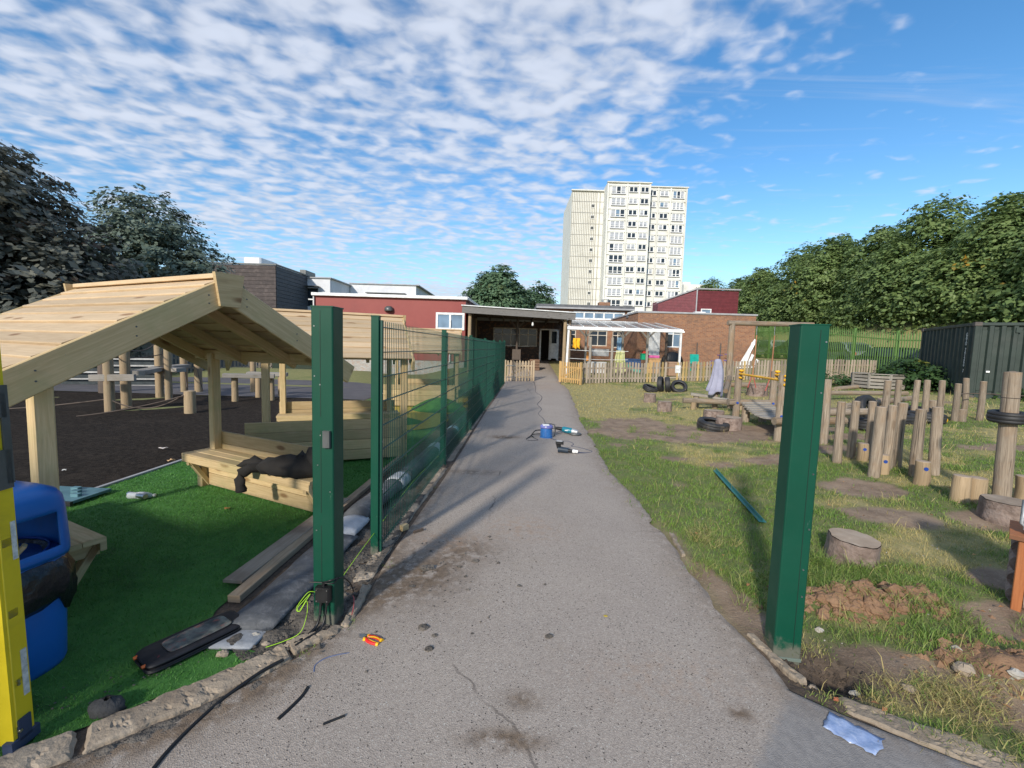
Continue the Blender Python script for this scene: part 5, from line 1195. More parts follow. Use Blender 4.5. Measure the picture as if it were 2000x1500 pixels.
# white railed low fence and far picket fence at the left
rf = thing('rail_fence', 'low fence of thin white rails with dark boards behind, far left', 'fence')
for k in range(5):
    m = MB(); m.beam((-17.5, 14.6, -.05 + k * .235), (-12.6, 15.4, .02 + k * .235), .04, .055); m.build('rail', plain('dull_white_rail', (.42, .41, .39), .7), rf)
for k in range(4):
    m = MB(); m.beam((-17.5, 14.72, .06 + k * .235), (-12.6, 15.52, .13 + k * .235), .03, .16); m.build('board', plain('dark_fence_board', (.035, .045, .05), .8), rf)
for x in (-17.5, -15.0, -12.6):
    m = MB(); m.box((x, 15.75 + .16 * (x + 12.6), .45), (.1, .1, 1.1)); m.build('post', dark_wood, rf)
dp = thing('dark_post', 'thick dark wooden post left of the two tall trail posts', 'post'); m = MB(); m.cyl((-12.4, 13.2, -.1), (-12.4, 13.2, 1.15), .17, .16, 14, .05); m.build('shaft', dark_wood, dp); m = MB(); m.cyl((-12.4, 13.2, 1.15), (-12.4, 13.2, 1.19), .175, .16, 14); m.build('cap', dark_wood, dp)
def pale_mesh(h=.95, w=.092, t=.02):
    m = MB(); prof = [(-w / 2, 0), (w / 2, 0), (w / 2, h - w * .45), (w * .28, h - w * .12), (0, h), (-w * .28, h - w * .12), (-w / 2, h - w * .45)]
    n = len(prof); vv = [(x, -t / 2, z) for x, z in prof] + [(x, t / 2, z) for x, z in prof]
    m.add(vv, [tuple(range(n)), tuple(range(2 * n - 1, n - 1, -1))] + [((i + 1) % n, i, n + i, n + (i + 1) % n) for i in range(n)], [[(z, x) for x, z in prof], [(z, x) for x, z in prof[::-1]]] + [[(prof[(i + 1) % n][1], prof[(i + 1) % n][0]), (prof[i][1], prof[i][0]), (prof[i][1], prof[i][0] + .02), (prof[(i + 1) % n][1], prof[(i + 1) % n][0] + .02)] for i in range(n)])
    return m.mesh('pale')
PALE = pale_mesh(); PALE.materials.append(picket_wood)
def picket(name, label, a, b, pitch=.115, group=None, mat=picket_wood, sc=1.0, posts=True, pale=None, skip=None):
    a, b = Vector(a), Vector(b); t = thing(name, label, 'fence', a, math.atan2(b.y - a.y, b.x - a.x), group); L = (b - a).to_2d().length; n = int(L / pitch)
    def hz(u): q = a.lerp(b, u / L); return Hs(q.x, q.y) - a.z
    for i in range(n):
        u = (i + .5) * pitch
        if skip and skip[0] < u < skip[1]: continue
        o = link('pale', pale or PALE, t, (u, -.03, hz(u) + .02 + rnd.uniform(-.012, .012)), (rnd.uniform(-.02, .02), rnd.uniform(-.015, .015), 0)); o.scale = (rnd.uniform(.92, 1.05), 1, sc * rnd.uniform(.985, 1.015))
    for z in (.22 * sc, .70 * sc):
        m = MB(); q = max(2, int(L / 3))
        for k in range(q): m.beam((L * k / q, 0.005, hz(L * k / q) + z), (L * (k + 1) / q, .005, hz(L * (k + 1) / q) + z), .04, .07)
        m.build('rail', mat, t)
    if posts:
        k = max(1, int(L / 1.9))
        for i in range(k + 1):
            u = L * i / k; m = MB(); m.box((u, .06, hz(u) + .46 * sc), (.075, .075, .98 * sc)); m.build('post', mat, t)
    return t
picket('picket_fence', 'distant pale picket fence seen under the nearest shelter roof', (-18.2, 21.0, 0), (-12.5, 22.5, 0), .16)
# ------------------------------------------------------------------ kerbs, planks and membrane along the fence
def kerb_stone(parent, poly_l, poly_r, h, name, seed):
    """kerb piece between two plan polylines with a rough, pitted top and a worn side"""
    k = 12; L = np.array(dense(poly_l, max(40, 4 * len(poly_l)))); Rr = np.array(dense(poly_r, len(L))); n = len(L)
    s_ = np.linspace(0, 1, k + 1); P = L[:, None] + (Rr - L)[:, None] * s_[None, :, None]; X, Y = P[..., 0], P[..., 1]
    fl = np.linspace(0, 1, n)[:, None]
    wob = (fbm(X * 16, Y * 16, 3, seed) - .5) * .018; X = X + wob; Y = Y + (fbm(X * 16 + 9, Y * 16, 3, seed + 1) - .5) * .018
    pits = sst(.60, .74, fbm(X * 30, Y * 30, 3, seed + 2)) * .008
    Z = h * (1 - .30 * s_[None] ** 2) + (fbm(X * 9, Y * 9, 4, seed + 3) - .5) * .016 - pits
    end = np.minimum(fl, 1 - fl); Z = Z - .02 * sst(.02, 0, end); Z[:, 0] -= .012; Z[:, -1] = -.04 + 0 * Z[:, -1]; Z[:, -2] = Z[:, -2] * .8
    X = np.concatenate([X[:, :1], X], 1); Y = np.concatenate([Y[:, :1], Y], 1); Z = np.concatenate([Z[:, :1] * 0 - .08, Z], 1)
    e0 = np.stack([X, Y, Z], -1); c0, c1 = e0[:1].copy(), e0[-1:].copy(); c0[..., 2] = -.08; c1[..., 2] = -.08; e0 = np.concatenate([c0, e0, c1], 0)
    me = grid_mesh(name, e0[..., 0], e0[..., 1], e0[..., 2], np.ones(e0.shape)); me.polygons.foreach_set('use_smooth', np.zeros(len(me.polygons), bool)); me.materials.append(concrete)
    return link(name, me, parent)
def dense(poly, n):
    P = [Vector((*p, 0)) for p in poly]; L = [0]
    for a, b in zip(P[:-1], P[1:]): L.append(L[-1] + (b - a).length)
    o = []
    for i in range(n):
        d = L[-1] * i / (n - 1); j = min(max(np.searchsorted(L, d) - 1, 0), len(P) - 2); t = (d - L[j]) / max(1e-6, L[j + 1] - L[j]); q = P[j].lerp(P[j + 1], t); o.append((q.x, q.y))
    return o
kr = link('concrete_kerb', None, kind='structure')
def jit(poly, amp, seed): rr = random.Random(seed); return [(x + rr.uniform(-amp, amp), y + rr.uniform(-amp, amp)) for x, y in poly]
# curved near part in two broken pieces, the haunch by the post, then the straight run by the fence
kerb_stone(kr, jit(dense([(-2.62, 1.36), (-2.05, 1.64), (-1.93, 1.735), (-1.865, 1.78)], 16), .006, 1), jit(dense([(-2.35, 1.20), (-1.94, 1.50), (-1.82, 1.585), (-1.755, 1.65)], 16), .006, 2), .032, 'kerb_stone', 1)
kerb_stone(kr, jit(dense([(-1.845, 1.80), (-1.68, 1.96), (-1.52, 2.085), (-1.36, 2.255), (-1.27, 2.36)], 26), .007, 3), jit(dense([(-1.735, 1.67), (-1.565, 1.81), (-1.405, 1.96), (-1.23, 2.14), (-1.15, 2.25)], 26), .006, 4), .030, 'kerb_stone', 3)
kerb_stone(kr, jit(dense([(-1.262, 2.365), (-1.17, 2.43), (-1.08, 2.46), (-1.045, 2.52)], 14), .008, 5), jit(dense([(-1.165, 2.28), (-1.06, 2.40), (-1.0, 2.46), (-.985, 2.53)], 14), .006, 6), .036, 'kerb_stone', 5)
kerb_stone(kr, jit(dense([(-1.012, 2.53), (-1.005, 2.75), (-1.03, 3.0)], 16), .005, 7), jit(dense([(-.955, 2.53), (-.95, 2.75), (-.965, 3.0)], 16), .004, 8), .034, 'kerb_stone', 7)
kerb_stone(kr, jit(dense([(-1.13, 3.04), (-1.10, 3.45), (-1.08, 4.2), (-1.03, 5.5), (-.99, 6.1)], 40), .01, 9), jit(dense([(-.975, 3.04), (-.99, 3.3), (-.965, 4.2), (-.90, 5.5), (-.87, 6.1)], 40), .004, 10), .022, 'kerb_stone', 9)
kerb_stone(kr, jit(dense([(-.99, 6.3), (-.92, 8.5), (-.80, 12), (-.62, 16), (-.46, 20)], 40), .014, 11), jit(dense([(-.86, 6.3), (-.795, 8.5), (-.70, 12), (-.54, 16), (-.36, 20)], 40), .005, 12), .022, 'kerb_stone', 11)
# right kerb, broken
kerb_stone(kr, jit(dense([(1.52, 2.60), (1.55, 2.36), (1.60, 2.20)], 12), .005, 13), jit(dense([(1.575, 2.60), (1.605, 2.38), (1.655, 2.22)], 12), .005, 14), .010, 'kerb_stone', 13)
kerb_stone(kr, jit(dense([(1.70, 2.03), (1.86, 1.88), (2.05, 1.75), (2.5, 1.50)], 18), .006, 15), jit(dense([(1.74, 2.12), (1.95, 2.0), (2.18, 1.87), (2.68, 1.62)], 18), .008, 16), .012, 'kerb_stone', 15)
kerb_stone(kr, jit(dense([(1.51, 3.62), (1.56, 4.1)], 8), .005, 17), jit(dense([(1.55, 3.62), (1.61, 4.1)], 8), .005, 18), .014, 'kerb_stone', 17)

# rough damp soil between planks and kerb
def soil_strip():
    ys = axis([(2.22, 3.4, 60), (3.4, 7.0, 70)])
    def hf(X, Y): return .012 + (fbm(X * 9, Y * 9, 4, 44) - .45) * .07 + .02 * gauss(X, Y, -1.22, 2.62, .12, .12)
    sheet('soil', lambda y: float(np.interp(y, [2.22, 2.4, 7], [-1.42, -1.66, -1.45])), lambda y: float(np.interp(y, [2.22, 2.4, 2.5, 7], [-1.30, -1.17, -1.0, -.93])), ys, 26, soil_dark, 0, None, hf)
soil_strip()
def kerb_soil():
    KY = [1.20, 1.50, 1.585, 1.65, 1.81, 1.96, 2.14, 2.25]; KX = [-2.35, -1.94, -1.82, -1.755, -1.565, -1.405, -1.23, -1.15]
    ys = np.linspace(1.22, 2.24, 90)
    def hf(X, Y): return .004 + (fbm(X * 20, Y * 20, 4, 61) - .40) * .045 * sst(0, .03, X - np.interp(Y, KY, KX) + .01) * sst(.16, .04, X - np.interp(Y, KY, KX))
    def wd(y): return float(np.interp(y, KY, KX)) + .045 + .17 * float(fbm(np.array([y * 7]), np.array([3.0]), 4, 5)[0]) * float(np.interp(y, [1.2, 1.9, 2.2], [1.3, 1.0, .35]))
    sheet('soil', lambda y: float(np.interp(y, KY, KX)) - .03, wd, ys, 26, soil_dark, 0, None, hf)
kerb_soil()
mbm = thing('grey_membrane_roll', 'long grey fabric roll with white wrapped sections lying along the foot of the fence', 'fabric roll')
def roll_pts(a, b, n): return [Vector((np.interp(y, [2.25, 2.9, 3.6, 4.3, 5.1, 6.8, 9, 20], [-1.55, -1.50, -1.48, -1.44, -1.34, -1.20, -1.10, -.65]), y, .0)) for y in np.linspace(a, b, n)]
def roll_piece(name, a, b, rw, rh, mat, seed):
    pts = roll_pts(a, b, max(6, int((b - a) * 10))); m = MB(); n = 14; vv = []; rr = random.Random(seed)
    for i, p in enumerate(pts):
        k = 1 + .07 * (rr.random() - .5)
        for q in range(n):
            t = 2 * math.pi * q / n; vv.append((p.x + rw * k * math.cos(t), p.y, .012 + rh * (1 + math.sin(t)) * k + .004 * (rr.random() - .5)))
    L = len(pts); m.add(vv, [(i * n + k, i * n + (k + 1) % n, (i + 1) * n + (k + 1) % n, (i + 1) * n + k) for i in range(L - 1) for k in range(n)] + [tuple(range(n - 1, -1, -1)), tuple(range((L - 1) * n, L * n))], None, True)
    return m.build(name, mat, mbm)
white_film = rough_mat('white_film', (.38, .40, .44), (.48, .50, .54), 8, .6, 30, .4, .01, (.30, .30, .32), 14, .4)
roll_piece('flat_end', 2.30, 2.58, .13, .010, rough_mat('dusty_film', (.22, .235, .26), (.32, .335, .36), 9, .6, 30, .4, .01, (.15, .15, .155), 9, .6), 1); roll_piece('grey_section', 2.45, 3.72, .155, .030, fabric_grey, 2); roll_piece('white_wrap', 3.70, 4.05, .135, .055, white_film, 3)
roll_piece('grey_section', 4.02, 5.0, .115, .085, fabric_grey, 4); roll_piece('white_wrap', 4.98, 5.25, .118, .090, white_film, 5); roll_piece('grey_section', 5.24, 6.7, .11, .085, fabric_grey, 6); roll_piece('white_wrap', 6.68, 6.95, .115, .088, white_film, 7); roll_piece('grey_section', 6.94, 11.5, .11, .085, fabric_grey, 8)
roll_piece('blue_label', 8.3, 8.45, .115, .089, plain('pale_blue_film', (.30, .50, .66), .4), 9)
bo = thing('sawn_plank', 'long sawn timber plank lying along the turf edge by the grey roll', 'plank'); m = MB(); m.beam((-1.80, 2.75, .035), (-1.66, 6.5, .035), .085, .05, ch=.004); m.build('board', wood_mat('sawn_board', (.30, .21, .13), (.40, .30, .20), (.15, .09, .05), 12, .85, (.20, .14, .10), .5), bo)
b2 = MB(); b2.beam((-1.92, 2.92, .055), (-1.79, 4.6, .06), .14, .022, ch=.003); tag(b2.build('thin_board', wood_mat('thin_board_wood', (.33, .26, .19), (.42, .34, .26), (.2, .13, .08), 12, .85, (.18, .11, .07), .6)), 'thinner greyish board overlapping the sawn plank beside the turf', 'board')
for i, (c, rz, s_, lb) in enumerate((((-.965, 3.93, .05), .9, (.07, .045, .05), 'small pale wooden offcut standing on edge by the first fence post'), ((-.83, 3.92, .02), .75, (.10, .02, .035), 'thin dark wooden offcut lying on the kerb next to the pale offcut'))):
    m = MB(); m.box(c, s_, rz, .002); tag(m.build('wood_offcut', pine if i == 0 else dark_wood), lb, 'wood offcut')
chalk = rough_mat('chalky_stone', (.34, .31, .265), (.46, .43, .38), 20, .9, 60, .6, .004, (.22, .18, .14), 14, .6)
# stones and lumps
for i, (x, y, r_, lb, mt) in enumerate(((-1.46, 2.42, .028, 'white angular stone on the damp soil left of the gate post', chalk), (-1.36, 2.35, .024, 'grey stone chip below the green string loop', concrete), (-1.24, 2.34, .022, 'grey stone beside the cable end at the left post', concrete), (-1.55, 2.26, .03, 'broken concrete lump at the turf corner by the left kerb', concrete),
                                     (2.02, 2.66, .028, 'white chalk stone in front of the clay heap', chalk), (2.95, 2.02, .06, 'large pale flint at the right edge of the soil', chalk), (2.16, 2.18, .035, 'grey flat stone in the dry grass right of the hole', concrete), (1.90, 2.20, .03, 'pale pebble at the far rim of the post hole', chalk), (2.65, 2.42, .035, 'white chalk lump below the clay heap', chalk), (2.55, 2.27, .055, 'broad grey chalky slab in the lower clay patch', concrete), (1.68, 2.22, .03, 'grey concrete crumb at the foot of the right post', concrete), (2.75, 2.20, .04, 'small chalk slab next to the broad grey slab', chalk))):
    rock('stone', lb, (x, y, Hs(x, y) if x > 0 else .012), (r_, r_ * .75, r_ * .55), mt, 60 + i)
# mud clods on the path
for i, (x, y, r_, lb) in enumerate(((-.50, 2.55, .034, 'flat brown mud clod on the path in front of the left post'), (-.42, 2.48, .018, 'small round mud clod right of the flat one'), (-.43, 2.36, .026, 'round grey pebble like clod nearest the pliers'), (-.68, 3.0, .024, 'dark mud clod near the kerb past the left post'), (-.62, 3.26, .06, 'large dark flattened mud clod by the kerb crack'), (-.25, 3.4, .03, 'dark mud clod at the far right of the spill'), (-.37, 3.3, .022, 'crumbly brown clod in the middle of the spill'), (.27, 2.50, .026, 'dark oval clod alone in the middle of the path'), (.10, 3.05, .02, 'tiny dark clod on the open path'), (.66, 2.72, .014, 'tiny yellow pebble on the path'))):
    rock('mud_clod', lb, (x, y, .010), (r_, r_ * .8, r_ * .32), soil_dark if i != 9 else turf_yellow, 90 + i, 'mud clod')
def crumbs():
    rs = np.random.RandomState(5); m = MB(); rr = random.Random(9)
    def one(x, y, z, r_):
        a = rr.uniform(0, 6); p = [(x + r_ * math.cos(a + 1.57 * k) * rr.uniform(.7, 1.2), y + r_ * math.sin(a + 1.57 * k) * rr.uniform(.7, 1.2), z) for k in range(4)] + [(x, y, z + r_ * rr.uniform(.4, .9))]
        m.add(p, [(0, 1, 4), (1, 2, 4), (2, 3, 4), (3, 0, 4)])
    for _ in range(420):
        x = rs.normal(-.45, .32); y = rs.normal(3.3, .42)
        if x > -.95: one(x, y, .008, abs(rs.normal(.006, .006)) + .002)
    for _ in range(260): y = rs.uniform(2.2, 6.0); one(np.interp(y, [2.2, 2.5, 6], [-1.1, -.95, -.83]) + rs.normal(.02, .03), y, .006, rs.uniform(.002, .008))
    for _ in range(620): x = rs.uniform(-2.1, -1.1); one(x + .04, np.interp(x, [-2.1, -1.8, -1.57, -1.3, -1.2, -1.1], [1.38, 1.61, 1.80, 2.08, 2.19, 2.3]) - .02 + rs.normal(0, .028), .006, rs.uniform(.002, .010))
    for _ in range(300): one(rs.uniform(-.9, 1.4), rs.uniform(1.5, 5.5), .009, rs.uniform(.001, .0035))
    for _ in range(110): x = rs.uniform(-2.2, -1.35); one(x, np.interp(x, [-2.2, -1.9, -1.36], [1.75, 1.95, 2.42]) + abs(rs.normal(0, .12)), .018, rs.uniform(.002, .008))
    m.build('crumbs', soil_dark, kind='stuff')
    m = MB()
    for _ in range(420): y = rs.uniform(2.3, 3.6); one(rs.uniform(-1.45, -1.02), y, .02, rs.uniform(.004, .02))
    m.build('soil_lumps', soil_dark, kind='stuff')
    m = MB()
    for _ in range(900):
        if rs.uniform() < .7: x, y = rs.normal(2.55, .26), rs.normal(2.92, .09)
        else: x, y = rs.normal(2.85, .24), rs.normal(2.3, .13)
        one(x, y, Hs(x, y) - .005, abs(rs.normal(.016, .013)) + .004)
    for q in range(120):
        if q < 105: x, y = rs.normal(2.52, .27), rs.normal(2.93, .10)
        else: x, y = rs.normal(2.85, .2), rs.normal(2.3, .1)
        r_ = abs(rs.normal(.022, .014)) + .010; n_, k_ = 8, 5; z = Hs(x, y) + r_ * .2 + .012 * math.exp(-((x - 2.54) / .3) ** 2 - ((y - 2.93) / .12) ** 2); vv = []
        for w in range(k_):
            ph = math.pi * (w + .5) / k_
            for i in range(n_):
                a = 6.2832 * (i + .5 * (w % 2)) / n_; f = 1 + .55 * (rr.random() - .5); vv.append((x + r_ * math.sin(ph) * math.cos(a) * f, y + r_ * math.sin(ph) * math.sin(a) * f * .9, z + r_ * .7 * math.cos(ph) * f))
        m.add(vv, [(w * n_ + i, w * n_ + (i + 1) % n_, (w + 1) * n_ + (i + 1) % n_, (w + 1) * n_ + i) for w in range(k_ - 1) for i in range(n_)] + [tuple(range(n_)), tuple(range((k_ - 1) * n_, k_ * n_))])
    m.build('clay_heap', clay, kind='stuff')
    m = MB()
    for _ in range(420):
        a = rs.uniform(0, 6.28); q = rs.uniform(.15, 1.45); x, y = 1.79 + .17 * q * math.cos(a), 2.29 + .12 * q * math.sin(a); one(x, y, Hs(x, y) - .004, rs.uniform(.005, .026))
    m.build('hole_soil', rough_mat('dug_soil', (.050, .036, .026), (.10, .074, .054), 9, .95, 30, 1.0, .03), kind='stuff')
    m = MB()
    for _ in range(170):
        x = rs.uniform(1.7, 5); y = rs.uniform(1.9, 4.5); one(x, y, Hs(x, y), rs.uniform(.003, .012))
    m.build('flint_chips', chalk, kind='stuff')
crumbs()
def clay_body():
    ys = np.linspace(2.62, 3.22, 44)
    def hf(X, Y): e = gauss(X, Y, 2.52, 2.93, .40, .17, -.12); return H(X, Y) + (e * .03 - .016) + (fbm(X * 12, Y * 12, 4, 8) - .5) * .07 * e
    sheet('clay_mound', lambda y: 2.05, lambda y: 3.05, ys, 60, clay, 0, None, hf)
    ys = np.linspace(2.05, 2.58, 36)
    def hf2(X, Y): e = gauss(X, Y, 2.82, 2.32, .32, .16, -.3); return H(X, Y) + (e * .04 - .016) + (fbm(X * 12, Y * 12, 4, 18) - .5) * .05 * e
    sheet('clay_mound', lambda y: 2.4, lambda y: 3.25, ys, 50, clay, 0, None, hf2)
clay_body()

# ------------------------------------------------------------------ gate posts
def gate_post(name, label, loc, w, d, rz, seam_front=True):
    t = thing(name, label, 'gate post', loc, rz, None); hh = 1.95
    m = MB(); c = .008; a, b = w / 2, d / 2
    m.prism([(-a + c, -b), (a - c, -b), (a - .003, -b + .003), (a, -b + c), (a, b - c), (a - c, b), (-a + c, b), (-a, b - c), (-a, -b + c), (-a + .003, -b + .003)], (0, 0, -.06), Vector((1, 0, 0)), Vector((0, 1, 0)), Vector((0, 0, 1)), hh + .06)
    m.build('shaft', green_paint, t)
    m = MB(); m.box((0, 0, hh + .003), (w + .004, d + .004, .008), ch=.002); m.build('cap', green_paint, t)
    return t
gp1 = gate_post('gate_post', 'green steel gate post with black junction box at its foot, left of the path', (-1.105, 2.60, 0), .132, .140, R(-3))
gp2 = gate_post('gate_post', 'green steel gate post on the grass side beside the dug hole, right of the path', (1.665, 2.475, -.03), .148, .140, R(-9))
seamm = plain('dark_seam', (.004, .022, .014), .6)
m = MB(); m.box((-.010, -.0705, 1.62), (.003, .002, .62), ch=0); m.box((-.010, -.0705, .98), (.003, .002, .50), ch=0); m.box((-.010, -.0705, .42), (.003, .002, .46), ch=0); m.build('seam', seamm, gp1)
m = MB(); m.box((.028, -.0705, 1.0), (.003, .002, 1.85), ch=0); m.build('seam', seamm, gp2)
m = MB()
for x, z in ((-.045, 1.84), (-.045, 1.55), (-.012, 1.50), (-.03, 1.02), (.045, .86), (-.04, .62), (-.012, 1.20)): m.cyl((x, -.070, z), (x, -.0725, z), .004, n=8)
m.build('screw', steel, gp1, kind='stuff')
m = MB()
for x, z in ((.058, 1.86), (.055, 1.58), (.052, 1.12), (.056, .80), (.045, .56), (.05, .40)): m.cyl((x, -.070, z), (x, -.0735, z), .005, n=8)
m.build('screw', steel, gp2, kind='stuff')
m = MB(); m.box((.030, -.081, 1.18), (.042, .022, .10), ch=.002); m.build('lock_box', steel_grey, gp1)
m = MB(); m.beam((-.075, -.05, .012), (.075, -.05, .012), .05, .02); m.build('base_mark', plain('chalky_foot', (.12, .15, .13), .9), gp2)
jb = thing('junction_box', 'black cable junction box fixed near the foot of the left gate post', 'junction box', (-1.10, 2.515, .235), R(-3))
m = MB(); m.box((0, 0, 0), (.088, .05, .092), ch=.004); m.build('casing', black_plastic, jb); m = MB(); m.box((.0, -.027, 0), (.076, .006, .080), ch=.002); m.build('cover', black_plastic, jb)
m = MB()
for x, z in ((-.032, .034), (.032, .034), (-.032, -.034), (.032, -.034)): m.cyl((x, -.028, z), (x, -.032, z), .004, n=8)
m.build('screw', steel, jb, kind='stuff'); m = MB()
for x in (-.018, .018): m.cyl((x, 0, -.044), (x, 0, -.075), .010, n=10)
m.cyl((.0, 0, .044), (.0, 0, .07), .010, n=10); m.build('cable_gland', black_plastic, jb)
def cable(name, label, pts, r_, mat, cat='cable', n=6):
    P = [Vector(p) for p in pts]; out = []
    for i in range(len(P) - 1):
        p0, p1, p2, p3 = P[max(0, i - 1)], P[i], P[i + 1], P[min(len(P) - 1, i + 2)]
        for k in range(6):
            t = k / 6; out.append(.5 * ((2 * p1) + (p2 - p0) * t + (2 * p0 - 5 * p1 + 4 * p2 - p3) * t * t + (3 * p1 - p0 - 3 * p2 + p3) * t ** 3))
    out.append(P[-1]); m = MB(); m.tube(out, r_, n); return tag(m.build(name, mat), label, cat)
cable('power_cable', 'thick black cable dropping from the junction box into the soil', [(-1.118, 2.51, .165), (-1.118, 2.495, .10), (-1.13, 2.47, .05), (-1.16, 2.41, .03), (-1.20, 2.35, .028)], .0085, black_plastic)
cable('power_cable', 'second black cable curving from the junction box beside the thick one', [(-1.082, 2.51, .165), (-1.085, 2.49, .09), (-1.10, 2.45, .045), (-1.15, 2.38, .035), (-1.185, 2.33, .03)], .0065, black_plastic)
cable('thin_cable', 'thin black cable looping from the box top around the post towards the kerb', [(-1.10, 2.515, .305), (-1.085, 2.50, .315), (-1.04, 2.50, .33), (-1.01, 2.58, .30), (-.995, 2.66, .22), (-.995, 2.72, .13)], .004, black_plastic)
cable('red_wire', 'short stripped red and white wire by the post', [(-1.0, 2.72, .10), (-.985, 2.70, .085), (-.975, 2.66, .05), (-.97, 2.62, .035)], .0035, plain('red_wire_sheath', (.35, .08, .08), .5), 'wire')
cable('cable_tie', 'black cable tie strapped round the post above the junction box', [(-1.19, 2.519, .30), (-1.12, 2.515, .302), (-1.045, 2.512, .30), (-1.036, 2.58, .30)], .004, black_plastic, 'cable tie')
string = plain('fluorescent_string', (.34, .62, .02), .5)
cable('string', 'fluorescent green string looped at the junction box and trailing onto soil', [(-1.145, 2.50, .25), (-1.175, 2.48, .26), (-1.21, 2.46, .22), (-1.235, 2.45, .175), (-1.215, 2.44, .165), (-1.185, 2.46, .215), (-1.165, 2.48, .25), (-1.19, 2.46, .225), (-1.222, 2.44, .185), (-1.205, 2.43, .17), (-1.175, 2.455, .22), (-1.17, 2.44, .14), (-1.19, 2.40, .06), (-1.26, 2.36, .035), (-1.34, 2.31, .03)], .0021, string, 'string', 5)
cable('string', 'taut fluorescent green string running from the left post along the fence foot', [(-1.19, 2.72, .04), (-1.14, 3.1, .13), (-1.10, 3.46, .19), (-1.05, 4.6, .26), (-1.0, 6.0, .20)], .0022, string, 'string', 5)

# ------------------------------------------------------------------ welded mesh fence
mf = thing('mesh_fence', 'green twin wire mesh fence running along the left side of the path', 'fence')
FP = [3.50 + 2.72 * k for k in range(7)]
def fx(y): return -1.10 + .0425 * (y - 3.5)
for k, y in enumerate(FP):
    z0 = Hs(0, y) if y > 15 else 0
    m = MB(); m.box((fx(y), y, z0 + .95), (.062, .060, 2.02), .04, .004); p = m.build('post', green_paint, mf)
    m = MB(); m.box((fx(y), y, z0 + 1.965), (.066, .064, .012), .04); m.build('post_cap', green_paint, p)
    m = MB(); m.box((fx(y) + .042, y + .012, z0 + .97), (.022, .040, 1.93), .04, .003); m.build('clamp_bar', green_wire, p)
    m = MB()
    for z in (.15, .55, .95, 1.35, 1.75): m.cyl((fx(y) + .05, y + .012, z0 + z), (fx(y) + .058, y + .012, z0 + z), .008, n=8)
    m.build('bolt', steel, p, kind='stuff')
for k, (a, b) in enumerate(zip(FP[:-1], FP[1:])):
    m = MB(); a2, b2 = a + .05, b - .04; z0 = (Hs(0, a) if a > 15 else 0) + .05; ox = .042
    n = int((b2 - a2) / .05); q = 5 if k < 2 else 4
    for i in range(n + 1):
        y = a2 + (b2 - a2) * i / n; m.cyl((fx(y) + ox, y, z0), (fx(y) + ox, y, z0 + 1.88), .0031 + .0002 * k, n=q)
    for j in range(10):
        z = z0 + .03 + j * .2
        for o in (-.0065, .0065): m.tube([(fx(a2) + ox + o, a2 - .02, z), (fx(b2) + ox + o, b2 + .02, z)], .0042, q)
    m.build('mesh_panel', green_wire, mf, kind='stuff')

# ------------------------------------------------------------------ tools and cables on the path
def pliers():
    t = thing('pliers', 'red and yellow insulated pliers lying on the path near the left kerb', 'pliers', (-.81, 2.435, .014), R(-24)); red = plain('red_grip', (.58, .018, .015), .4); yel = plain('yellow_grip', (.78, .42, .01), .4)
    for s_ in (1, -1):
        m = MB(); m.tube([(.0, s_ * .012, 0), (.03, s_ * .023, .002), (.06, s_ * .024, .002), (.088, s_ * .019, .001)], lambda u: .0115 - .002 * u, 10); m.build('handle', red, t)
        m = MB(); m.tube([(.084, s_ * .0195, .001), (.098, s_ * .017, .001)], .0118, 10); m.tube([(-.012, s_ * .010, 0), (-.004, s_ * .022, .002), (.004, s_ * .015, .0)], .0095, 8); m.build('grip_end', yel, t)
        m = MB(); m.tube([(.012, s_ * .010, .005), (.035, s_ * .017, .008), (.06, s_ * .019, .008), (.08, s_ * .016, .006)], .005, 6); m.build('grip_inlay', yel, t)
    m = MB(); m.beam((-.012, 0, 0), (-.048, .0, -.002), .030, .013); m.beam((-.048, .004, -.002), (-.062, .003, -.003), .016, .010); m.build('jaw', steel, t); m = MB(); m.cyl((-.016, 0, .004), (-.016, 0, .011), .008, n=12); m.build('pivot', steel, t)
pliers()
cable('black_cable', 'long black cable lying on the path below the left kerb', [(-1.40, 1.30, .012), (-1.40, 1.55, .012), (-1.405, 1.70, .012), (-1.385, 1.85, .012), (-1.345, 1.99, .014), (-1.26, 2.13, .03), (-1.19, 2.215, .034)], .0085, black_plastic)
cable('cable_offcut', 'short curved black cable offcut on the path', [(-1.03, 1.865, .014), (-1.005, 1.93, .014), (-.985, 2.0, .014), (-.983, 2.055, .014)], .0085, black_plastic, 'cable offcut')
cable('cable_offcut', 'shorter straight black cable offcut right of the curved one', [(-.815, 1.845, .013), (-.775, 1.87, .013), (-.735, 1.895, .013)], .006, black_plastic, 'cable offcut')
cable('blue_strap', 'thin blue grey plastic strip bent on the path near the kerb', [(-1.0, 2.16, .011), (-1.015, 2.21, .011), (-.985, 2.26, .012), (-.93, 2.29, .012), (-.87, 2.31, .011)], .004, plain('blue_grey_strip', (.12, .15, .26), .4), 'plastic strip')
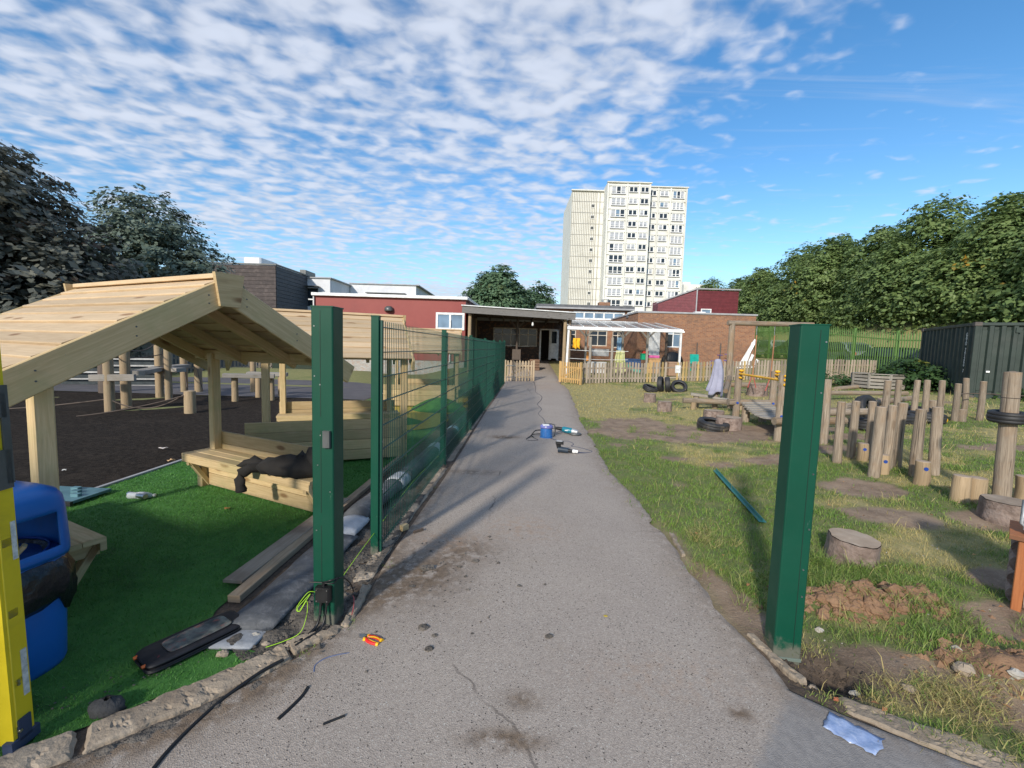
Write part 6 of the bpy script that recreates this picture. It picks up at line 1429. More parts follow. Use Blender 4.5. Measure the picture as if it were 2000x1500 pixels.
def cable_reel():
    t = thing('cable_reel', 'blue extension cable reel standing on the path with cable wound on it', 'cable reel', (.70, 8.42, .012), R(4)); blu = rough_mat('reel_cable', (.03, .14, .40), (.05, .20, .52), 9, .4, 60, .1, .002); lil = plain('reel_plastic', (.17, .18, .46), .45)
    m = MB(); m.lathe([(0, 0), (.125, 0), (.128, .008), (.125, .016), (.05, .018)], (0, 0, 0), 28); m.build('flange', blu, t)
    m = MB(); m.lathe([(.05, .19), (.122, .19), (.126, .20), (.122, .235), (.10, .25), (0, .25)], (0, 0, 0), 28); m.build('top_flange', lil, t)
    m = MB()
    for k in range(11): m.tube([(math.cos(a) * (.107 + .006 * math.sin(k * 2.1 + a)), math.sin(a) * .107, .028 + k * .0155) for a in np.linspace(0, 6.28, 25)[:-1]], .0085, 6, True)
    m.build('wound_cable', blu, t, kind='stuff')
    m = MB(); m.lathe([(.06, .016), (.06, .19)], (0, 0, 0), 18); m.build('drum', lil, t)
    m = MB(); m.tube([(.13, 0, .02), (.165, .0, .03), (.175, 0, .13), (.16, 0, .25), (.09, .0, .27), (.0, 0, .268), (-.06, 0, .262)], .011, 8); m.build('carry_handle', steel_grey, t)
    m = MB(); m.box((-.02, -.04, .256), (.12, .10, .02)); m.cyl((-.03, -.10, .225), (-.03, -.125, .225), .012, n=10); m.build('socket_panel', white_paint, t)
cable_reel()
def grinder():
    t = thing('angle_grinder', 'teal angle grinder with black handle and disc lying on the path beside the reel', 'angle grinder', (1.17, 8.78, .012), R(-22)); teal = plain('teal_tool_plastic', (.008, .17, .24), .4)
    m = MB(); m.tube([(-.27, 0, .105), (-.22, 0, .107), (-.15, 0, .10), (-.10, 0, .098)], lambda u: .030 + .010 * u, 12); m.build('rear_handle', black_plastic, t)
    m = MB(); m.tube([(-.115, 0, .098), (-.09, 0, .096), (.0, 0, .086), (.07, 0, .078), (.09, 0, .076)], lambda u: .050 + .012 * math.sin(u * 3.1), 14); m.build('motor_housing', teal, t)
    m = MB(); m.tube([(.085, 0, .076), (.11, 0, .074), (.17, 0, .068), (.20, 0, .062)], lambda u: .058 - .020 * u, 12); m.build('gear_head', plain('silver_casting', (.52, .53, .54), .4, .6), t)
    m = MB(); m.lathe([(0, -.004), (.115, -.004), (.115, .002), (0, .002)], (.17, 0, .018), 28); m.build('disc', black_plastic, t)
    m = MB(); m.lathe([(.04, .035), (.118, .034), (.122, .02), (.122, .008)], (.15, 0, .012), 28); m.build('guard', steel_grey, t)
    m = MB(); m.tube([(-.27, 0, .105), (-.33, .01, .09), (-.38, .0, .05), (-.42, -.02, .02)], .008, 6); m.build('flex', black_plastic, t)
    m = MB(); m.box((-.02, -.062, .09), (.06, .004, .016)); m.build('white_marking', white_paint, t)
grinder()
def drill():
    t = thing('cordless_drill', 'black cordless drill lying on its side on the path, nearest of the tools', 'drill', (.90, 7.16, .012), R(-10)); dk = plain('drill_dark_blue', (.025, .04, .06), .45)
    m = MB(); m.tube([(-.10, 0, .06), (-.06, 0, .062), (.02, 0, .055), (.07, 0, .05)], lambda u: .052 - .008 * u, 12); m.build('motor_body', dk, t)
    m = MB(); m.tube([(.07, 0, .05), (.11, 0, .047), (.14, 0, .045)], lambda u: .032 - .004 * u, 12); m.build('chuck', black_plastic, t); m = MB(); m.tube([(.142, 0, .045), (.185, 0, .044)], .030, 12); m.tube([(.185, 0, .044), (.23, 0, .042)], .024, 10); m.build('collar', white_paint, t)
    m = MB(); m.beam((-.08, .0, .08), (-.10, .01, .16), .055, .06); m.build('grip', black_plastic, t); m = MB(); m.box((-.075, 0, .175), (.13, .085, .05), 0, .008); m.build('battery', black_plastic, t); m = MB(); m.box((-.08, 0, .203), (.10, .06, .006)); m.build('battery_label', plain('label_grey', (.45, .46, .47), .5), t)
drill()
cable('extension_lead', 'thin dark extension lead winding up the path towards the gates', [(.70, 8.7, .02), (.66, 9.1, .014), (.78, 9.7, .015), (.80, 10.6, .015), (.72, 11.4, .016), (.86, 12.3, .02), (.80, 13.3, .022), (.98, 14.4, .026), (1.07, 15.5, .036), (.92, 16.7, .055), (1.0, 18.2, .085), (1.02, 19.6, .115), (1.05, 21.2, .15)], .011, plain('dark_lead', (.05, .055, .075), .6))
cable('reel_lead', 'black lead looping on the path left of the reel', [(.60, 8.45, .15), (.48, 8.40, .14), (.40, 8.36, .05), (.30, 8.16, .014), (.36, 8.06, .014), (.52, 8.12, .014), (.46, 8.3, .014), (.42, 8.45, .05), (.58, 8.42, .08)], .011, black_plastic)
cable('reel_lead', 'dark lead curving from the reel to the drill', [(.78, 8.28, .02), (.92, 8.12, .014), (1.10, 8.06, .014), (1.16, 7.86, .014), (1.10, 7.68, .014), (1.22, 7.60, .014), (1.40, 7.34, .014), (1.30, 7.22, .014), (1.14, 7.17, .03)], .009, plain('lead_blue_black', (.03, .045, .09), .5))
# torn blue plastic sheet at the bottom right
m = MB(); rr = random.Random(6); a, b, c, d = [Vector(v) for v in ((1.505, 1.905, 0), (1.60, 2.0, 0), (1.755, 1.85, 0), (1.645, 1.765, 0))]; nx, ny = 12, 6; vv = []
for i in range(nx + 1):
    for j in range(ny + 1):
        p = a.lerp(d, i / nx).lerp(b.lerp(c, i / nx), j / ny); e = .008 if (i in (0, nx) or j in (0, ny)) else .002
        vv.append((p.x + rr.uniform(-e, e), p.y + rr.uniform(-e, e), .014 + .005 * rr.random() + .006 * math.sin(i * 1.3) * math.sin(j)))
m.add(vv, [(i * (ny + 1) + j, (i + 1) * (ny + 1) + j, (i + 1) * (ny + 1) + j + 1, i * (ny + 1) + j + 1) for i in range(nx) for j in range(ny)], None, True)
o = m.build('plastic_sheet', rough_mat('pale_blue_plastic', (.25, .34, .56), (.34, .43, .64), 30, .22, 60, .5, .003, (.62, .68, .80), 24, .5)); md = o.modifiers.new('thick', 'SOLIDIFY'); md.thickness = .0012
tag(o, 'torn piece of pale blue plastic sheet lying on the dark tarmac', 'plastic sheet')
# ------------------------------------------------------------------ picket fence and its two gates
PICK_A, PICK_B = (3.15, 20.55, Hs(3.15, 20.55)), (18.3, 21.95, Hs(18.3, 21.95))
pk = picket('picket_fence', 'long weathered picket fence across the grass in front of the school', PICK_A, PICK_B, .148, skip=(4.35, 4.75))
pw2 = wood_mat('painted_pale', (.40, .27, .10), (.46, .32, .14), (.2, .12, .05), 16, .85, (.24, .26, .17), .7, .4, .25, .3)
pm2 = pale_mesh(); pm2.materials.append(pw2)
for i, c in enumerate([o for o in pk.children if o.name.startswith('pale')]):
    if i in (22, 23, 27, 29, 31, 32, 36, 38, 41, 52, 55): c.data = pm2
def gate(name, label, a, b, mat, hinge=False, h=.98):
    a, b = Vector(a), Vector(b); t = thing(name, label, 'gate', a, math.atan2(b.y - a.y, b.x - a.x)); L = (b - a).to_2d().length; n = int(L / .135)
    me = pale_mesh(h, .075); me.materials.append(mat)
    for i in range(n): link('pale', me, t, ((i + .5) * L / n, -.03, .03 + .015 * math.sin(i * 2)))
    for z in (.22, .76):
        m = MB(); m.box((L / 2, .005, z), (L, .04, .075)); m.build('rail', mat, t)
    m = MB(); m.beam((.06, .03, .24), (L - .06, .03, .76), .07, .03, (0, 1, 0)); m.build('brace', mat, t)
    for x in (-.05, L + .05):
        m = MB(); m.box((x, .02, .50), (.09, .09, 1.06)); m.build('post', mat, t)
    if hinge:
        for z in (.22, .76):
            m = MB(); m.box((.22, -.052, z), (.46, .006, .035)); m.build('hinge', steel, t)
gate('picket_gate', 'pale picket gate with steel hinges standing open left of the path end', (-.30, 20.75, .12), (.98, 21.1, .13), wood_mat('pale_gate_wood', (.46, .34, .21), (.54, .42, .28), (.3, .2, .1), 14, .8), True)
gate('picket_gate', 'golden wooden picket gate with diagonal brace standing ajar right of the path', (2.34, 21.1, .13), (3.1, 20.0, .13), gate_wood)
m = MB(); m.box((7.95, 20.93, Hs(8, 20.9) + .62), (.26, .012, .36), R(5.3)); nt = m.build('notice', white_paint); tag(nt, 'white paper notice fixed to the picket fence behind the tyres', 'sign')
m = MB(); m.tube([(7.87, 20.905, Hs(8, 20.9) + .60), (7.92, 20.908, Hs(8, 20.9) + .58), (7.97, 20.912, Hs(8, 20.9) + .60), (8.02, 20.915, Hs(8, 20.9) + .57)], .006, 5); m.build('mark', plain('grey_ink', (.4, .4, .42), .7), nt)

# ------------------------------------------------------------------ glazed veranda with things stored under it
vr = thing('glazed_veranda', 'white framed lean to veranda with clear roof sheets in front of the classrooms', 'veranda')
gzv = .38
m = MB(); m.box((5.68, 22.3, 2.84), (5.9, .09, .13)); m.build('eaves_beam', upvc, vr); m = MB(); m.beam((2.72, 22.24, 2.78), (8.66, 22.24, 2.78), .10, .08); m.build('gutter', upvc, vr)
m = MB(); m.beam((2.9, 25.95, 3.40), (7.3, 25.95, 3.40), .08, .12); m.build('back_beam', upvc, vr)
for x, y in ((2.80, 22.3), (8.52, 22.3)):
    m = MB(); m.beam((x - .06 if x < 5 else x, y, gzv - .2), (x, y, 2.80), .10, .10); m.build('post', upvc, vr)
for k in range(9):
    x = 2.85 + k * .71; m = MB(); m.beam((x, 22.32, 2.90), (x + (.0 if k < 7 else -.2), 25.93, 3.43), .045, .06); m.build('glazing_bar', upvc, vr)
for k in range(8):
    x = 2.85 + k * .71; m = MB(); v = [(x + .03, 22.33, 2.915), (x + .68, 22.33, 2.915), (x + .68, 25.9, 3.44), (x + .03, 25.9, 3.44)]; m.add(v + [(a, b, c + .008) for a, b, c in v], [(3, 2, 1, 0), (4, 5, 6, 7), (0, 1, 5, 4), (1, 2, 6, 5), (2, 3, 7, 6), (3, 0, 4, 7)]); m.build('roof_sheet', poly_sheet, vr)
vs2 = thing('timber_pergola', 'grey braced timber posts standing inside the glazed veranda', 'pergola')
for x, y in ((3.95, 23.8), (5.95, 23.8), (7.3, 23.8), (8.75, 25.0)):
    m = MB(); m.box((x, y, 1.6), (.11, .11, 2.7)); m.build('post', old_grey if x < 8 else dark_wood, vs2)
    if x < 8:
        for s_ in (-1, 1):
            m = MB(); m.beam((x, y, 2.45), (x + s_ * .42, y, 2.88), .07, .09); m.build('brace', old_grey, vs2)
m = MB(); m.box((5.9, 23.8, 2.93), (6.0, .10, .12)); m.build('beam', old_grey, vs2)
for i, (x, y, h, lb) in enumerate(((4.0, 22.6, 1.62, 'bare grey clothes line post under the veranda nearest the yellow cloth'), (5.15, 22.7, 1.55, 'second grey clothes line post left of the pale green cloth'))):
    t = thing('line_post', lb, 'post', (x, y, Hs(x, y) - .02)); m = MB(); m.cyl((0, 0, 0), (0, 0, h + .5), .075, .07, 12, .06, 2, .02); m.build('shaft', old_grey, t); m = MB(); m.cyl((0, -.07, h + .2), (0, -.11, h + .2), .012, n=8); m.build('hook', steel, t)
for z, n_ in ((1.72, 'upper'), (1.28, 'lower')):
    cable('clothes_line', 'thin white %s clothes line between the veranda posts' % n_, sag((2.85, 22.55, z), (6.0, 22.7, z), .03, 8), .012, white_paint, 'clothes line')
def hanging(name, label, x, y, z, w, h, mat, fold=5, seed=1, flare=.15, cat='cloth'):
    m = MB(); nx, nz = 24, 14; vv = []; rr = random.Random(seed)
    for j in range(nz + 1):
        t = j / nz
        for i in range(nx + 1):
            u = i / nx - .5; ww = w * (1 + flare * t); vv.append((x + u * ww + .01 * math.sin(j), y + .05 * math.sin(u * 2 * math.pi * fold) * (.4 + t) + .02 * math.sin(t * 5 + u * 9), z - h * t * (1 + .06 * math.sin(u * 11 + seed))))
    m.add(vv, [(j * (nx + 1) + i, (j + 1) * (nx + 1) + i, (j + 1) * (nx + 1) + i + 1, j * (nx + 1) + i + 1) for j in range(nz) for i in range(nx)], None, True)
    o = m.build(name, mat); md = o.modifiers.new('thick', 'SOLIDIFY'); md.thickness = .012; return tag(o, label, cat)
hanging('yellow_cloth', 'bright yellow cloth hanging from the line under the veranda', 3.26, 22.5, 2.32, .36, .52, yellow_cloth, 2, 3, .02)
hanging('green_cloth', 'pale yellow green cloth draped to the ground in the middle of the veranda', 5.62, 22.9, 1.75, .42, 1.15, lime_cloth, 3, 5, .7)
hanging('blue_apron', 'pale blue apron hanging on the middle pergola post', 5.75, 23.7, 2.45, .22, .75, plain('pale_blue_cloth', (.25, .40, .55), .9), 2, 7, .2)
# toys, boxes and furniture
def toybox(name, label, c, s_, mat, lid=None, cat='box', rz=0):
    t = thing(name, label, cat, c, rz); m = MB(); w, d, h = s_
    m.box((0, 0, h * .45), (w, d, h * .9), ch=.02); m.build('body', mat, t); m = MB(); m.box((0, 0, h * .95), (w + .03, d + .03, h * .1), ch=.01); m.build('lid', lid or mat, t); return t
P = {k: plain('toy_' + k, c, .5) for k, c in {'green': (.0, .32, .16), 'teal': (.01, .33, .26), 'pink': (.55, .10, .30), 'navy': (.03, .07, .17), 'red': (.5, .04, .03), 'orange': (.7, .28, .05), 'white': (.6, .6, .6), 'purple': (.10, .09, .33)}.items()}
zv = lambda x, y: Hs(x, y)
cardboard = plain('cardboard', (.46, .28, .13), .9)
toybox('cardboard_box', 'tall plain cardboard box standing in front of the white door', (7.75, 24.0, zv(7.75, 24)), (.62, .5, .82), cardboard)
toybox('toy_crate', 'green toy crate on top of the cardboard box edge', (7.25, 24.1, zv(7.25, 24) + .72), (.36, .3, .34), P['green'])
toybox('toy_crate', 'white and pink toy crate stacked at the right of the green crate', (7.72, 24.0, zv(7.75, 24) + .84), (.55, .4, .16), P['pink'], P['white'])
toybox('toy_crate', 'red toy tub above the green crate', (7.3, 24.1, zv(7.3, 24) + 1.07), (.3, .25, .14), P['red'])
toybox('wooden_crate', 'rough brown wooden crate by the right end post of the veranda', (8.45, 22.9, zv(8.45, 22.9)), (.62, .5, .72), wood_mat('crate_wood', (.33, .20, .13), (.42, .28, .18), (.2, .1, .05)))
toybox('toy_bench', 'low dark blue padded toy bench under the veranda', (6.6, 24.4, zv(6.6, 24.4)), (1.0, .5, .72), P['navy'])
toybox('toy_tray', 'pale tray table holding toys left of the green cloth', (4.6, 24.0, zv(4.6, 24)), (1.0, .6, .62), P['white'])
toybox('orange_shelf', 'small orange shelf box near the left clothes line post', (4.3, 24.9, zv(4.3, 24.9) + .55), (.35, .3, .5), P['orange'])
toybox('white_panel_box', 'white printed panel box below the classroom window', (4.95, 25.2, zv(5, 25.2) + .78), (1.15, .12, .42), P['white'])
def slide_toy():
    t = thing('toy_slide', 'small multicoloured toddler slide under the veranda', 'slide', (6.05, 23.6, zv(6, 23.6)))
    m = MB(); m.tube([(-.1, 0, .62), (.2, 0, .42), (.5, 0, .22), (.85, 0, .14)], .10, 8); m.build('chute', P['teal'], t)
    m = MB(); m.tube([(-.1, .12, .5), (.3, .12, .28), (.8, .12, .16)], .06, 6); m.build('side', P['orange'], t)
    for x in (-.1, .1):
        m = MB(); m.cyl((x, .05, 0), (x, .05, .55), .04); m.build('leg', P['red'], t)
slide_toy()
def chair_toy(name, label, x, y, mat, rz=0):
    t = thing(name, label, 'chair', (x, y, zv(x, y)), rz)
    m = MB(); m.beam((0, .18, .42), (0, .24, .95), .52, .05, (0, 1, 0)); m.build('backrest', mat, t); m = MB(); m.box((0, 0, .42), (.5, .45, .05)); m.build('seat', mat, t)
    for sx in (-.2, .2):
        for sy in (-.18, .18): m = MB(); m.beam((sx, sy, 0), (sx, sy, .4), .04, .04); m.build('leg', mat, t)
chair_toy('green_chair', 'turquoise green plastic chair against the brick wall behind the picket fence', 10.35, 24.6, P['teal'], R(8))
for i, (x, y, lb) in enumerate(((11.6, 25.0, 'purple metal framed trike left of the other behind the picket fence'), (12.35, 25.2, 'purple metal framed trike nearer the leaning boards'))):
    t = thing('trike', lb, 'tricycle', (x, y, zv(x, y)), R(20 + 30 * i), 'trikes against the brick wall')
    m = MB(); m.tube([(-.3, 0, .2), (-.1, 0, .45), (.25, 0, .40), (.32, 0, .85)], .025, 6); m.tube([(.32, -.2, .85), (.32, .2, .85)], .02, 6); m.build('frame', P['purple'], t)
    m = MB(); m.box((-.1, 0, .5), (.28, .2, .05)); m.build('seat', P['purple'], t)
    for wx, wy, r_ in ((.32, 0, .2), (-.32, -.2, .14), (-.32, .2, .14)):
        m = MB(); m.lathe([(r_ - .03, -.02), (r_, -.02), (r_, .02), (r_ - .03, .02)], (wx, wy, r_), 16, 'Y', True, True); m.build('wheel', black_plastic, t)
bars = thing('wall_bars', 'thin grey metal uprights fixed on the brick wall above the trikes', 'rack')
for x in (10.9, 12.3): m = MB(); m.cyl((x, 25.92, 1.2), (x, 25.92, 2.35), .03, n=8); m.build('upright', steel_grey, bars)
arch = MB(); arch.lathe([(0, -.14), (.60, -.14), (.62, -.10), (.62, .10), (.58, .14), (0, .14)], (0, 0, 0), 28, 'Y'); o = arch.build('round_board', black_plastic); o.location = (9.35, 25.6, 1.15); tag(o, 'large black round topped board leaning under the veranda window', 'board')
wp = thing('white_boards', 'bundle of long white boards leaning on the brick corner', 'boards')
for k, (x0, x1, z1) in enumerate(((12.9, 14.25, 2.55), (13.1, 14.3, 2.62), (13.35, 14.15, 2.45), (13.55, 14.2, 1.75), (13.8, 14.5, 1.45))): m = MB(); m.beam((x0, 25.3 + .05 * k, .55), (x1, 25.85, z1), .16, .03, (0, -1, .3)); m.build('board', white_paint, wp)

# ------------------------------------------------------------------ tyres and stumps on the grass
def tyre_mesh(ro=.31, w=.19, mat=black_rubber):
    ri = ro * .58; m = MB(); h = w / 2
    m.lathe([(ri, -h * .72), (ri + .015, -h * .95), (ro * .82, -h * 1.05), (ro * .95, -h * .92), (ro * .99, -h * .7), (ro, -h * .45), (ro - .003, -h * .42), (ro - .003, -h * .36), (ro, -h * .33), (ro + .002, 0), (ro, h * .33), (ro - .003, h * .36), (ro - .003, h * .42), (ro, h * .45), (ro * .99, h * .7), (ro * .95, h * .92), (ro * .82, h * 1.05), (ri + .015, h * .95), (ri, h * .72), (ri + .03, h * .55), (ro * .9, h * .5), (ro * .9, -h * .5), (ri + .03, -h * .55)], (0, 0, 0), 40, 'Z', True, True)
    me = m.mesh('tyre'); me.materials.append(mat); return me
TY, TYC = tyre_mesh(), tyre_mesh(.31, .19, tyre_clean)
def tyre(label, x, y, z, rot, me=TYC, group=None, sc=1): o = link('tyre', me, None, (x, y, z), rot); o.scale = (sc,) * 3; return tag(o, label, 'tyre', group)
g17 = Hs(6, 17.2)
tyre('old tyre lying nearly flat at the left end of the tyre heap', 5.50, 17.2, g17 + .12, (R(12), R(14), 0))
tyre('old tyre standing upright leaning on the flat one in the heap', 5.90, 17.25, g17 + .30, (R(86), 0, R(62)))
tyre('old tyre standing second upright in the middle of the heap', 6.18, 17.25, g17 + .29, (R(84), 0, R(72)))
tyre('old tyre tilted towards the path at the right end of the heap', 6.62, 17.2, g17 + .21, (R(48), R(-4), R(-6)), sc=1.02)
tyre('single worn car tyre lying flat on the bare soil with a muddy lower tread', 4.42, 9.42, Hs(4.42, 9.42) + .115, (R(9), R(3), 0), TY, sc=1.06)
def stump(label, x, y, r_, h, seed, tilt=0, mat=bark):
    t = thing('log_stump', label, 'stump', (x, y, Hs(x, y) - .03)); t.rotation_euler = (tilt, 0, rnd.uniform(0, 6)); m = MB(); rr = random.Random(seed); n = 26; k = [1 + .10 * (rr.random() - .5) for _ in range(n)]; vv = []; rings = 6
    for q in range(rings + 1):
        for i in range(n):
            a = 6.2832 * i / n; f = r_ * k[i] * (1 + .05 * (rr.random() - .5)) * (1.04 - .05 * q / rings); vv.append((f * math.cos(a), f * math.sin(a), (h + .03) * q / rings))
    m.add(vv, [(q * n + i, q * n + (i + 1) % n, (q + 1) * n + (i + 1) % n, (q + 1) * n + i) for q in range(rings) for i in range(n)], None, True); m.build('bark', mat, t)
    m = MB(); m.add([(x_ * .985, y_ * .985, z_ + .004 * rr.random() + .004) for x_, y_, z_ in vv[rings * n:]] + [(0, 0, h + .04)], [(i, (i + 1) % n, n) for i in range(n)]); m.build('cut_top', stump_top, t)
stump('large round log stump in the grass behind the right gate post', 2.98, 3.64, .185, .19, 1, R(3))
stump('log stump at the right edge in front of the palisade stubs', 5.20, 4.42, .20, .21, 2)
stump('small log stump in the grass nearest the path, below the tyre heap', 4.56, 14.3, .19, .28, 3)
stump('small log stump in front of the other, left of the balance beam', 4.30, 12.15, .19, .28, 4)
stump('log stump behind the single flat tyre', 4.97, 10.6, .23, .26, 5)
stump('log stump touching the right side of the single flat tyre', 4.82, 9.55, .26, .27, 6)
stump('log stump beyond the bridge rails near the picket fence', 8.95, 15.8, .33, .40, 7)

# ------------------------------------------------------------------ swing frame, bridge, beams
sf = thing('swing_frame', 'weathered log swing frame with long crossbeam and hanging ropes behind the bridge', 'swing')
for x, y in ((7.46, 15.0), (10.2, 15.25)):
    m = MB(); m.cyl((x, y, Hs(x, y) - .1), (x, y, 2.80), .10, .095, 14, .05, 3); m.build('post', grey_wood, sf)
m = MB(); m.cyl((7.3, 14.98, 2.80), (10.4, 15.27, 2.84), .085, .08, 14, .05, 3); m.build('crossbeam', grey_wood, sf)
for x, z0 in ((8.35, 1.05), (9.0, .95), (9.72, .9)):
    y = 15.0 + .085 * (x - 7.46); m = MB(); m.tube([(x, y, 2.74), (x, y, 2.5), (x + .01, y, 2.40)], .012, 5); m.build('chain', steel, sf); m = MB(); m.tube([(x + .01, y, 2.42), (x, y, 1.6), (x - .02, y, z0)], .022, 6); m.build('rope', plain('orange_rope_%d' % int(x * 10), (.36, .17, .09), .9), sf)
    m = MB(); 
    for s_ in (-1, 1): m.tube([(x - .02, y, z0 + .05), (x - .02 + s_ * .14, y, z0 - .45)], .018, 5)
    m.build('rope_strand', plain('red_rope_%d' % int(x * 10), (.42, .10, .08), .9), sf)
m = MB(); m.cyl((7.5, 15.8, .62), (11.6, 16.2, .68), .09, .085, 12, .06, 3); tag(m.build('ground_log', grey_wood), 'horizontal log rail behind the swing ropes near the picket fence', 'log')
m = MB(); m.cyl((7.42, 14.85, .95), (6.7, 13.6, .58), .075, .07, 12, .06, 2); tag(m.build('leaning_log', grey_wood), 'slanting log brace leaning against the left swing post', 'log')

br = thing('wobble_bridge', 'slatted wobble bridge between log posts with yellow handrails', 'bridge')
BP = [(5.45, 10.5, 1.42), (5.28, 8.40, 1.40), (6.42, 10.6, 1.42), (6.02, 8.15, 1.44)]
for x, y, h in BP[:2]: pass
posts = [(5.46, 10.50, 1.40), (5.20, 8.42, 1.36), (6.95, 11.2, 1.36), (5.78, 7.95, 1.42)]
posts = [(5.46, 10.5, 1.40), (6.35, 10.55, 1.36), (5.20, 8.35, 1.38), (6.12, 8.75, 1.38)]
for x, y, h in posts:
    m = MB(); m.cyl((x, y, Hs(x, y) - .1), (x + .01, y, h), .082, .078, 14, .05, 3, .015); p = m.build('post', grey_wood, br)
    m = MB(); m.cyl((x - .02, y - .078, .58), (x - .02, y - .095, .58), .028, n=12); m.build('blue_cap', blue_dark, p)
for (a, b) in ((posts[0], posts[2]), (posts[1], posts[3])):
    m = MB(); m.tube([(a[0], a[1], 1.28), (b[0], b[1], 1.27)], .026, 10); m.build('handrail', yellow_paint, br)
    for q in (a, b):
        m = MB()
        for dz in (-.09, 0, .08): m.lathe([(0, -.03), (.05, -.02), (.06, 0), (.05, .02), (0, .03)], (q[0] + .02, q[1] - .09, 1.28 + dz), 14)
        m.build('rail_bracket', yellow_paint, br)
for k in range(15):
    u = (k + .5) / 15; a = Vector(posts[0]).lerp(Vector(posts[2]), u); b = Vector(posts[1]).lerp(Vector(posts[3]), u); z = .60 - .16 * math.sin(math.pi * u) - .06 * u
    d = (b - a); a2 = a + d * .10; b2 = a + d * .90; m = MB(); m.beam((a2.x, a2.y, z), (b2.x, b2.y, z + .015), .115, .035); m.build('slat', old_grey, br)
for s_ in (.14, .86):
    m = MB(); m.tube([Vector((Vector(posts[0]).lerp(Vector(posts[2]), u) + (Vector(posts[1]).lerp(Vector(posts[3]), u) - Vector(posts[0]).lerp(Vector(posts[2]), u)) * s_).to_2d().to_3d()) + Vector((0, 0, .575 - .16 * math.sin(math.pi * u) - .06 * u)) for u in np.linspace(0, 1, 12)], .02, 6); m.build('chain', steel_grey, br)
m = MB(); m.cyl((5.0, 8.2, .50), (6.5, 8.4, .52), .075, .075, 12, .05); m.build('end_log', grey_wood, br); m = MB(); m.cyl((5.25, 10.5, .58), (6.5, 10.58, .58), .08, .08, 12, .05); m.build('end_log', grey_wood, br)
for x, y in ((5.62, 10.35), (6.0, 10.3)): m = MB(); m.cyl((x, y, 0), (x, y, .5), .09, .09, 10, .05); m.build('support_stub', grey_wood, br)

bb = thing('balance_beam', 'low log balance beam on short posts left of the wobble bridge', 'balance beam')
m = MB(); m.cyl((4.95, 12.5, .37), (7.1, 12.35, .37), .075, .08, 14, .05, 3); m.build('beam', grey_wood, bb)
for x in (5.25, 6.6): m = MB(); m.cyl((x, 12.47, -.05), (x, 12.47, .33), .08, .08, 12, .05); m.build('post', log_new, bb)
b3 = thing('log_steps', 'curved plank steps on stub posts beneath the lavender towel', 'stepping beam')
for a, b in (((5.35, 12.95, .52), (5.95, 12.75, .47)), ((5.9, 12.75, .47), (6.5, 12.5, .38))): m = MB(); m.beam(a, b, .22, .07); m.build('plank', old_grey, b3)
for x, y, h in ((5.5, 12.9, .5), (5.98, 12.72, 1.30), (6.35, 12.55, .4)): m = MB(); m.cyl((x, y, 0), (x, y, h), .08, .078, 12, .05, 2); m.build('post', grey_wood, b3)
def towel():
    m = MB(); n, k = 32, 18; vv = []
    for q in range(k + 1):
        t = q / k
        for i in range(n):
            a = 6.2832 * i / n; r_ = .078 + .035 * min(1, t * 3) + .085 * t * t; fold = 1 + (.20 * math.sin(a * 5 + 1) + .10 * math.sin(a * 9)) * min(1, t * 2.5)
            hh = 1.02 + .14 * math.sin(a + 2.6) - .22 * max(0, math.cos(a + 1.3)) ** 4
            x = r_ * fold * math.cos(a) * 1.05; y = r_ * fold * math.sin(a) * .8
            z = 1.56 - (t ** 1.1) * hh + (.03 * math.cos(t * 0) if q else 0); x += -.06 * t + .05 * math.sin(t * 3.0)
            if q == 0: x, y, z = .3 * x, .3 * y, 1.585
            if q == 1: z = 1.565; x, y = x * .85, y * .85
            vv.append((5.93 + x, 12.6 + y, z))
    m.add(vv, [(q * n + i, q * n + (i + 1) % n, (q + 1) * n + (i + 1) % n, (q + 1) * n + i) for q in range(k) for i in range(n)] + [tuple(range(n - 1, -1, -1))], None, True)
    o = m.build('towel', lav_cloth); md = o.modifiers.new('thick', 'SOLIDIFY'); md.thickness = .012; tag(o, 'pale lavender towel draped over the top of a log post', 'towel')
towel()
m = MB(); m.prism([(-.035, 0), (.035, 0), (.035, .006), (.006, .006), (.0, .035), (-.006, .035), (-.006, .006), (-.035, .006)], (2.97, 6.15, Hs(2.97, 6.15) + .035), (Vector((2.6, 4.33, 0)) - Vector((2.97, 6.15, 0))).normalized().cross(Vector((0, 0, 1))), Vector((0, 0, 1)), (Vector((2.6, 4.33, Hs(2.6, 4.33) + .035)) - Vector((2.97, 6.15, Hs(2.97, 6.15) + .035))).normalized(), 1.88)
tag(m.build('metal_strip', rough_mat('teal_green_strip', (.02, .14, .14), (.03, .18, .17), 4, .45, 90, .05, .001)), 'long teal green metal angle strip lying on the grass', 'metal strip')

# ------------------------------------------------------------------ upright log trail
LOG = 'upright logs of the stilt trail'
def log(label, x, y, top, r_, lean=0.0, mat=None, blue=False):
    g = Hs(x, y); t = thing('log_post', label, 'log post', (x, y, g - .06), 0, LOG); t.rotation_euler = (rnd.uniform(-.02, .02), lean, rnd.uniform(0, 6.28) if not blue else 0)
    m = MB(); h = top - g + .06; m.cyl((0, 0, 0), (0, 0, h), r_ * rnd.uniform(1.0, 1.08), r_ * rnd.uniform(.90, .98), 18, .05, 6, .006, rnd.uniform(-.018, .018)); m.build('shaft', mat or grey_wood, t)
    m = MB(); m.cyl((0, 0, h - .004), (0, 0, h + .006), r_ * .90, r_ * .86, 18, .03, 1, .006); m.build('log_end', stump_top, t)
    if blue: m = MB(); m.cyl((-r_ * .30, -r_ * .90, h - .08), (-r_ * .36, -r_ * 1.06, h - .08), .024, n=14); m.build('blue_cap', blue_dark, t)
    return t
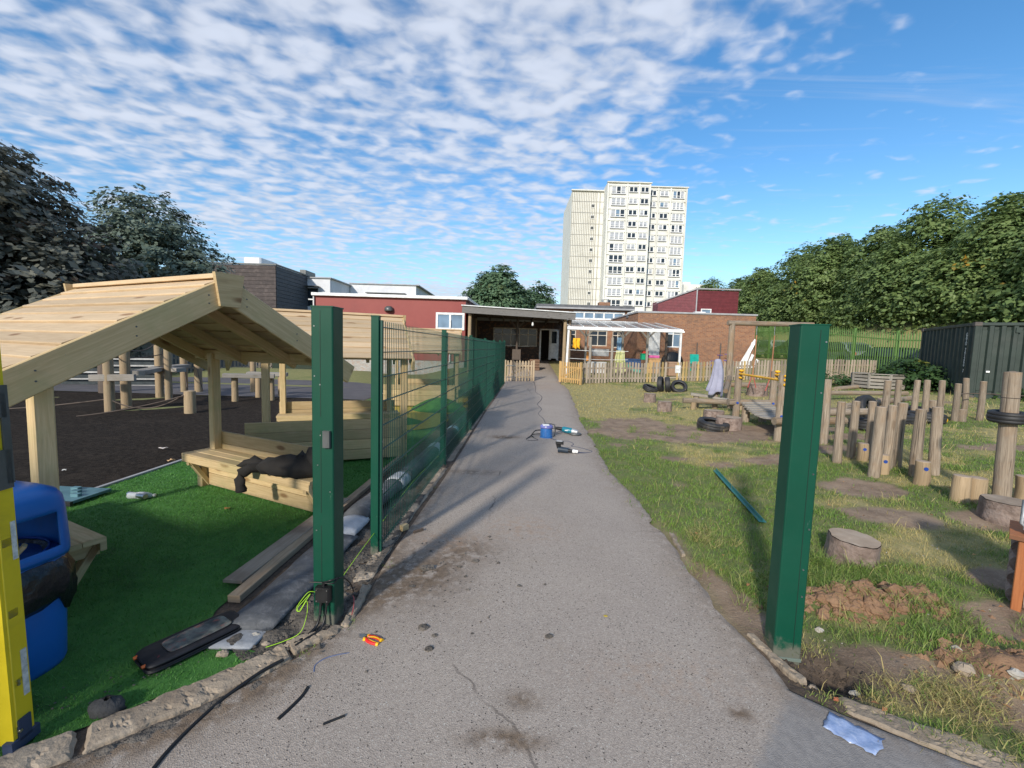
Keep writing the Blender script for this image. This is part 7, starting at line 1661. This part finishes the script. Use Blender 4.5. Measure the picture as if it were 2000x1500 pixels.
for lb, x, y, px, ht, r_ in (('grey upright log nearest the right gate post, front row', 5.06, 6.62, 0, .94, .068), ('orange toned upright log second in the front row', 5.50, 6.92, 0, .93, .066), ('brown upright log third in the front row beside the blue capped stub', 5.78, 6.96, 0, .93, .066),
                             ('thick split upright log standing closest in the front row', 5.03, 5.90, 0, .97, .078), ('upright log with a knot behind the thick split one', 5.46, 6.22, 0, .95, .070), ('orange brown upright log right of the knotted one', 5.82, 6.44, 0, .96, .074),
                             ('pale grey upright log of the right front pair', 5.62, 5.92, 0, .94, .076), ('brown upright log of the right front pair', 5.98, 6.02, 0, .95, .076),
                             ('weathered tall log left of the tyre swing logs behind the front row', 5.86, 8.05, 0, 1.20, .085),
                             ('paired tall log, left one, in the middle row', 9.15, 10.6, 0, .98, .085), ('paired tall log, right one, in the middle row', 9.50, 10.65, 0, .98, .075), ('tall log of the second pair, left, by the bramble', 10.0, 10.75, 0, .97, .078), ('tall log of the second pair, right, by the bramble', 10.38, 10.85, 0, .95, .078),
                             ('orange tall log in front of the container corner', 10.55, 10.65, 0, .95, .076), ('greyer tall log right of the orange one in front of the container', 10.62, 10.35, 0, .90, .076), ('thin tall log before the container side, second from the end', 11.35, 10.85, 0, .98, .074), ('last tall log of the trail before the container side', 11.28, 10.4, 0, .94, .078)):
    log(lb, x, y, Hs(x, y) + ht, r_ * .86, rnd.uniform(-.02, .03))
for lb, x, y, ht, r_, bl in (('short log stub with a blue cap between the front row logs', 5.58, 6.80, .27, .078, True), ('short log stub with a blue cap in front of the knotted log', 5.30, 6.08, .27, .075, True), ('short log stub with a blue cap at the right front pair', 5.42, 5.62, .30, .085, True), ('short plain stub just behind the knotted log', 5.60, 6.35, .30, .07, False),
                            ('short plain log stub by the last tall log', 10.8, 10.35, .28, .09, False), ('short plain stub behind the container corner logs', 10.6, 12.4, .3, .13, False), ('small stub beside the wide stub in the back row', 11.6, 11.9, .28, .12, False), ('round topped stub behind the orange brown upright log', 9.6, 11.2, .42, .08, False)):
    log(lb, x, y, Hs(x, y) + ht, r_, 0, log_new if bl else None, bl)
cable('trail_rope', 'thin dark rope strung between the rear trail logs', [(10.6, 10.35, .95), (11.3, 10.4, .98), (11.9, 9.5, 1.0)], .012, dark_wood, 'rope')
tp = thing('tall_log_post', 'tall thick weathered post carrying a small tyre ring, right edge', 'log post', (5.70, 4.92, Hs(5.7, 4.92) - .05)); m = MB(); m.cyl((0, 0, 0), (-.03, .02, 1.56), .080, .074, 20, .04, 5, .015); m.build('shaft', grey_wood, tp)
m = MB(); m.tube([(.077 * math.cos(a) - .022, .077 * math.sin(a) + .015, 1.27) for a in np.linspace(0, 6.28, 22)[:-1]], .004, 5, True); m.build('wire_band', dark_wood, tp)
tyre('small black kart tyre threaded on the tall log post', 5.672, 4.935, Hs(5.7, 4.92) + 1.0, (R(2), R(-2), 0), tyre_mesh(.168, .125, tyre_clean))
for i, (x, y, ht, lb) in enumerate(((5.28, 4.98, .30, 'left stub of the short log palisade by the tyre ring post'), (5.45, 4.96, .28, 'second stub of the short log palisade by the tyre ring post'), (5.93, 4.90, .30, 'first stub right of the tyre ring post'), (6.12, 4.88, .31, 'outer stub right of the tyre ring post'))):
    log(lb, x, y, Hs(x, y) + ht, .088, 0, log_new)
# far log beams and the heap of tyres behind the trail
for a, b, lb in (((7.6, 9.9, .62), (11.6, 12.6, .62), 'long horizontal balance log running behind the front row logs'), ((10.0, 14.4, .55), (13.3, 14.6, .6), 'far horizontal log near the slatted planter'), ((6.4, 8.9, .60), (8.0, 9.4, .60), 'short horizontal log rail by the weathered tall log')):
    m = MB(); m.cyl(a, b, .075, .075, 12, .05, 3); tag(m.build('balance_log', grey_wood), lb, 'log')
for lb, x, y, z, rot, sc in (('old tyre half raised at the back behind the front row logs', 8.4, 10.2, .32, (R(70), R(10), R(20)), 1.15), ('dark tyre flat on the grass behind the front row logs', 7.7, 9.3, .11, (0, 0, 0), 1.1), ('dark tyre flat beside the half raised one', 9.2, 10.3, .12, (R(3), 0, 0), 1.2), ('dark tyre flat between the paired logs', 9.9, 10.3, .12, (0, R(3), 0), 1.15), ('dark tyre at the right end behind the second pair of logs', 10.5, 11.3, .12, (0, 0, 0), 1.15)):
    tyre(lb, x, y, Hs(x, y) + z, rot, TYC, None, sc)
ball = MB(); ball.lathe([(0, -.09), (.05, -.075), (.085, -.03), (.09, 0), (.085, .03), (.05, .075), (0, .09)], (10.1, 10.1, Hs(10.1, 10.1) + .08), 16); o = ball.build('ball', plain('yellow_ball', (.75, .40, .02), .5)); tag(o, 'small yellow ball in the grass by the rear logs', 'ball')

# slatted planter
pl = thing('slatted_planter', 'octagonal slatted wooden planter box in front of the bramble', 'planter', (15.0, 17.9, Hs(15, 17.9)), R(12))
for s_ in range(8):
    a0, a1 = s_ * math.pi / 4 + .39, (s_ + 1) * math.pi / 4 + .39; p0, p1 = Vector((.86 * math.cos(a0), .86 * math.sin(a0), 0)), Vector((.86 * math.cos(a1), .86 * math.sin(a1), 0))
    for k in range(4): m = MB(); z = .07 + k * .135; m.beam((p0.x, p0.y, z), (p1.x, p1.y, z), .04, .10); m.build('slat', old_grey, pl)
    m = MB(); m.box((p0.x, p0.y, .29), (.07, .07, .56)); m.build('corner_post', old_grey, pl)
    q0, q1 = p0 * .88, p1 * .88; m = MB(); m.beam((q0.x, q0.y, .585), (q1.x, q1.y, .585), .24, .03); m.build('top_board', old_grey, pl)
m = MB(); m.lathe([(0, .48), (.74, .46)], (0, 0, 0), 16); m.build('soil_fill', soil_dark, pl)
m = MB(); m.cyl((12.9, 17.3, Hs(13, 17.3) + .05), (14.3, 17.9, Hs(14.3, 17.9) + .06), .09, .08, 10, .1, 3); tag(m.build('edging_log', grey_wood), 'low edging log on the ground left of the slatted planter', 'log')

# ------------------------------------------------------------------ shipping container
sc_ = thing('shipping_container', 'dark green corrugated shipping container with white vertical lettering at its corner', 'container', (15.55, 14.8, Hs(15.55, 14.8) - .05), math.atan2(-.43, .9))
def corr(m, L, y, n, hgt, axis, d=.075, out=-1):
    """corrugated panel along axis x (or y) from 0..L"""
    pts = []; p = L / n
    for k in range(n):
        o = k * p; pts += [(o, 0), (o + p * .27, 0), (o + p * .42, d), (o + p * .77, d), (o + p * .92, 0)]
    pts.append((L, 0)); vv = []
    for a, b in pts:
        for z in (.16, hgt - .10): vv.append((a, y + b, z) if axis == 'x' else (y + b, a, z))
    q = len(pts); fs = [(2 * i, 2 * i + 2, 2 * i + 3, 2 * i + 1) for i in range(q - 1)]
    if axis == 'y': fs = [f[::-1] for f in fs]
    m.add(vv, fs)
CH, CL, CW = 2.60, 6.0, 4.35
m = MB(); corr(m, CL - .2, .02, 20, CH, 'x'); o = m.build('long_side', container_green, sc_); o.location = (.1, 0, 0)
m = MB(); corr(m, CW - .2, .02, 13, CH, 'y'); o = m.build('end_side', container_green, sc_); o.location = (0, .1, 0)
m = MB(); m.box((CL / 2, CW / 2, CH / 2 + .02), (CL - .16, CW - .16, CH - .18)); m.build('inner_wall', container_green, sc_)
m = MB(); m.box((CL / 2, CW / 2, CH - .03), (CL - .12, CW - .12, .03)); m.build('roof', container_green, sc_)
for x, y in ((.06, .06), (CL - .06, .06), (.06, CW - .06)):
    m = MB(); m.box((x, y, CH / 2), (.14, .14, CH - .24)); m.build('corner_post', container_green, sc_)
    for z in (.07, CH - .06): m = MB(); m.box((x, y, z), (.18, .18, .13)); m.build('corner_casting', rough_mat('casting_%d%d' % (int(x * 10), int(z * 10)), (.075, .062, .058), (.11, .09, .08), 9, .7, 60, .2), sc_)
for z, h in ((.10, .14), (CH - .06, .10)):
    m = MB(); m.box((CL / 2, .04, z), (CL - .3, .09, h)); m.build('side_rail', container_green, sc_); m = MB(); m.box((.04, CW / 2, z), (.09, CW - .3, h)); m.build('end_rail', container_green, sc_)
m = MB(); m.box((.42, -.01, .95), (.09, .03, .06)); m.build('lock_bracket', white_paint, sc_); m = MB(); m.box((1.05, -.004, 2.34), (.14, .03, .16)); m.build('vent', container_green, sc_)
def text(body, size, parent, mat, loc, mtx, name='lettering'):
    c = bpy.data.curves.new(name, 'FONT'); c.body = body; c.size = size; c.extrude = .002; c.align_x = 'CENTER'; c.align_y = 'CENTER'; c.resolution_u = 2; c.materials.append(mat)
    o = bpy.data.objects.new(name, c); COL.objects.link(o); dg = bpy.context.evaluated_depsgraph_get(); me = bpy.data.meshes.new_from_object(o.evaluated_get(dg)); bpy.data.objects.remove(o)
    o = link(name, me, parent); o.matrix_local = Matrix.Translation(loc) @ mtx.to_4x4(); return o
mt = Matrix(((0, 0, -1), (-1, 0, 0), (0, 1, 0)))
for i, ch in enumerate('GATU 741266 7'):
    if ch != ' ': text(ch, .17, sc_, white_paint, Vector((.012, .55, 2.20 - i * .105)), mt)

# ------------------------------------------------------------------ green palisade fence, parked cars beyond
ps = thing('palisade_fence', 'bright green steel palisade fence with pointed pales in front of the tree bank', 'fence')
prof = [(-.034, 0), (.034, 0), (.034, 2.18), (.018, 2.30), (.0, 2.40), (-.018, 2.30), (-.034, 2.18)]
m = MB(); n = len(prof); vv = [(x, 0 if abs(x) < .02 else .018, z) for x, z in prof] + [(x, .006 + (0 if abs(x) < .02 else .018), z) for x, z in prof]
m.add(vv, [tuple(range(n)), tuple(range(2 * n - 1, n - 1, -1))] + [((i + 1) % n, i, n + i, n + (i + 1) % n) for i in range(n)]); PP = m.mesh('pale'); PP.materials.append(palisade_green)
def palx(y): return 18.75 + .02 * (y - 27)
y = 18.6; k = 0
while y < 40:
    x = palx(y); link('pale', PP, ps, (x, y, Hs(x, y) + .06), (0, 0, R(-90))); y += .152; k += 1
yy = 18.6
while yy < 41:
    x = palx(yy) + .06; g = Hs(x, yy); m = MB(); m.box((x, yy, g + 1.2), (.09, .13, 2.5)); m.build('post', palisade_green, ps)
    if yy < 38.5:
        y2 = yy + 2.75
        for z in (.42, 2.0): m = MB(); m.beam((palx(yy) + .035, yy, g + z), (palx(y2) + .035, y2, Hs(palx(y2), y2) + z), .05, .06); m.build('rail', palisade_green, ps)
    yy += 2.75
def car(label, x, y, rz, paint):
    t = thing('parked_car', label, 'car', (x, y, Hs(x, y)), rz)
    prof = [(-2.0, .30), (-2.05, .55), (-2.0, .82), (-1.72, .90), (-1.35, 1.30), (-.85, 1.44), (.25, 1.45), (.95, .98), (1.75, .84), (2.02, .70), (2.08, .42), (2.0, .28)]; n = len(prof); m = MB(); vv = []
    for s_, w in ((-1, .76), (-1, .84), (1, .84), (1, .76)):
        inn = w < .8
        for px_, pz in prof: vv.append((px_ * (.985 if inn else 1), s_ * (w * (1 - .17 * max(0, (pz - .85) / .6))), pz))
    m.add(vv, [tuple(range(n)), tuple(range(4 * n - 1, 3 * n - 1, -1))] + [(q * n + i, (q + 1) * n + i, (q + 1) * n + (i + 1) % n, q * n + (i + 1) % n) for q in range(3) for i in range(n)], None, False); m.build('body', paint, t)
    for s_ in (-1, 1):
        m = MB(); w = lambda z: s_ * (.845 * (1 - .17 * max(0, (z - .85) / .6)) + .004); m.add([(-1.5, w(.92), .92), (-.02, w(.92), .92), (-.02, w(1.38), 1.38), (-1.2, w(1.34), 1.34)], [(0, 1, 2, 3)]); m.add([(.06, w(.92), .92), (.92, w(.92), .92), (.28, w(1.38), 1.38), (.06, w(1.38), 1.38)], [(0, 1, 2, 3)]); m.build('side_window', win_dark, t)
        for wx in (-1.25, 1.3): m = MB(); m.lathe([(.18, -.1), (.30, -.1), (.32, -.06), (.32, .06), (.30, .1), (.18, .1)], (wx, s_ * .76, .32), 18, 'Y', True, True); m.build('wheel', black_plastic, t)
        m = MB(); m.box((2.03, s_ * .55, .66), (.06, .34, .14)); m.build('headlight', win_curtain, t); m = MB(); m.box((-2.03, s_ * .62, .74), (.05, .2, .16)); m.build('tail_light', P['red'], t)
    m = MB(); m.add([(.30, -.66, 1.43), (.98, -.74, .985), (.98, .74, .985), (.30, .66, 1.43)], [(0, 1, 2, 3)]); o = m.build('windscreen', win_dark, t); o.location = (0, 0, .012); m = MB(); m.add([(-1.37, -.62, 1.30), (-1.74, -.7, .915), (-1.74, .7, .915), (-1.37, .62, 1.30)], [(3, 2, 1, 0)]); o = m.build('rear_window', win_dark, t); o.location = (0, 0, .012)
    m = MB(); m.box((2.085, 0, .48), (.02, .5, .11)); m.build('number_plate', upvc, t); return t
cp = {k: plain('car_' + k, c, .28, .3, coat=.6) for k, c in {'blue': (.05, .13, .26), 'silver': (.30, .34, .36), 'white': (.6, .6, .6), 'dark': (.03, .05, .06), 'teal': (.05, .12, .13)}.items()}
for lb, x, y, rz, c in (('mid blue hatchback parked behind the palisade nearest the container', 20.6, 20.6, 95, 'blue'), ('dark car parked behind the palisade beside the blue hatchback', 20.8, 24.2, 100, 'dark'), ('silver grey car behind the palisade post right of the gate post', 20.5, 27.4, 88, 'silver'), ('dark teal car behind the left part of the palisade', 20.6, 31.5, 92, 'teal'), ('white car glimpsed between the swing ropes behind the palisade', 20.7, 35.5, 92, 'white'), ('silver car farthest along behind the palisade', 20.9, 39.8, 92, 'silver')): car(lb, x, y, R(rz), cp[c])

# organiser case on an orange log box at the right edge
ob = thing('orange_log_box', 'orange painted log box cut off by the right edge of the picture', 'log box', (3.815, 2.65, Hs(3.79, 2.67)), R(-49))
orange_wood = wood_mat('orange_stain', (.34, .11, .035), (.42, .15, .05), (.15, .05, .02), 14, .75, (.20, .12, .07), .4)
for sx in (-.36, .36): m = MB(); m.box((sx, -.02, .24), (.05, .10, .52)); m.build('end_post', orange_wood, ob)
for k in range(4): m = MB(); m.cyl((-.33, .02, .06 + k * .115), (.40, .02, .06 + k * .115), .058, .055, 14, .04); m.build('log', bark, ob)
m = MB(); m.box((0, .12, .515), (.86, .42, .035)); m.build('top_board', orange_wood, ob)
for k in range(4): m = MB(); m.cyl((-.36, .06, .06 + k * .115), (-.36, .36, .06 + k * .115), .056, .055, 14, .04); m.build('side_log', bark, ob)
oc = thing('organiser_case', 'grey clear fronted tool organiser case standing on the orange log box', 'tool case', (3.745, 2.75, Hs(3.79, 2.67) + .533), R(-49)); case_grey = rough_mat('case_grey', (.16, .17, .18), (.40, .42, .44), 18, .35, 60, .1, .002)
m = MB(); m.box((0, .0, .16), (.46, .12, .32), ch=.02); m.build('body', plain('case_dark', (.06, .065, .07), .4), oc)
for k in range(3):
    for j in range(2): m = MB(); m.box((-.145 + k * .145, -.064, .09 + j * .14), (.125, .012, .12)); m.build('compartment', case_grey, oc)
for z in (.07, .25): m = MB(); m.box((-.242, -.02, z), (.02, .06, .07)); m.build('latch', steel, oc)
m = MB(); m.tube([(-.235, -.045, .05), (-.262, -.05, .08), (-.262, -.05, .24), (-.235, -.045, .27)], .010, 8); m.build('side_handle', case_grey, oc); m = MB(); m.box((0, 0, .325), (.40, .10, .02)); m.build('lid_edge', plain('case_blue', (.04, .10, .15), .4), oc)
# bits of red brick and leaves by the path edge
for i, (x, y, r_, lb) in enumerate(((1.80, 4.02, .016, 'red brick crumb in the grass by the path edge'), (1.98, 3.38, .016, 'orange brick chip below the teal strip'), (1.72, 3.35, .014, 'small red brick chip nearest the path edge'), (1.70, 2.08, .015, 'brown brick chip on the kerb by the right post'))): rock('brick_chip', lb, (x, y, Hs(x, y) + .01), (r_, r_ * .7, r_ * .6), plain('brick_chip_%d' % i, (.36, .12, .06), .9), 200 + i, 'brick chip')

def leaf_litter():
    rs = np.random.RandomState(3); n = 130; X = rs.uniform(1.55, 6, n); Y = 2.0 + 6 * rs.uniform(0, 1, n) ** 1.6; k = X < Y * 1.2 + .5; X, Y = X[k], Y[k]; n = len(X)
    a = rs.uniform(0, 6.28, n); s_ = rs.uniform(.010, .026, n); Z = H(X, Y) + rs.uniform(.012, .04, n); ca, sa = np.cos(a), np.sin(a)
    V = np.stack([np.stack([X - ca * s_, Y - sa * s_, Z], -1), np.stack([X + sa * s_ * .5, Y - ca * s_ * .5, Z + .008], -1), np.stack([X + ca * s_, Y + sa * s_, Z + .004], -1), np.stack([X - sa * s_ * .5, Y + ca * s_ * .5, Z + .010], -1)], 1).reshape(-1, 3)
    me = np_mesh('leaf_litter', V, np.arange(n * 4).reshape(n, 4)); me.materials.append(rough_mat('dead_leaf', (.34, .15, .06), (.46, .26, .10), 6, .8, 60, .2)); link('leaf_litter', me, kind='stuff')
leaf_litter()
